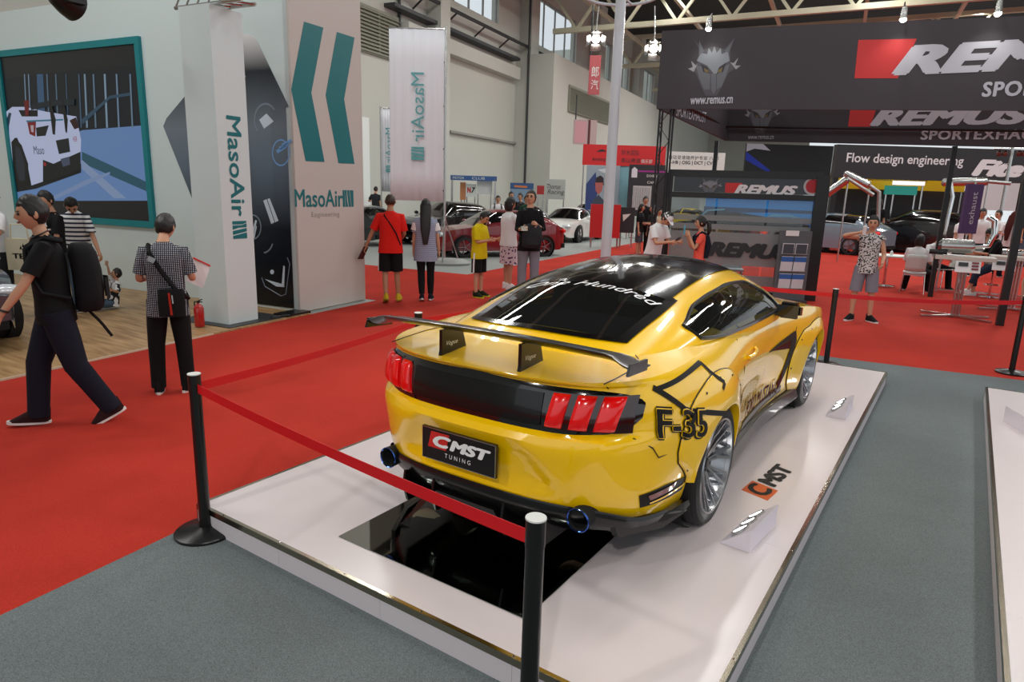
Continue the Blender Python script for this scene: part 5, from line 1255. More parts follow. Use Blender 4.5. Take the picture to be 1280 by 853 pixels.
gi([(299, 76), (308, 96), (306, 98), (301, 98), (299, 102)])
def ring(px, py, rx, ry, m, a0=0, a1=2 * PI, w=.12):
    mb = MB(); pts = [[Vector(0 for _ in range(3))]]; rows = []
    for k in range(29):
        t = a0 + (a1 - a0) * k / 28; rows.append([f(*hw(px + rx * (1 + s_ * w / 2) * math.cos(t), py + ry * (1 + s_ * w / 2) * math.sin(t)), .0150) for s_ in (-1, 1)])
    mb.grid(rows); mb.build('icon_ring', m, G, flat=True)
ring(352, 191, 10.5, 16, M_iconb); ring(317, 284, 10, 15, M_icond); ring(333, 150, 14, 20, M_icond, 2.4, 5.6); ring(330, 300, 12, 16, M_icond, .3, 1.5)
mb = MB(); pts = [hw(*q) for q in ((328, 347), (332, 358), (352, 370), (358, 368), (363, 330), (360, 322))]; mb.tube([f(u, v, .012) for u, v in pts], .008, 5); mb.build('icon_outline', M_icond, G)
# chevrons and company name on the panel that faces the aisle
def hs(px, py): p = onH(px, py, 0, -4.30); return (p.y, p.z)
fs_ = bfn((-4.30, 0, 0), (0, 1, 0), (0, 0, 1))
for poly in ([(380, 27), (404, 34.5), (389, 116), (405.5, 202.5), (382, 201.5), (364, 112)], [(421, 40), (443, 47), (430, 124), (443, 205), (423, 204), (407, 119)]):
    poly_on('chevron', [hs(*q) for q in poly], fs_, M_teal, B, .004)
a, b = hs(368, 246), hs(441, 246); c0 = ((a[0] + b[0]) / 2, (hs(404, 258)[1] + hs(404, 238)[1]) / 2); wv = b[0] - a[0]; hv = .27
tf = lambda du, dv, base=fs_: (lambda u, v, w: base(c0[0] + u + du, c0[1] + v + dv, w))
put_text('lettering', 'MasoAir', wv * .81, hv, tf(-wv * .095, 0), M_teal, B, .004, bold=.012)
def mark(fn, s_, m, par):      # square emblem of slanted bars
    for q in ([(-.5, -.5), (-.31, -.5), (-.31, .2), (-.40, .5), (-.5, .5)], [(-.26, -.5), (-.02, -.5), (-.12, -.1), (-.14, .5), (-.36, .5), (-.26, .15)], [(.05, -.5), (.27, -.5), (.10, .5), (-.09, .5)], [(.33, -.5), (.5, -.5), (.5, .5), (.16, .5)]):
        poly_on('emblem', [(a_ * s_, b_ * s_) for a_, b_ in q], fn, m, par, .004)
mark(tf(wv * .41, 0), hv, M_teal, B)
put_text('lettering', 'Engineering', wv * .48, .10, tf(.0, -.26), mat('pale_grey_print', (150, 146, 142), .5), B, .004, spacing=1.2)
# vertical name on the pillar
fp = bfn((-4.34, 4.34, 0), (0, 0, -1), (0, 1, 0)); zc = (onH(283, 145, 0, -4.34).z + onH(283, 270, 0, -4.34).z) / 2; hl = onH(283, 145, 0, -4.34).z - onH(283, 272, 0, -4.34).z
put_text('lettering', 'MasoAir', hl, .24, lambda u, v, w: fp(u - zc, v + .02, w), M_teal, B, .004, bold=.012)
zm = onH(287, 288, 0, -4.34).z; mark(lambda u, v, w: fp(u - zm, v + .02, w), .24, M_teal, B)
# big screen: teal frame, black border, picture of a white sports car before a glass building
q = [onH(-3, 67, 1, WY), onH(183, 45, 1, WY), onH(190, 285, 1, WY)]
sx0, sx1, sz1, sz0 = q[0].x, (q[1].x + q[2].x) / 2, q[1].z, q[2].z
S = empty('video_screen', H(sx0, WY, sz0), TH, 'large teal-framed video screen showing a white sports car', 'screen'); SW, SH = sx1 - sx0, sz1 - sz0
m = MB()
for (x0, x1, z0, z1) in ((0, SW, 0, .11), (0, SW, SH - .11, SH), (0, .11, .11, SH - .11), (SW - .11, SW, .11, SH - .11)): m.box(((x0 + x1) / 2, -.03, (z0 + z1) / 2), (x1 - x0, .06, z1 - z0))
m.build('screen_frame', mat('teal_frame', (0, 128, 136), .4), S, flat=True)
m = MB(); m.box((SW / 2, -.014, SH / 2), (SW - .22, .02, SH - .22)); m.build('display', mat('screen_black', (12, 13, 15), .3, emit=(.010, .011, .013, 1), estr=.5), S, flat=True)
def sc(name, c, e=.55): return mat(name, (8, 8, 9), .4, emit=rgb(*c), estr=e)
def hv_(px, py): p = onH(px, py, 1, WY); return (p.x - sx0, p.z - sz0)
fS = plane_fn((0, -.0255, 0), (1, 0, 0), (0, 0, 1))
lay = [0]
def pic(pts, c, name='picture', e=.55):
    lay[0] += 1; return poly_on(name, [(min(max(u, .112), SW - .112), min(max(v, .112), SH - .112)) for u, v in [hv_(*q_) for q_ in pts]], lambda u, v, w: fS(u, v, w + .0006 * lay[0]), sc('screen_%d_%d_%d_%d' % (c + (int(e * 100),)), c, e), S, .0005)
pic([(1, 250), (1, 110), (182, 87), (187, 251)], (40, 52, 72)); pic([(1, 175), (1, 100), (60, 92), (182, 80), (184, 160), (105, 163), (60, 166)], (16, 24, 36)); pic([(1, 250), (1, 200), (105, 163), (184, 157), (188, 251)], (126, 166, 226), e=.6)
for x0, w_, c in ((32, 1.2, (150, 180, 210)), (37, 1.2, (150, 180, 210)), (48, 8, (70, 110, 150)), (60, 1.5, (110, 140, 165)), (71, 1.5, (110, 140, 165)), (84, 1, (90, 120, 150)), (100, 1.5, (90, 120, 150)), (107, 2.2, (150, 180, 205)), (118, 2, (120, 150, 175)), (132, 2.4, (160, 190, 215)), (147, 2, (140, 170, 200)), (164, 2, (130, 160, 185))):
    pic([(x0, 93), (x0 + w_, 93), (x0 + w_ + 3, 160), (x0 + 3, 160)], c)
pic([(104, 150), (140, 120), (165, 116), (165, 120), (140, 124), (106, 156)], (60, 96, 120)); pic([(105, 190), (188, 228), (188, 240), (105, 204)], (52, 108, 130)); pic([(98, 205), (105, 200), (160, 248), (145, 248)], (170, 196, 240)); pic([(60, 250), (110, 225), (140, 215), (140, 218), (70, 250)], (160, 186, 236))
C1, C2, C3 = (206, 216, 250), (150, 164, 210), (12, 14, 18)
pic([(1, 215), (16, 240), (48, 236), (104, 216), (104, 205), (1, 200)], (18, 22, 30)); pic([(1, 210), (1, 160), (8, 140), (18, 134), (34, 134), (60, 140), (98, 146), (104, 175), (103, 212), (60, 226), (42, 232), (36, 200), (24, 172), (17, 178)], C1, e=.75)
pic([(1, 163), (5, 148), (14, 141), (17, 142), (14, 158), (4, 168)], (40, 70, 90)); pic([(26, 138), (50, 138), (50, 146), (30, 146)], C3); pic([(17, 178), (22, 172), (30, 182), (38, 205), (39, 232), (30, 236), (22, 228), (18, 205)], C3); pic([(22, 182), (28, 186), (34, 205), (34, 225), (27, 226), (23, 210)], (46, 54, 66))
pic([(37, 153), (48, 152), (47, 171), (40, 168)], (150, 30, 40)); pic([(41, 157), (45, 157), (45, 166), (42, 165)], (230, 210, 220)); pic([(48, 160), (64, 157), (60, 170), (49, 171)], (30, 34, 40)); pic([(90, 151), (98, 147), (102, 160), (96, 162)], (60, 20, 30)); pic([(36, 151), (82, 149), (82, 151), (60, 152), (36, 153)], (70, 150, 180))
pic([(42, 131), (66, 126), (96, 124), (96, 132), (70, 133), (42, 138)], (26, 40, 50)); pic([(64, 126), (66, 126), (73, 150), (72, 169), (69, 168)], C3); pic([(80, 124), (82, 125), (88, 150), (87, 167), (85, 165)], C3); pic([(33, 126), (40, 126), (39, 145), (35, 145)], (130, 24, 30))
pic([(73, 176), (89, 173), (91, 190), (77, 193)], (28, 34, 42)); pic([(57, 200), (70, 205), (104, 190), (104, 212), (75, 224), (57, 228)], (20, 24, 30)); pic([(79, 199), (90, 196), (91, 206), (82, 209)], (90, 100, 130)); pic([(58, 203), (61, 204), (61, 208), (58, 207)], (200, 40, 50))
zz = lay[0] + 1
def pic_text(body, cx, cy, w, h, c, **k):
    (u0, v0) = hv_(cx, cy); ux = hv_(cx + 10, cy)[0] - u0; put_text('lettering', body, ux * w / 10, ux * h / 10, lambda u, v, ww: fS(u0 + u, v0 + v, .0006 * zz + .0005), sc('screen_txt_%d%d%d' % c, c), S, **k)
pic_text('Maso', 52, 188, 13, 6, (40, 48, 80))
pic_text('458', 97, 174, 5, 4, (190, 60, 80))
# spotlight hanging in front of the wall
L0 = dp(84, 2, 8.2); R = empty('stage_light', L0, 0, 'black stage lamp hanging in the top left corner before the white wall', 'lamp'); m = MB(); M4 = Matrix.Rotation(math.radians(70), 4, 'X') @ Matrix.Rotation(.3, 4, 'Y')
m.lathe([(.06, .22), (.13, .15), (.17, 0), (.18, -.12), (.16, -.13)], 20, M4, True); m.build('lamp_body', M_black, R); m = MB(); m.box((.22, 0, .08), (.12, .2, .26)); m.build('ballast', M_black, R); m = MB(); m.tube([(-.2, 0, .0), (-.2, 0, .3), (0, 0, .36), (.2, 0, .3), (.2, 0, 0)], .015, 6); m.tube([(0, 0, .36), (0, 0, 1.2)], .02, 6); m.build('yoke', M_black, R)
# fire extinguisher
g_ = gp(250, 408, .03); R = empty('fire_extinguisher', g_, TH, 'red fire extinguisher standing beside the white pillar', 'extinguisher')
m = MB(); m.lathe([(.062, 0), (.066, .01), (.066, .24), (.055, .28), (.025, .305), (.02, .32), (.001, .32)], 20, None, True); m.build('cylinder', mat('extinguisher_red', (176, 22, 22), .25, coat=.6), R); m = MB(); m.tube([(0, 0, .31), (0, 0, .35)], .018, 8); m.bar((0, 0, .35), (.07, 0, .375), .02, .012); m.bar((0, 0, .345), (.07, 0, .34), .02, .01); m.build('valve_handle', M_black, R); m = MB(); m.tube([(-.02, 0, .34), (-.075, 0, .33), (-.085, 0, .2), (-.08, 0, .12)], .01, 6); m.build('hose', M_black, R)
# ------------------------------------------------------------------ hanging banner flags on poles, back print showing
def flag(px0, px1, py0, py1, base_px, base_py, label, ty0, ty1, w_txt, pole=True):
    g_ = gp(base_px, base_py); dd = (g_ - CC).dot(_fw); P0 = dp(px1, py0, dd); P1 = dp(px0, py0, dd); zb = dp(px1, py1, dd).z
    R = empty('banner_flag', (g_.x, g_.y, 0), math.atan2(_rt.y, _rt.x), label, 'banner'); inv = lambda v: R.rotation_euler.to_matrix().inverted() @ (Vector(v) - Vector((g_.x, g_.y, 0)))
    a, b = inv(P0), inv(P1); top = P0.z; w = a.x - b.x
    m = MB(); rows = []
    for i in range(41):
        x = b.x + w * i / 40; rows.append([Vector((x, .012 * math.sin(i * .9) * (.4 + .6 * k / 6) + .004 * math.sin(i * 2.3), top - (top - zb) * k / 6)) for k in range(7)])
    m.grid(rows); o = m.build('flag_cloth', mat('banner_cloth', (232, 234, 240), .8), R); o.modifiers.new('t', 'SOLIDIFY').thickness = .003
    if pole:
        m = MB(); m.tube([(a.x + .03, 0, 0), (a.x + .03, 0, top + .05)], .03, 10); m.tube([(a.x + .03, 0, top), (b.x, 0, top)], .015, 8)
        for k in range(4): m.tube([(a.x + .03, 0, zb + (top - zb) * (k + .3) / 4), (a.x - .02, -.03, zb + (top - zb) * (k + .3) / 4 - .05)], .012, 6)
        m.build('pole', M_steel, R); m = MB()
        for k in range(3):
            t = 2 * PI * k / 3 + .5; m.tube([(a.x + .03, 0, 1.25), (a.x + .03 + .42 * math.cos(t), .42 * math.sin(t), .1)], .018, 6)
        m.build('tripod', M_steel, R); m = MB(); m.lathe([(.62, .0), (.64, .06), (.5, .15), (.1, .17)], 24, Matrix.Translation((a.x + .03, 0, 0)) @ Matrix.Diagonal((1.1, .7, 1, 1)), True); m.build('weight_base', mat('grey_plastic', (150, 152, 148), .6), R)
    else:
        m = MB(); m.tube([(b.x - .03, 0, 0), (b.x - .03, 0, top + .05)], .03, 10); m.tube([(a.x, 0, top), (b.x - .03, 0, top)], .015, 8); m.build('pole', M_steel, R)
    c = (dp((px0 + px1) / 2, (ty0 + ty1) / 2, dd).z); L = dp(px0, ty0, dd).z - dp(px0, ty1, dd).z; hx_ = (a.x + b.x) / 2 + w * .02
    fb = plane_fn((hx_, -.075, c), (0, 0, -1), (-1, 0, 0)); M_ft = mat('faded_teal_print', (96, 168, 172), .7)
    put_text('lettering', 'MasoAir', L * .8, w_txt, lambda u, v, ww: fb(u - L * .1, v, 0), M_ft, R); mark(lambda u, v, ww: fb(u + L * .44, v, ww), w_txt, M_ft, R)
    return R
flag(497, 562, 51, 252, 566, 331, 'white hanging banner flag with teal lettering seen from its back', 100, 200, .33)
flag(483, 501, 140, 240, 500, 300, 'small white banner flag behind the large one', 163, 215, .25, pole=False)
# ------------------------------------------------------------------ white lamp post with ring and floodlights
d_ = 13.6; pb = dp(757, 320, d_); R = empty('lamp_post', (pb.x, pb.y, 0), TH, 'tall white pole with a ring of floodlights behind the car', 'lamp post')
zr = dp(772, 13, d_).z; m = MB(); m.tube([(0, 0, 0), (0, 0, zr + 1.2)], [.105, .095], 20); m.build('pole', mat('white_steel_paint', (206, 214, 220), .35), R)
m = MB(); rr = .70; m.tube([(rr * math.cos(2 * PI * k / 40), rr * math.sin(2 * PI * k / 40), zr) for k in range(41)], .03, 8); m.tube([(-rr, 0, zr), (rr, 0, zr)], .022, 8); m.tube([(0, -rr, zr), (0, rr, zr)], .022, 8); m.build('ring', M_MATS if False else MATS['white_steel_paint'], R)
def flood(par, loc, aim, name='floodlight', on=True):
    o = empty(name, loc); o.parent = par; d = (Vector(aim)).normalized(); o.rotation_euler = d.to_track_quat('-Z', 'Y').to_euler()
    m = MB(); m.lathe([(.05, .26), (.075, .24), (.08, .06), (.10, 0), (.10, -.03), (.085, -.03)], 16, None, True); m.build('lamp_body', M_steel, o); m = MB(); m.lathe([(.084, -.033), (.001, -.036)], 16); m.build('lamp_glass', mat('flood_lamp', (255, 250, 240), .3, emit=(1, .95, .86, 1), estr=22), o)
    m = MB()
    for k in range(4):
        t = PI / 2 * k; m.add([(.1 * math.cos(t) - .09 * math.sin(t), .1 * math.sin(t) + .09 * math.cos(t), -.03), (.1 * math.cos(t) + .09 * math.sin(t), .1 * math.sin(t) - .09 * math.cos(t), -.03), (.19 * math.cos(t) + .11 * math.sin(t), .19 * math.sin(t) - .11 * math.cos(t), -.17), (.19 * math.cos(t) - .11 * math.sin(t), .19 * math.sin(t) + .11 * math.cos(t), -.17)], [(0, 1, 2, 3)])
    m.build('barn_door', M_steel, o)
    return o
aimv = (Vector((1.5, 3, 0)) - Vector((pb.x, pb.y, zr))); aimv = Matrix.Rotation(-TH, 3, 'Z') @ aimv
for px, py in ((745, 48), (817, 60)):
    q = dp(px, py, d_ - .2) - Vector((pb.x, pb.y, 0)); q = Matrix.Rotation(-TH, 3, 'Z') @ q; flood(R, q, aimv)
    m = MB(); m.tube([q + Vector((0, 0, .1)), q + Vector((0, 0, .3)), (q.x * .95, q.y * .95, zr)], .012, 6); m.build('clamp', M_steel, R)
# ------------------------------------------------------------------ black stand on the right: banner box on posts
M_bann = mat('charcoal_banner_cloth', (66, 63, 68), .75, noise_amt=.05, noise_scale=.7)
M_silver = mat('silver_grey_print', (196, 200, 210), .6); M_bred = mat('banner_red_print', (206, 54, 54), .6); M_wolf = [mat('wolf_print_%d' % i, c, .6) for i, c in enumerate([(82, 82, 88), (102, 107, 114), (132, 140, 147), (52, 52, 56), (118, 104, 66), (156, 160, 164)])]
post = gp(1250, 408); hp_ = inH(post)
YF = hp_.y - .05                                  # front plane in hall coordinates
def fr(px, py, y=YF): p = onH(px, py, 1, y); return (p.x, p.z)
x0, zb0 = fr(820.5, 136); zt0 = fr(822, 39)[1]; x1 = x0 + 7.6; zb1 = fr(1280, 138.5)[1]; zt1 = fr(1280, 20.6)[1]
xe = fr(1280, 138)[0]
zb, zt_ = (zb0 + zb1) / 2, (zt0 + zt1) / 2
slope_b, slope_t = (zb1 - zb0) / (xe - x0), (zt1 - zt0) / (xe - x0)
B = empty('banner_canopy', H(x0, YF, 0), TH, 'charcoal banner canopy on black posts with silver and red lettering', 'canopy')
Zb = lambda u: zb0 + slope_b * u; Zt = lambda u: zt0 + slope_t * u
WB = x1 - x0
m = MB(); m.add([(0, 0, Zb(0)), (WB, 0, Zb(WB)), (WB, 0, Zt(WB)), (0, 0, Zt(0)), (0, .04, Zb(0)), (WB, .04, Zb(WB)), (WB, .04, Zt(WB)), (0, .04, Zt(0))], [(0, 1, 2, 3), (7, 6, 5, 4), (0, 4, 5, 1), (1, 5, 6, 2), (2, 6, 7, 3), (3, 7, 4, 0)]); m.build('front_banner', M_bann, B, flat=True)
ff = plane_fn((0, -.003, 0), (1, 0, 0), (0, 0, 1))
def lf(px, py, fn=None): p = onH(px, py, 1, YF); return (p.x - x0, p.z)
def wolf(conv, fn, par):
    """stylised wolf head emblem: overlapping flat prints"""
    def P_(pts, k, lay): poly_on('emblem', [conv(a, b) for a, b in pts], lambda u, v, w: fn(u, v, w + .0006 * lay), M_wolf[k], par, .0005)
    P_([(868, 50), (874, 62), (872, 78), (862, 86), (870, 92), (876, 108), (882, 120), (896, 120), (904, 106), (910, 92), (922, 84), (913, 78), (913, 62), (919, 46), (905, 62), (893, 58), (880, 62)], 0, 1)
    P_([(871, 76), (876, 66), (884, 68), (886, 60), (890, 66), (893, 58), (896, 66), (901, 60), (902, 68), (910, 64), (912, 76), (902, 82), (896, 92), (892, 92), (884, 82)], 2, 2)
    P_([(870, 82), (882, 84), (888, 94), (887, 112), (880, 112), (874, 98)], 1, 2); P_([(912, 80), (904, 84), (896, 94), (896, 112), (902, 108), (908, 94)], 1, 2)
    P_([(889, 92), (895, 92), (895, 112), (892, 118), (889, 112)], 1, 3); P_([(876, 80), (884, 84), (887, 92), (879, 90)], 3, 3); P_([(908, 78), (899, 84), (896, 92), (904, 90)], 3, 3)
    P_([(880, 85), (885, 88), (886, 91), (881, 90)], 4, 4); P_([(903, 84), (898, 88), (897, 91), (902, 90)], 4, 4)
    P_([(860, 86), (866, 84), (864, 76), (870, 82), (872, 80), (867, 90)], 5, 4); P_([(926, 82), (919, 82), (923, 72), (917, 79), (913, 78), (920, 87)], 5, 4)
    P_([(874, 50), (880, 64), (874, 70)], 1, 4); P_([(917, 50), (911, 66), (906, 64)], 1, 4)
wolf(lf, ff, B)
def ft(name, body, pxa, pxb, pya, pyb, m_, fn, conv, par, **k):
    """lettering between pixel columns pxa..pxb and rows pya..pyb of that plane"""
    a, b = conv(pxa, (pya + pyb) / 2), conv(pxb, (pya + pyb) / 2); c, d = conv((pxa + pxb) / 2, pyb), conv((pxa + pxb) / 2, pya)
    return put_text(name, body, b[0] - a[0], d[1] - c[1], lambda u, v, w: fn((a[0] + b[0]) / 2 + u, (c[1] + d[1]) / 2 + v, w), m_, par, **k)
ft('lettering', 'www.remus.cn', 863, 916, 122, 130, M_silver, ff, lf, B, bold=.02)
poly_on('emblem_red', [lf(1068, 98), lf(1122, 98), lf(1146, 48.5), lf(1073, 50)], ff, M_bred, B, .001)
# big word, only its start inside the picture
a, b = lf(1117, 72), lf(1280, 72)
wd = (b[0] - a[0]) * 2.02; hh_ = lf(1200, 53)[1] - lf(1200, 91.5)[1]; cz = (lf(1200, 53)[1] + lf(1200, 91.5)[1]) / 2
put_text('lettering', 'REMUS', wd, hh_, lambda u, v, w: ff(a[0] + wd / 2 + u, cz + v, w), M_silver, B, .003, shear=.32, bold=.05)
a = lf(1228, 112); hh_ = lf(1250, 103)[1] - lf(1250, 122)[1]; wd = (lf(1280, 112)[0] - a[0]) * 4.0
put_text('lettering', 'SPORTEXHAUST', wd, hh_, lambda u, v, w: ff(a[0] + wd / 2 + u, a[1] + v, w), M_silver, B, .003, bold=.03, spacing=1.1)
# rear banner and side banner, built behind the front one
YB_ = YF + 3.4
def lb(px, py): p = onH(px, py, 1, YB_); return (p.x - x0, p.z)
rb0, rb1 = lb(906, 176), lb(1280, 184.5); fb = plane_fn((0, YB_ - YF - .003, 0), (1, 0, 0), (0, 0, 1)); zr0, zr1 = rb0[1], rb1[1]; sl = (zr1 - zr0) / (rb1[0] - rb0[0]); Zr = lambda u: zr0 + sl * (u - rb0[0]); D_ = YB_ - YF; HB = zt_ - zb
m = MB(); u0, u1 = rb0[0], WB; m.add([(u0, D_, Zr(u0)), (u1, D_, Zr(u1)), (u1, D_, Zr(u1) + HB), (u0, D_, Zr(u0) + HB), (u0, D_ + .04, Zr(u0)), (u1, D_ + .04, Zr(u1)), (u1, D_ + .04, Zr(u1) + HB), (u0, D_ + .04, Zr(u0) + HB)], [(0, 1, 2, 3), (7, 6, 5, 4), (0, 4, 5, 1), (1, 5, 6, 2), (2, 6, 7, 3), (3, 7, 4, 0)]); m.build('rear_banner', M_bann, B, flat=True)
m = MB(); m.add([(0, .04, Zb(0)), (u0, D_, Zr(u0)), (u0, D_, Zr(u0) + HB), (0, .04, Zt(0)), (.04, .04, Zb(0)), (u0 + .04, D_, Zr(u0)), (u0 + .04, D_, Zr(u0) + HB), (.04, .04, Zt(0))], [(0, 1, 2, 3), (7, 6, 5, 4), (0, 4, 5, 1), (1, 5, 6, 2), (2, 6, 7, 3), (3, 7, 4, 0)]); m.build('side_banner', M_bann, B, flat=True)
poly_on('emblem_red', [lb(1060, 158.5), lb(1088, 158.5), lb(1098, 128), lb(1064, 128)], fb, M_bred, B, .001)
a = lb(1088, 147); wd = lb(1290, 147)[0] - a[0]; hh_ = (lb(1200, 134)[1] - lb(1200, 157)[1]); put_text('lettering', 'REMUS', wd, hh_, lambda u, v, w: fb(a[0] + wd / 2 + u, a[1] + v, w), M_silver, B, .003, shear=.32, bold=.05)
a = lb(1151, 169); wd = (lb(1280, 169)[0] - a[0]) * 1.28; hh_ = lb(1200, 163)[1] - lb(1200, 175)[1]; put_text('lettering', 'SPORTEXHAUST', wd, hh_, lambda u, v, w: fb(a[0] + wd / 2 + u, a[1] + v, w), M_silver, B, .003, bold=.03, spacing=1.1)
wolf(lambda px, py: lb(953 + (px - 893) * .68, 143 + (py - 85) * .68), fb, B); ft('lettering', 'www.remus.cn', 935, 967, 170, 174, M_silver, fb, lb, B)
sd = Vector((u0, D_, 0)) - Vector((0, .04, 0)); n_ = sd.normalized(); fside = plane_fn(Vector((.045, .04, (Zb(0) + Zr(u0)) / 2)), n_, (0, 0, 1)); put_text('lettering', 'SPORTEXHAUST', sd.length * .42, .22, lambda u, v, w: Vector((.045, .04, 0)) + n_ * (sd.length * .42 + u) + Vector((.006, 0, (Zb(0) + Zr(u0)) / 2 + .22 + v)), M_silver, B)
# posts: lattice mast on the left, plain posts elsewhere
def mast(x, y, zt, w=.22):
    m = MB()
    for (i, j) in ((-1, -1), (1, -1), (1, 1), (-1, 1)): m.tube([(x + i * w / 2, y + j * w / 2, 0), (x + i * w / 2, y + j * w / 2, zt)], .02, 6)
    k = 0; z = 0.
    while z < zt - .3:
        s_ = 1 if k % 2 else -1; m.tube([(x - s_ * w / 2, y - w / 2, z), (x + s_ * w / 2, y - w / 2, z + .3)], .008, 5); m.tube([(x - w / 2, y - s_ * w / 2, z), (x - w / 2, y + s_ * w / 2, z + .3)], .008, 5); z += .3; k += 1
    return m.build('lattice_mast', M_black, B)
mast(.16, .2, Zb(0) + .3)
pf0 = inH(post) - inH(H(x0, YF, 0)); m = MB(); m.box((pf0.x, .12, (Zb(pf0.x) + .2) / 2), (.11, .11, Zb(pf0.x) + .2)); m.build('post', M_black, B, flat=True)
for px, py, w in ((1170, 330, .09), (884, 300, .09)):
    q = lb(px, py); m = MB(); m.box((q[0], D_ + .1, Zr(q[0]) / 2), (w, w, Zr(q[0]))); m.build('post', M_black, B, flat=True)
m = MB()
for (a_, b_) in (((.16, .2, Zb(0) + .25), (WB, .2, Zb(WB) + .25)), ((.2, D_ - .1, Zr(0) + .3), (WB, D_ - .1, Zr(WB) + .3)), ((.16, .2, Zb(0) + .25), (u0, D_, Zr(u0) + .3)), ((.16, .2, Zt(0) - .02), (WB, .2, Zt(WB) - .02))): m.tube([a_, b_], .025, 6)
m.build('top_frame', M_black, B)
for i, (px, py) in enumerate(((890, 40), (1127, 29), (1242, 22))):
    q = lf(px, py); L = empty('arm_spotlight', (q[0], -.35, q[1])); L.parent = B
    m = MB(); m.tube([(0, .0, .16), (0, .0, -.01)], [.035, .05], 12); m.build('lamp_body', M_steel, L); m = MB(); m.ball((0, -.0, -.02), (.052, .052, .045), 12, 8); m.build('lamp_glass', MATS['flood_lamp'], L)
    m = MB(); m.tube([(0, 0, .15), (0, .2, .28), (0, .36, .05)], .01, 6); m.build('arm', M_black, L); spot('sign_spot', H(x0 + q[0], YF - .35, q[1] - .05), H(x0 + q[0], YF, q[1] - .9), 26, 110, .9, .05)
# ------------------------------------------------------------------ glazed partition of the stand with frosted lettering and lit fascia
rt0, lt0 = gp(1010, 376), None
fd = (gp(1010, 376) - CC).dot(_fw)
Pr = gp(1010, 376); Pl = dp(828, 335, fd + .6); Pl = Vector((Pl.x, Pl.y, 0)); dX = (Pr - Pl); LW = dX.length; ang = math.atan2(dX.y, dX.x)
G = empty('glazed_partition', Pl, ang, 'black-framed glazed partition with frosted lettering behind the car', 'partition')
inv = Matrix.Rotation(-ang, 3, 'Z'); nrm = Vector((dX.y, -dX.x, 0)).normalized()
def pl(px, py):
    d = ray(px, py); t = (Pl - CC).dot(nrm) / d.dot(nrm); q = inv @ (CC + d * t - Pl); return (q.x, q.z)
zt2 = (pl(831, 215)[1] + pl(1030, 221)[1]) / 2; zm2 = (pl(830, 241)[1] + pl(1022, 250)[1]) / 2
fg = plane_fn((0, -.03, 0), (1, 0, 0), (0, 0, 1))
m = MB(); m.box((0, 0, zt2 / 2), (.16, .12, zt2)); m.build('frame_post', M_black, G, flat=True); m = MB(); m.box((LW, 0, zt2 / 2), (.24, .14, zt2)); m.build('frame_post', M_black, G, flat=True)
for z, h in ((zt2, .13), (zm2, .11), (.06, .12)): m = MB(); m.box((LW / 2, 0, z), (LW, .10, h)); m.build('frame_rail', M_black, G, flat=True)
M_frost = glass('frosted_glass', (.62, .66, .68), .55, .25); M_clear = glass('clear_glass', (.86, .9, .9), .04)
zf0, zf1 = pl(900, 352)[1], (pl(840, 284)[1] + pl(1000, 295)[1]) / 2
for k in range(3):
    a, b = LW * k / 3 + .02, LW * (k + 1) / 3 - .02
    m = MB(); m.box(((a + b) / 2, 0, (.12 + zm2 - .06) / 2), (b - a, .012, zm2 - .18)); m.build('glass_pane', M_clear, G, flat=True)
for z0, z1 in ((pl(920, 332)[1], pl(920, 291)[1]), (pl(920, 288)[1], pl(920, 281)[1]), (pl(920, 277)[1], pl(920, 270)[1]), (max(.2, pl(920, 356)[1]), pl(920, 344)[1])):
    m = MB(); m.box((LW / 2, -.012, (z0 + z1) / 2), (LW - .2, .004, z1 - z0)); m.build('frosted_film', M_frost, G, flat=True)
# poster of a blue car behind the upper glass, weak glow added to brighten it
m = MB(); zq = pl(940, 284)[1]; m.box((LW * .61, .06, (zq + zm2) / 2), (LW * .70, .02, zm2 - zq)); bp_ = m.build('blue_poster', mat('poster_blue', (30, 140, 215), .4, emit=rgb(20, 120, 200), estr=.35), G, flat=True)
fpz = plane_fn((0, .048, 0), (1, 0, 0), (0, 0, 1)); M_pd, M_pw, M_pb = mat('poster_dark', (14, 26, 40), .4), mat('poster_light', (120, 200, 236), .4), mat('poster_deep', (12, 72, 138), .4)
poly_on('print', [pl(880, 258), pl(1018, 264), pl(1018, 268), pl(960, 266), pl(880, 266)], fpz, M_pb, bp_, .001); poly_on('print', [pl(872, 272), pl(880, 264), pl(905, 263), pl(950, 270), pl(1012, 282), pl(1012, 290), pl(872, 280)], fpz, M_pd, bp_, .001); poly_on('print', [pl(874, 270), pl(884, 262), pl(906, 261), pl(906, 263), pl(885, 264), pl(876, 271)], fpz, M_pw, bp_, .002); poly_on('print', [pl(956, 272), pl(966, 268), pl(990, 269), pl(1012, 277), pl(1011, 280), pl(990, 272), pl(966, 271)], fpz, M_pw, bp_, .002)
M_fdark = mat('dark_film', (34, 38, 42), .5)
a, b = pl(884, 312), pl(990, 312); put_text('lettering', 'REMUS', b[0] - a[0], pl(930, 303)[1] - pl(930, 322)[1], lambda u, v, w: fg((a[0] + b[0]) / 2 + u, pl(930, 313)[1] + v, w + .018), M_fdark, G, .001, shear=.3, bold=.06)
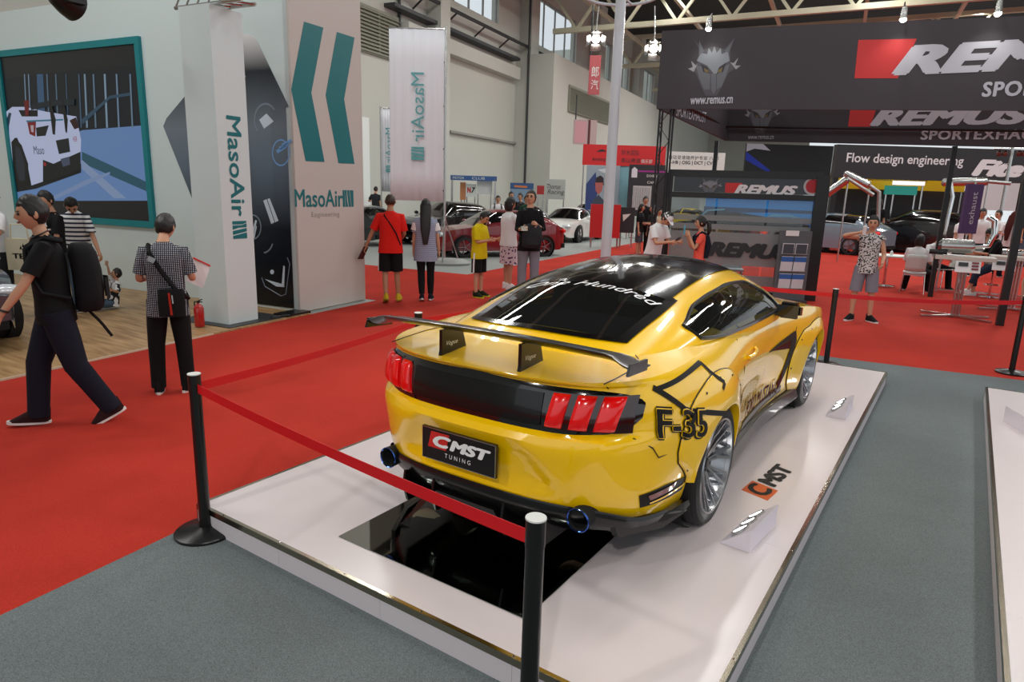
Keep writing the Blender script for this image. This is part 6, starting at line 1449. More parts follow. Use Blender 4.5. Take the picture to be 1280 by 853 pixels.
# fascia strip with emblem, red flash and name
m = MB(); m.box((LW / 2, .0, (zm2 + zt2) / 2), (LW - .2, .03, zt2 - zm2 - .12)); fa = m.build('fascia', mat('fascia_smoke', (46, 54, 60), .2), G, flat=True); fgf = plane_fn((0, -.016, 0), (1, 0, 0), (0, 0, 1))
poly_on('emblem_red', [pl(906, 241), pl(924, 241.5), pl(928, 229), pl(907, 228.5)], fgf, M_bred, fa, .001); a, b = pl(918, 237), pl(997, 238); put_text('lettering', 'REMUS', b[0] - a[0], pl(950, 231)[1] - pl(950, 243)[1], lambda u, v, w: fgf((a[0] + b[0]) / 2 + u, (a[1] + b[1]) / 2 + v, w), mat('white_print', (226, 228, 230), .5), fa, .002, shear=.32, bold=.05)
wolf(lambda px, py: pl(888 + (px - 893) * .46, 233 + (py - 85) * .30), fgf, fa)
m = MB(); c = pl(1016, 233); m.prism([(c[0] + .17 * math.cos(2 * PI * k / 24), c[1] + .17 * math.sin(2 * PI * k / 24)) for k in range(24)], fgf, .002); rb_ = m.build('round_badge', mat('badge_grey', (180, 180, 182), .5), fa, flat=True); poly_on('badge_centre', [(c[0] + .13 * math.cos(2 * PI * k / 24), c[1] + .13 * math.sin(2 * PI * k / 24)) for k in range(24)], lambda u, v, w: fgf(u, v, w + .002), mat('badge_red', (170, 30, 40), .5), rb_ if False else fa, .001)
# dark wall blocks and blue edged board above the partition
def board(name, pxa, pxb, pya, pyb, depth, m_, label, cat, thick=.08, stand=False):
    a, b, c = dp(pxa, pyb, depth), dp(pxb, pyb, depth), dp(pxa, pya, depth); R = empty(name, (a.x, a.y, 0), math.atan2(b.y - a.y, b.x - a.x), label, cat)
    w = math.hypot(b.x - a.x, b.y - a.y); m = MB(); m.box((w / 2, thick / 2, (a.z + c.z) / 2), (w, thick, c.z - a.z)); m.build('panel', m_, R, flat=True)
    if stand and a.z > .05:
        for x in (.06, w - .06): q = MB(); q.box((x, thick / 2, a.z / 2), (.06, .06, a.z)); q.build('leg', M_steel, R, flat=True)
    cx = lambda px, py: ((px - pxa) / (pxb - pxa) * w, a.z + (pyb - py) / (pyb - pya) * (c.z - a.z))
    return R, plane_fn((0, -.002, 0), (1, 0, 0), (0, 0, 1)), cx
R, f_, cx = board('display_block', 930, 1038, 180, 217, fd + 1.5, M_black, 'black display block above the glazed partition', 'board'); poly_on('blue_print', [cx(930, 190), cx(962, 212), cx(962, 216), cx(930, 200)], f_, mat('print_blue', (30, 60, 190), .4), R, .001); poly_on('pale_print', [cx(930, 180), cx(950, 180), cx(960, 188), cx(940, 186), cx(930, 190)], f_, M_silver, R, .001)
m_ = [c for c in kids(R) if c.name.startswith('panel')][0]; b_ = MB(); b_.box((1.0, .04, 1.5), (.1, .06, 3.0)); b_.build('support', M_black, R, flat=True)
# brochure rack
fdb = fd - .45; a, b = dp(972, 361, fdb), dp(1004, 362, fdb); R = empty('brochure_rack', (a.x, a.y, 0), math.atan2((b - a).y, (b - a).x), 'tall brochure rack with blue-headed leaflets by the black frame', 'rack'); w = (b - a).length; zt3 = dp(985, 288, fdb).z
m = MB(); m.box((w / 2, .06, zt3 / 2), (w * 1.25, .03, zt3)); m.build('back_panel', mat('rack_grey', (86, 90, 94), .4), R, flat=True); m = MB(); m.box((w / 2, .1, .03), (w * 1.3, .34, .05)); m.build('foot', M_dark, R, flat=True)
for (py0, py1) in ((303, 318), (319, 340), (341, 362)):
    z1, z0 = dp(985, py0, fdb).z, dp(985, py1, fdb).z
    for k in range(2):
        x = w * (.25 + .5 * k); m = MB(); m.box((x, .02, (z0 + z1) / 2), (w * .46, .012, (z1 - z0) * .92), (.12, 0, 0)); lf_ = m.build('leaflet_stack', mat('leaflet_white', (208, 212, 216), .5), R, flat=True)
        if py0 > 310:
            m = MB(); m.box((x, .008, z1 - (z1 - z0) * .22), (w * .46, .012, (z1 - z0) * .30), (.12, 0, 0)); m.build('blue_header', mat('leaflet_blue', (44, 104, 176), .5), lf_, flat=True)
        else:
            m = MB(); m.box((x, .008, (z0 + z1) / 2), (w * .40, .012, (z1 - z0) * .8)); m.build('dark_picture', mat('leaflet_dark', (60, 66, 74), .4), lf_, flat=True)
    m = MB(); m.bar((0, -.02, z0 + .02), (w, -.02, z0 + .02), .012); m.build('shelf_lip', M_steel, R)
m = MB(); m.box((w * .35, .03, dp(985, 291, fdb).z), (w * .5, .01, .10)); m.build('price_card', C_white, R, flat=True)
# white chair behind the frosted glass
q = dp(913, 352, fd + 1.2); R = empty('plastic_chair', (q.x, q.y, .004), ang, 'white moulded chair behind the frosted glass', 'chair'); m = MB(); m.box((0, 0, .45), (.46, .44, .04)); m.build('seat', C_white, R, flat=True); m = MB(); m.grid([[Vector((-.22 + .44 * i / 6, .2 - .05 * math.sin(PI * i / 6), .46 + .45 * k / 4)) for i in range(7)] for k in range(5)]); o = m.build('backrest', C_white, R); o.modifiers.new('t', 'SOLIDIFY').thickness = .02
for x in (-.2, .2):
    for y in (-.18, .18): m = MB(); m.tube([(x, y, .44), (x * 1.1, y * 1.1, 0)], .015, 8); m.build('leg', M_steel, R)
# ------------------------------------------------------------------ other cars
def other_car(label, p, rz, col, L=4.3, W=1.78, Ht=1.30, kind='coupe', s=1.):
    R = empty('parked_car', (p[0], p[1], .0), rz, label, 'car'); R.scale = (s, s, s); paint = mat('car_paint_%d_%d_%d' % col, col, .25, coat=1.)
    hl = L / 2; k = Ht / 1.30; h2 = W / 2
    zs = lerp_tab([(-hl, .78 * k), (-hl * .8, .88 * k), (0, .86 * k), (hl * .35, .84 * k), (hl * .8, .74 * k), (hl, .58 * k)])
    zt = lerp_tab([(-hl * .95, .80 * k), (-hl * .62, (1.05 if kind == 'coupe' else 1.24) * k), (-hl * .2, 1.29 * k), (.1, 1.30 * k), (hl * .3, 1.08 * k), (hl * .48, .82 * k)])
    def hw_(y, z): t = abs(y) / hl; return h2 * (1 - t ** 5 * .42) * (1 - .10 * abs(z / k - .55) ** 1.5)
    m = MB(); rows = []
    for i in range(41):
        y = -hl + L * i / 40; z1 = zs(y); e = .16 * (max(0, abs(y) / hl - .9) * 10) ** 2; row = []
        for q in range(7): z = .2 + e + (z1 - .2 - e) * q / 6; row.append(Vector((hw_(y, z), y, z)))
        for q in range(1, 6): row.append(Vector((hw_(y, z1) * (1 - q / 3), y, z1 + .05 * (1 - (1 - q / 3) ** 2))))
        row += [Vector((-v.x, v.y, v.z)) for v in row[6::-1]]
        rows.append(row)
    m.grid(rows); m.add(rows[0], [tuple(range(len(rows[0])))]); m.add(rows[-1], [tuple(range(len(rows[0])))[::-1]]); m.build('body', paint, R, 40)
    m = MB(); rows = []; cab = lambda y: h2 * .86 * (1 - .12 * (abs(y) / (hl * .95)) ** 2)
    N = 30
    for i in range(N + 1):
        y = -hl * .93 + (hl * .93 + hl * .47) * i / N; b = zs(y) - .02; t = max(zt(y), b + .01); row = []
        for q in range(17):
            a = PI * q / 16; c, s_ = math.cos(a), math.sin(a); row.append(Vector((math.copysign(abs(c) ** .8, c) * cab(y), y, b + (t - b) * s_ ** .8)))
        rows.append(row)
    m.grid(rows)
    for f in range(len(m.f)):      # glass bands: side windows, windscreen and rear window
        i, q = divmod(f, 16); y = -hl * .93 + (hl * 1.40) * (i + .5) / N; ang = (q + .5) / 16
        side = (.05 < ang < .30 or .70 < ang < .95) and -hl * .62 < y < hl * .36 and abs(y + .1) > .05
        front = hl * .12 < y < hl * .45 and .18 < ang < .82; rear = -hl * .85 < y < -hl * .38 and .2 < ang < .8
        m.mi[f] = 1 if side or front or rear else 0
    m.build('cabin', [paint, M_gloss], R, 40)
    for sg in (1, -1):
        m = MB(); m.ball((sg * h2 * .62, hl * .93, .62 * k), (.20, .13, .075), 12, 8); m.build('headlamp', mat('headlamp_lens', (214, 222, 226), .1, coat=1.), R)
        m = MB(); m.ball((sg * h2 * .66, -hl * .955, .72 * k), (.20, .07, .07), 12, 8); m.build('tail_lamp', M_lamp, R)
        m = MB(); m.ball((sg * (h2 + .08), hl * .30, .92 * k), (.11, .06, .07), 10, 6); m.build('door_mirror', paint, R)
        for y in (hl * .62, -hl * .60):
            we = empty('wheel', (sg * (h2 - .12), y, .315)); we.parent = R; Mx = Matrix(((0, 0, 1, 0), (0, 1, 0, 0), (-1, 0, 0, 0), (0, 0, 0, 1)))
            t = MB(); t.lathe([(.20, -.1), (.30, -.1), (.315, -.07), (.315, .07), (.30, .11), (.22, .115)], 28, Mx if sg > 0 else Mx @ Matrix.Diagonal((1, 1, -1, 1))); t.build('tyre', M_rub, we)
            t = MB(); sgx = sg
            for q in range(5): a = 2 * PI * q / 5; t.bar((sgx * .09, 0, 0), (sgx * .10, .215 * math.cos(a), .215 * math.sin(a)), .05, .02)
            t.lathe([(.225, .085), (.215, .105), (.205, .085), (.2, -.05)], 24, Mx if sg > 0 else Mx @ Matrix.Diagonal((1, 1, -1, 1))); t.build('rim', M_rim, we)
            t = MB(); t.lathe([(.36, -.02), (.36, .118), (.33, .12)], 24, Mx if sg > 0 else Mx @ Matrix.Diagonal((1, 1, -1, 1))); t.build('wheel_arch', M_well, we)
    m = MB(); m.box((0, hl * .985, .34), (W * .55, .06, .16)); m.box((0, hl * .99, .50), (W * .3, .05, .07)); m.build('grille', M_well, R, flat=True)
    m = MB(); m.box((0, -hl * .97, .32), (W * .7, .1, .14)); m.build('rear_apron', M_well, R, flat=True)
    return R
def heading(a, b): return math.atan2(-(a[0] - b[0]), a[1] - b[1])     # from b (rear) to a (front)
fw_, rw_ = gp(716, 304), gp(746, 299)
d0 = (fw_ - rw_).normalized(); ctr = (fw_ + rw_) / 2 + Vector((-d0.y, d0.x, 0)) * -.0
rzc = heading(fw_, rw_); off = Vector((math.cos(rzc), math.sin(rzc), 0))
sgn = -1 if off.dot(_rt) > 0 else 1
wb = (fw_ - rw_).length; sc_ = 1.08
ctr = rw_ + d0 * (2.65 * sc_ / 2) + off * sgn * .80
other_car('white sports coupe parked nose forward beyond the man in black shirt', ctr, rzc, (226, 228, 222), s=sc_)
q = gp(715, 292); other_car('second white car behind the white sports coupe', (q.x - .8, q.y + 3.5), rzc + .25, (220, 222, 214), Ht=1.38, s=1.12, kind='hatch')
q = gp(596, 322); other_car('dark red car with black windows behind the flag pole and the boy', (q.x - .2, q.y + 1.2), math.radians(150), (120, 14, 24), L=4.4, Ht=1.42, kind='hatch')
q = gp(538, 304); other_car('black car parked behind the red car and under the flag', (q.x, q.y + 1.0), math.radians(178), (14, 15, 17), L=4.5, W=1.85, Ht=1.55, kind='hatch')
q = gp(436, 305); other_car('black car mostly hidden behind the booth wall', (q.x - .6, q.y + .5), math.radians(90), (16, 17, 18), Ht=1.4, kind='hatch')
q = gp(600, 292); other_car('dark blue car far behind between the posters', (q.x + .5, q.y + 1.6), math.radians(120), (44, 50, 62), Ht=1.4, kind='hatch')
q = gp(28, 470, .02); q = H(inH(q).x - 3.45, inH(q).y + .05); other_car('dark grey car at the left picture edge on the wood floor', (q.x, q.y), TH - PI / 2, (62, 68, 76), L=4.5, W=1.85, Ht=1.42, kind='hatch')
q = gp(806, 292); other_car('yellow car far off seen through the glazed partition', (q.x - 1.0, q.y + 9), math.radians(70), (210, 176, 20), Ht=1.3)
q = gp(835, 300); other_car('black coupe far behind the chequered mat', (q.x + 1.0, q.y + 3.5), math.radians(80), (18, 18, 20), Ht=1.28)
q = gp(1140, 322); other_car('long black car in the far hall behind the seated pair', (q.x, q.y + 3), math.radians(78), (18, 20, 22), L=4.8, Ht=1.42, s=1.25)
q = gp(1050, 318); other_car('silver blue car in the far hall behind the man drinking', (q.x - .7, q.y + 1.2), math.radians(70), (120, 138, 152), Ht=1.4, kind='hatch', s=1.1)
# ------------------------------------------------------------------ far boards, posters and signs
def sign(name, pxs, depth, m_, label, cat='sign', legs=True, thick=.1): return board(name, pxs[0], pxs[1], pxs[2], pxs[3], depth, m_, label, cat, thick, legs)
def words(R, f_, cx, body, x0, x1, y0, y1, m_, **k):
    a, b = cx(x0, y1), cx(x1, y0); return put_text('lettering', body, b[0] - a[0], b[1] - a[1], lambda u, v, w: f_((a[0] + b[0]) / 2 + u, (a[1] + b[1]) / 2 + v, w), m_, R, **k)
M_signred = mat('sign_red', (206, 34, 38), .5); M_signw = mat('sign_white', (216, 222, 216), .5); M_signy = mat('sign_yellow', (226, 190, 10), .5); M_signk = mat('sign_black', (38, 40, 44), .5)
R, f_, cx = sign('fascia_sign', (728, 831, 180.5, 206), 31, M_signred, 'red fascia sign with two rows of black characters'); words(R, f_, cx, '轩木国际', 776, 798, 186, 193, M_signk); words(R, f_, cx, '泰山赛道', 776, 800, 196, 202, M_signk); words(R, f_, cx, '俱乐部', 801, 815, 197, 202, M_signw); words(R, f_, cx, '赛车俱乐部', 740, 757, 197, 201, M_signk)
m = MB(); pts = [cx(745 + q, 189.5 - 3.2 * math.sin(q / 13 * PI)) for q in range(0, 14, 2)]; m.prism(pts[::-1] if True else pts, f_, .01); m.build('emblem', M_signk, R, flat=True)
R, f_, cx = sign('wall_poster', (731, 772, 207, 264), 31.4, mat('poster_grey', (150, 164, 174), .5), 'tall grey poster with a portrait under the red sign', 'poster'); pp = lambda pts, c, n='print', l=.001: poly_on(n, [cx(*q_) for q_ in pts], lambda u, v, w: f_(u, v, w + l), mat('print_%d_%d_%d' % c, c, .5), R, .001)
pp([(731, 230), (742, 215), (746, 240), (740, 262), (731, 262)], (44, 66, 120)); pp([(741, 232), (743, 222), (748, 219), (752, 222), (753, 231)], (40, 30, 36), l=.002); pp([(742, 228), (752, 228), (751, 238), (747, 243), (743, 238)], (176, 96, 92), l=.003); pp([(738, 262), (740, 250), (747, 243), (754, 250), (758, 262)], (60, 70, 84), l=.002); pp([(744, 212), (765, 209), (767, 214), (752, 216)], (200, 208, 212), l=.002)
R, f_, cx = sign('wall_poster', (772, 790, 207, 262), 31.5, mat('poster_teal', (130, 176, 186), .5), 'pale teal poster strip right of the portrait poster', 'poster')
R, f_, cx = sign('display_stand', (783, 829, 206, 270), 30.5, M_signk, 'black stand wall with white and purple print left of the black frame', 'stand'); pp([(786, 212), (789, 209), (793, 212), (793, 222), (786, 222)], (210, 210, 216)); pp([(794, 213), (829, 213), (829, 215), (794, 215)], (150, 40, 130)); words(R, f_, cx, 'EXHIBIT', 805, 818, 218, 221, M_signw); words(R, f_, cx, 'CAR', 806, 815, 226, 229, M_signw); pp([(789, 232), (812, 232), (812, 262), (789, 262)], (176, 178, 176))
m = MB()
for k in range(8): a = cx(790 + k * 2.7, 260); b = cx(790 + k * 2.7, 234); m.prism([(a[0], a[1]), (a[0] + .03, a[1]), (a[0] + .03, b[1]), (a[0], b[1])], f_, .02)
m.build('railing', M_steel, R, flat=True)
R, f_, cx = sign('fascia_sign', (832, 905, 189.5, 213), 30, M_signw, 'white fascia sign with a row of characters seen above the partition'); words(R, f_, cx, '自动变速箱养护专家 八 部', 835, 897, 194, 199, M_signk); words(R, f_, cx, 'I-HB | OSG | DCT | CVT', 837, 893, 200.5, 206, M_signk, bold=.02)
R, f_, cx = sign('hanging_banner', (735, 749, 71, 118), 36, mat('banner_faded_red', (176, 84, 88), .7), 'faded red vertical banner with large characters on the hall wall', 'banner', legs=False); words(R, f_, cx, '郎', 738, 747, 84, 97, M_signw); words(R, f_, cx, '汽', 738, 747, 100, 112, M_signw); t = MB(); t.tube([(.05, .05, cx(0, 71)[1]), (.05, .05, cx(0, 60)[1] + 2)], .05, 6); t.build('hanger', M_dark, R)
R, f_, cx = sign('hanging_banner', (716, 745, 150, 180), 37, mat('banner_pale', (186, 160, 158), .7), 'faded patterned banner on the hall wall above the red sign', 'banner', legs=False); pp([(734, 150), (737, 150), (737, 180), (734, 180)], (90, 30, 40)); pp([(718, 152), (732, 152), (732, 178), (718, 178)], (206, 150, 156)); t = MB(); t.tube([(.1, .05, cx(0, 150)[1]), (.1, .05, cx(0, 120)[1])], .04, 6); t.build('hanger', M_dark, R)
R, f_, cx = sign('fascia_sign', (563, 621, 219, 225), 33, mat('sign_blue', (52, 88, 146), .5), 'long blue fascia strip on the far stand left of the men'); words(R, f_, cx, 'MOTOR', 566, 580, 220.5, 223.5, M_signw); words(R, f_, cx, 'CLUB', 590, 606, 220.5, 223.5, M_signw)
for x_ in (565, 619): t = MB(); q_ = cx(x_, 222); t.box((q_[0], .05, q_[1] / 2), (.1, .1, q_[1])); t.build('post', M_steel, R, flat=True)
R, f_, cx = sign('wall_poster', (582, 595, 230, 246), 33.5, M_signw, 'white poster with a red and black emblem on the far stand', 'poster'); words(R, f_, cx, 'N', 584, 588.5, 234, 241, mat('print_red2', (196, 30, 44), .5), bold=.05); words(R, f_, cx, '7', 589, 594, 234, 241, M_signk, bold=.05, shear=.3)
R, f_, cx = sign('wall_poster', (596, 615, 226, 243), 33.4, mat('sign_pale', (206, 208, 206), .5), 'plain pale poster on the far stand', 'poster')
R, f_, cx = sign('wall_poster', (575, 582, 228, 250), 33.6, mat('sign_orange', (196, 130, 84), .5), 'narrow orange and pink poster on the far stand', 'poster')
R, f_, cx = sign('wall_poster', (637, 666, 228.5, 262), 33, mat('sign_sky', (126, 150, 172), .5), 'blue-headed poster behind the man looking up', 'poster'); pp([(637, 228.5), (666, 228.5), (666, 236), (637, 236)], (48, 84, 130)); pp([(642, 231.5), (658, 232), (658, 234.5), (642, 234)], (206, 120, 70), l=.003)
R, f_, cx = sign('wall_poster', (671, 680, 232, 243), 33, mat('sign_darkred', (170, 44, 44), .5), 'small dark red square notice on the far wall', 'notice')
R, f_, cx = sign('wall_lettering', (682, 706, 224, 249), 34, mat('wall_board', (186, 190, 184), .6), 'pale board with hand-drawn black lettering behind the white cars', 'board'); words(R, f_, cx, 'Thomas', 683, 700, 230, 236, M_signk, shear=.2); words(R, f_, cx, 'Racing', 684, 705, 237, 244, M_signk, shear=.2)
# red board leaning near the pole, black board with white triangle, chequered mat
R, f_, cx = sign('leaning_board', (737, 774, 255, 297), 25, mat('board_red', (196, 36, 36), .4), 'red display board standing behind the white pole', 'board', thick=.2)
R, f_, cx = sign('leaning_board', (774, 792, 259, 291), 25.5, M_signk, 'black display board with a white triangle beside the red board', 'board', thick=.2); poly_on('print', [cx(777, 268), cx(787, 267), cx(778, 277)][::-1], f_, M_signw, R, .001)
a = gp(783, 297); mbk, mw = MB(), MB(); Rm = empty('chequered_mat', (a.x, a.y, .005), .3, 'black and white chequered mat in front of the black board', 'mat')
for i in range(8):
    for j in range(4): (mbk if (i + j) % 2 else mw).box((i * .28, j * .5, .006), (.28, .5, .012))
mbk.build('black_squares', M_signk, Rm, flat=True); mw.build('white_squares', M_signw, Rm, flat=True)
# ------------------------------------------------------------------ far stand on the right: dark fascia, yellow strip, screens, pipes
fdp = 26
R, f_, cx = sign('fascia_sign', (1042, 1290, 181, 222), fdp, mat('fascia_black', (40, 43, 46), .5), 'long black fascia sign with white words over the far stand', thick=.3); words(R, f_, cx, 'Flow design engineering', 1055, 1201, 191, 206, mat('white_print', (226, 228, 230), .5), bold=.012); words(R, f_, cx, 'Fite', 1213, 1279, 194, 215, mat('white_print', (226, 228, 230), .5), shear=.35, bold=.06)
for x_ in (1046, 1286): t = MB(); q_ = cx(x_, 222); t.box((q_[0], .15, q_[1] / 2), (.2, .2, q_[1])); t.build('post', M_black, R, flat=True)
R, f_, cx = sign('fascia_sign', (1034, 1206, 216, 235), fdp + 2, M_signy, 'yellow strip sign below the black fascia', thick=.2); words(R, f_, cx, 'high performance exhaust pipe parts', 1073, 1158, 221, 225, M_signk); words(R, f_, cx, 'PERFORMANCE', 1040, 1060, 217, 220, M_signk)
R, f_, cx = sign('back_wall', (1036, 1200, 234, 312), fdp + 3, mat('stand_dark', (34, 36, 38), .6), 'dark rear wall of the far stand behind the cars', 'partition', thick=.1)
R, f_, cx = sign('video_screen', (1106, 1146, 232, 243), fdp + 1.5, mat('screen_teal', (10, 40, 40), .3, emit=rgb(40, 190, 170), estr=.5), 'teal glowing screen on the far stand', 'screen')
R, f_, cx = sign('light_panel', (1117, 1156, 226, 231), fdp + 1.4, mat('lit_panel', (240, 240, 240), .4, emit=(1, 1, 1, 1), estr=1.2), 'white lit strip above the teal screen', 'lamp')
R, f_, cx = sign('back_wall', (1206, 1300, 222, 262), 40, mat('far_wall_pale', (206, 214, 216), .6), 'pale far wall right of the yellow sign', 'partition')
for i, (x_, lb_) in enumerate(((1217, 'leftmost'), (1254, 'rightmost'))):
    pass
R, f_, cx = sign('vertical_flag', (1200, 1220, 230, 292), 16.5, mat('flag_purple', (78, 62, 108), .7), 'purple hanging flag with pale lettering behind the high table', 'flag', legs=False); t = MB(); q_ = cx(1210, 292); t.tube([(q_[0], .05, 0), (q_[0], .05, cx(1210, 230)[1] + .05)], .02, 8); t.build('pole', M_steel, R)
a_, b_ = cx(1208, 280), cx(1212, 240); put_text('lettering', 'exhaust', b_[1] - a_[1], .14, lambda u, v, w: f_((a_[0] + b_[0]) / 2 - v, (a_[1] + b_[1]) / 2 + u, w), M_silver, R)
# high table with a chrome exhaust pipe on top, and its neighbours
def high_table(px, py, top_py, wpx, label, depth_extra=0, legs='column'):
    g_ = gp(px, py); d_ = (g_ - CC).dot(_fw); zt_ = dp(px, top_py, d_).z; R = empty('high_table', (g_.x, g_.y, .004), TH * .3, label, 'table'); w = wpx * d_ / CF
    m = MB(); m.box((0, 0, zt_), (w, .6, .06)); m.build('table_top', mat('pale_table_top', (196, 190, 180), .4), R, flat=True); c = MB()
    for x in (-.05, 0, .05): c.tube([(x, 0, .02), (x, 0, zt_)], .022, 8)
    c.build('column', M_steel, R)
    for sx_ in (-1, 1):
        for sy_ in (-.3, .3): t = MB(); t.bar((0, 0, .03), (sx_ * .52, sy_, .02), .05, .025); t.build('foot', M_steel, R, flat=True)
    return R, zt_, w, g_
R1, z1, w1, g1 = high_table(1193, 397, 321, 62, 'high steel table with price sheets in front of the crowd')
m = MB(); m.box((.05, -.33, z1 - .12), (.36, .012, .24), (-.5, 0, 0)); s_ = m.build('price_sheet', C_white, R1, flat=True); t = MB(); t.box((-.02, -.342, z1 - .09), (.14, .006, .07), (-.5, 0, 0)); t.build('printed_picture', M_signk, s_, flat=True); t = MB()
for k in range(3): t.box((.15, -.336 - k * .02, z1 - .06 - k * .05), (.10, .006, .03), (-.5, 0, 0))
t.build('printed_lines', mat('print_maroon', (120, 30, 46), .5), s_, flat=True)
def pipe(name, base, pts, r, label, muff=None, m_=None):
    R = empty(name, base, TH * .3, label, 'exhaust pipe'); t = MB(); t.tube(pts, r, 12); t.build('tube', m_ or M_chrome, R)
    if muff:
        (a, b, rr) = muff; d = (Vector(b) - Vector(a)).normalized(); t = MB(); t.tube([Vector(a), Vector(a) + d * .05, Vector(b) - d * .05, Vector(b)], [rr * .5, rr, rr, rr * .5], 16); t.build('muffler', M_steel, R)
    return R
pipe('exhaust_pipe', (g1.x, g1.y, z1 + .034), [(-.4, 0, .16), (.15, 0, .18), (.30, 0, .2), (.36, .02, .40), (.33, .02, .62), (.22, .02, .68)], .05, 'bent chrome exhaust pipe lying on the high table', ((-.42, 0, .16), (.12, 0, .17), .12))
pipe('exhaust_pipe', (g1.x - .42, g1.y - .1, z1 + .034), [(-.12, 0, .05), (.15, 0, .05)], .045, 'short black pipe end at the left of the high table', None, M_black)
R2, z2, w2, g2 = high_table(1262, 388, 322, 60, 'second high table at the right with price sheets')
m = MB(); m.box((-.25, -.33, z2 - .12), (.36, .012, .24), (-.5, 0, 0)); s_ = m.build('price_sheet', C_white, R2, flat=True); t = MB(); t.box((-.3, -.342, z2 - .09), (.14, .006, .07), (-.5, 0, 0)); t.build('printed_picture', M_signk, s_, flat=True)
pipe('exhaust_pipe', (g2.x + .1, g2.y, z2 + .034), [(-.3, 0, .08), (.4, 0, .08)], .045, 'straight steel exhaust pipe on the second high table')
def frame_table(px, py, top_py, w, label):
    g_ = gp(px, py); d_ = (g_ - CC).dot(_fw); zt_ = dp(px, top_py, d_).z; R = empty('steel_frame_table', (g_.x, g_.y, .004), TH * .3, label, 'table'); m = MB(); m.box((w / 2, .25, zt_), (w, .5, .03)); m.build('table_top', mat('dark_table_top', (66, 58, 54), .4), R, flat=True)
    for x in (.02, w - .02):
        for y in (.02, .48): t = MB(); t.bar((x, y, 0), (x, y, zt_), .035); t.build('leg', M_steel, R, flat=True)
    t = MB(); t.bar((0, .02, .06), (w, .02, .06), .03); t.build('stretcher', M_steel, R, flat=True); return R, zt_, g_
R3, z3, g3 = frame_table(1168, 365, 318, 1.7, 'dark table on a thin steel frame behind the high table')
pipe('exhaust_pipe', (g3.x + .5, g3.y + .25, z3 + .02), [(-.3, 0, .06), (.5, 0, .07), (.9, 0, .07)], .06, 'steel muffler with pipe on the frame table', ((.05, 0, .09), (.75, 0, .09), .11))
g4 = gp(1172, 340); pipe('exhaust_pipe', (g4.x, g4.y, .004), [(0, 0, 0), (0, 0, 1.0), (.06, 0, 2.2), (-.05, 0, 2.6)], .05, 'tall thin steel pipe standing behind the frame table')
for i, (px, pts, lb_) in enumerate(((1082, [(-1.4, 0, 2.9), (-.6, 0, 2.5), (-.3, 0, 2.3), (-.2, 0, 1.2)], 'bent silver exhaust hung above the far stand at its middle'), (1054, [(-.9, 0, 2.1), (-.2, 0, 2.7), (.6, 0, 2.2)], 'silver muffler hung above the far stand near the black post'), (1228, [(-1, 0, 2.7), (.3, 0, 2.75), (.9, 0, 2.7)], 'chrome muffler hung right of the purple flag'))):
    pts = [(a_ - pts[1][0], b_, c_) for a_, b_, c_ in pts]; q = dp(px, 270, 22); pipe('hanging_exhaust', (q.x, q.y, .0), pts, .06, lb_, (pts[0], pts[1], .13), mat('dull_steel', (170, 170, 168), .45, 1.)); o_ = bpy.data.objects[-1] if False else None
    hb_ = MB(); hb_.tube([(q.x, q.y, 0), (q.x, q.y, pts[1][2])], .03, 6); ob = hb_.build('display_pole', M_steel, None); tag(ob, 'thin steel pole carrying the %s' % lb_.split(' above')[0].split(' right')[0], 'pole')
# silver truss pole with small floodlights on the right
g5 = gp(1239, 330); d5 = (g5 - CC).dot(_fw); R = empty('lamp_post', (g5.x, g5.y, 0), 0, 'slim silver pole with small floodlights under the far fascia', 'lamp post'); zt5 = dp(1251, 186, d5).z; m = MB(); m.tube([(0, 0, 0), (0, 0, zt5)], .05, 12); m.tube([(-.5, 0, zt5 - .05), (.5, 0, zt5 - .05)], .025, 8); m.build('pole', M_steel, R)
for x_ in (-.35, -.18, .2, .33):
    m = MB(); m.lathe([(.05, .14), (.07, .1), (.085, 0), (.08, -.01), (.001, -.012)], 14, Matrix.Translation((x_, -.06, zt5 - .26)) @ Matrix.Rotation(.6, 4, 'X')); m.build('floodlight', mat('bronze_lamp', (110, 84, 78), .4, .6), R)
# chairs, white table, stools
def wire_chair(p, rz, label):
    R = empty('bent_chair', (p[0], p[1], .004), rz, label, 'chair'); m = MB(); m.grid([[Vector((-.22 + .44 * i / 6, -.2 + .42 * k / 4, .45 + .03 * abs(i - 3) / 3)) for i in range(7)] for k in range(5)]); o = m.build('seat', M_signw, R); o.modifiers.new('t', 'SOLIDIFY').thickness = .02
    m = MB(); m.grid([[Vector((-.2 + .4 * i / 6, -.2 - .04 * math.sin(PI * i / 6) - .05 * k / 4, .5 + .36 * k / 4)) for i in range(7)] for k in range(5)]); o = m.build('backrest', M_signw, R); o.modifiers.new('t', 'SOLIDIFY').thickness = .015
    for x in (-.2, .2):
        for y in (-.18, .2): m = MB(); m.tube([(x, y, .45), (x * 1.15, y * 1.15, 0)], .013, 8); m.build('leg', M_chrome, R)
    return R
fc = lambda b: math.atan2((Vector(b) - CC).x * -1, (Vector(b) - CC).y)
wire_chair(SEAT1, fc(SEAT1), 'white shell chair on chrome legs under the seated woman')
q = gp(1160, 360); wire_chair((q.x + .3, q.y + .15), PI * .7, 'white shell chair under the man in the white polo')
g6 = gp(1104, 358); R = empty('round_table', (g6.x, g6.y, .004), 0, 'small white table with a bottle beside the seated pair', 'table'); m = MB(); m.lathe([(.001, .72), (.45, .72), (.45, .75), (.001, .75)], 28); m.build('table_top', M_signw, R); m = MB(); m.tube([(0, 0, 0), (0, 0, .72)], .035, 10); m.lathe([(.25, 0), (.25, .02), (.03, .04)], 20); m.build('pedestal', M_chrome, R)
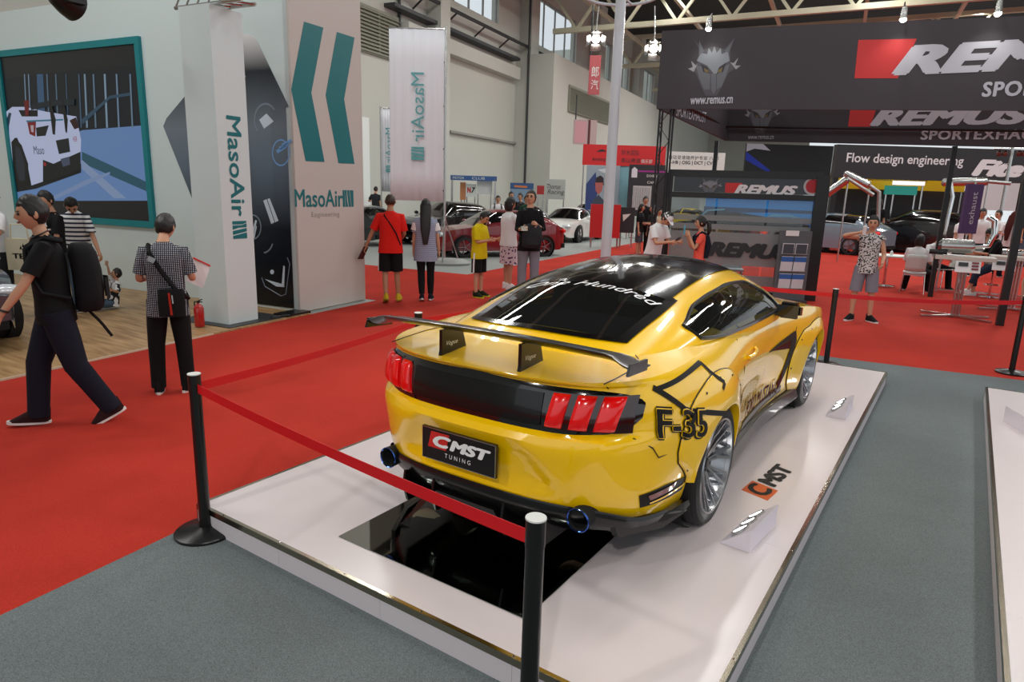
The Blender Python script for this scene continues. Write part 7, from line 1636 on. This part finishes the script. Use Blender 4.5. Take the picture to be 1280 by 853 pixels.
for i, (dx, hh_, c_, lb_) in enumerate(((-.1, .2, (210, 214, 216), 'clear water bottle on the white table'), (.08, .12, (226, 226, 226), 'white cup on the white table'))):
    m = MB(); m.lathe([(.03, 0), (.032, hh_ * .7), (.014, hh_ * .85), (.014, hh_), (.001, hh_)], 12); o = m.build('bottle' if i == 0 else 'cup', mat('bottle_%d' % i, c_, .2), None, loc=(g6.x + dx, g6.y - .1, .755)); tag(o, lb_, 'bottle' if i == 0 else 'cup')
def stool(p, label):
    R = empty('bar_stool', (p[0], p[1], .004), 0, label, 'stool'); m = MB(); m.lathe([(.001, .70), (.18, .70), (.19, .73), (.16, .77), (.001, .77)], 20); m.build('seat', mat('stool_leather', (90, 70, 58), .4), R); m = MB(); m.tube([(0, 0, 0), (0, 0, .70)], .025, 8); m.lathe([(.2, 0), (.2, .015), (.03, .03)], 20); m.build('stem', M_chrome, R); m = MB(); m.tube([(.14 * math.cos(2 * PI * k / 16), .14 * math.sin(2 * PI * k / 16), .28) for k in range(17)], .01, 6); m.build('foot_ring', M_chrome, R); return R
stool(SEAT3, 'bar stool under the woman in black top'); q = gp(1275, 392); stool((q.x + .75, q.y + .1), 'bar stool with brown seat at the right picture edge')
# more of the far stand: parts on plinths and stacked cases
for i, (px, py, w_, h_, c_, lb_) in enumerate(((1052, 306, .9, .75, (206, 206, 200), 'white plinth on the far stand beside the silver blue car'), (1092, 300, 1.1, .9, (52, 54, 58), 'dark display case on the far stand below the teal screen'), (1170, 298, .8, 1.0, (40, 66, 120), 'blue display case on the far stand behind the seated pair'), (1128, 296, 1.2, .7, (176, 178, 176), 'pale display counter on the far stand behind the black car'))):
    q = gp(px, py); R = empty('display_case', (q.x, q.y, .004), TH, lb_, 'counter'); m = MB(); m.box((0, 0, h_ / 2), (w_, .6, h_)); m.build('carcass', mat('case_%d_%d_%d' % c_, c_, .5), R, flat=True); m = MB(); m.box((0, 0, h_ + .015), (w_ + .06, .66, .03)); m.build('top', M_signw, R, flat=True)
    t = MB(); t.tube([(-.3, 0, h_ + .05), (0, 0, h_ + .16), (.2, 0, h_ + .12), (.32, 0, h_ + .3)], .05, 10); o_ = t.build('exhaust_pipe', M_chrome, None, loc=(q.x, q.y, .03)); tag(o_, 'bent chrome pipe lying on the ' + lb_.split(' on')[0], 'exhaust pipe')
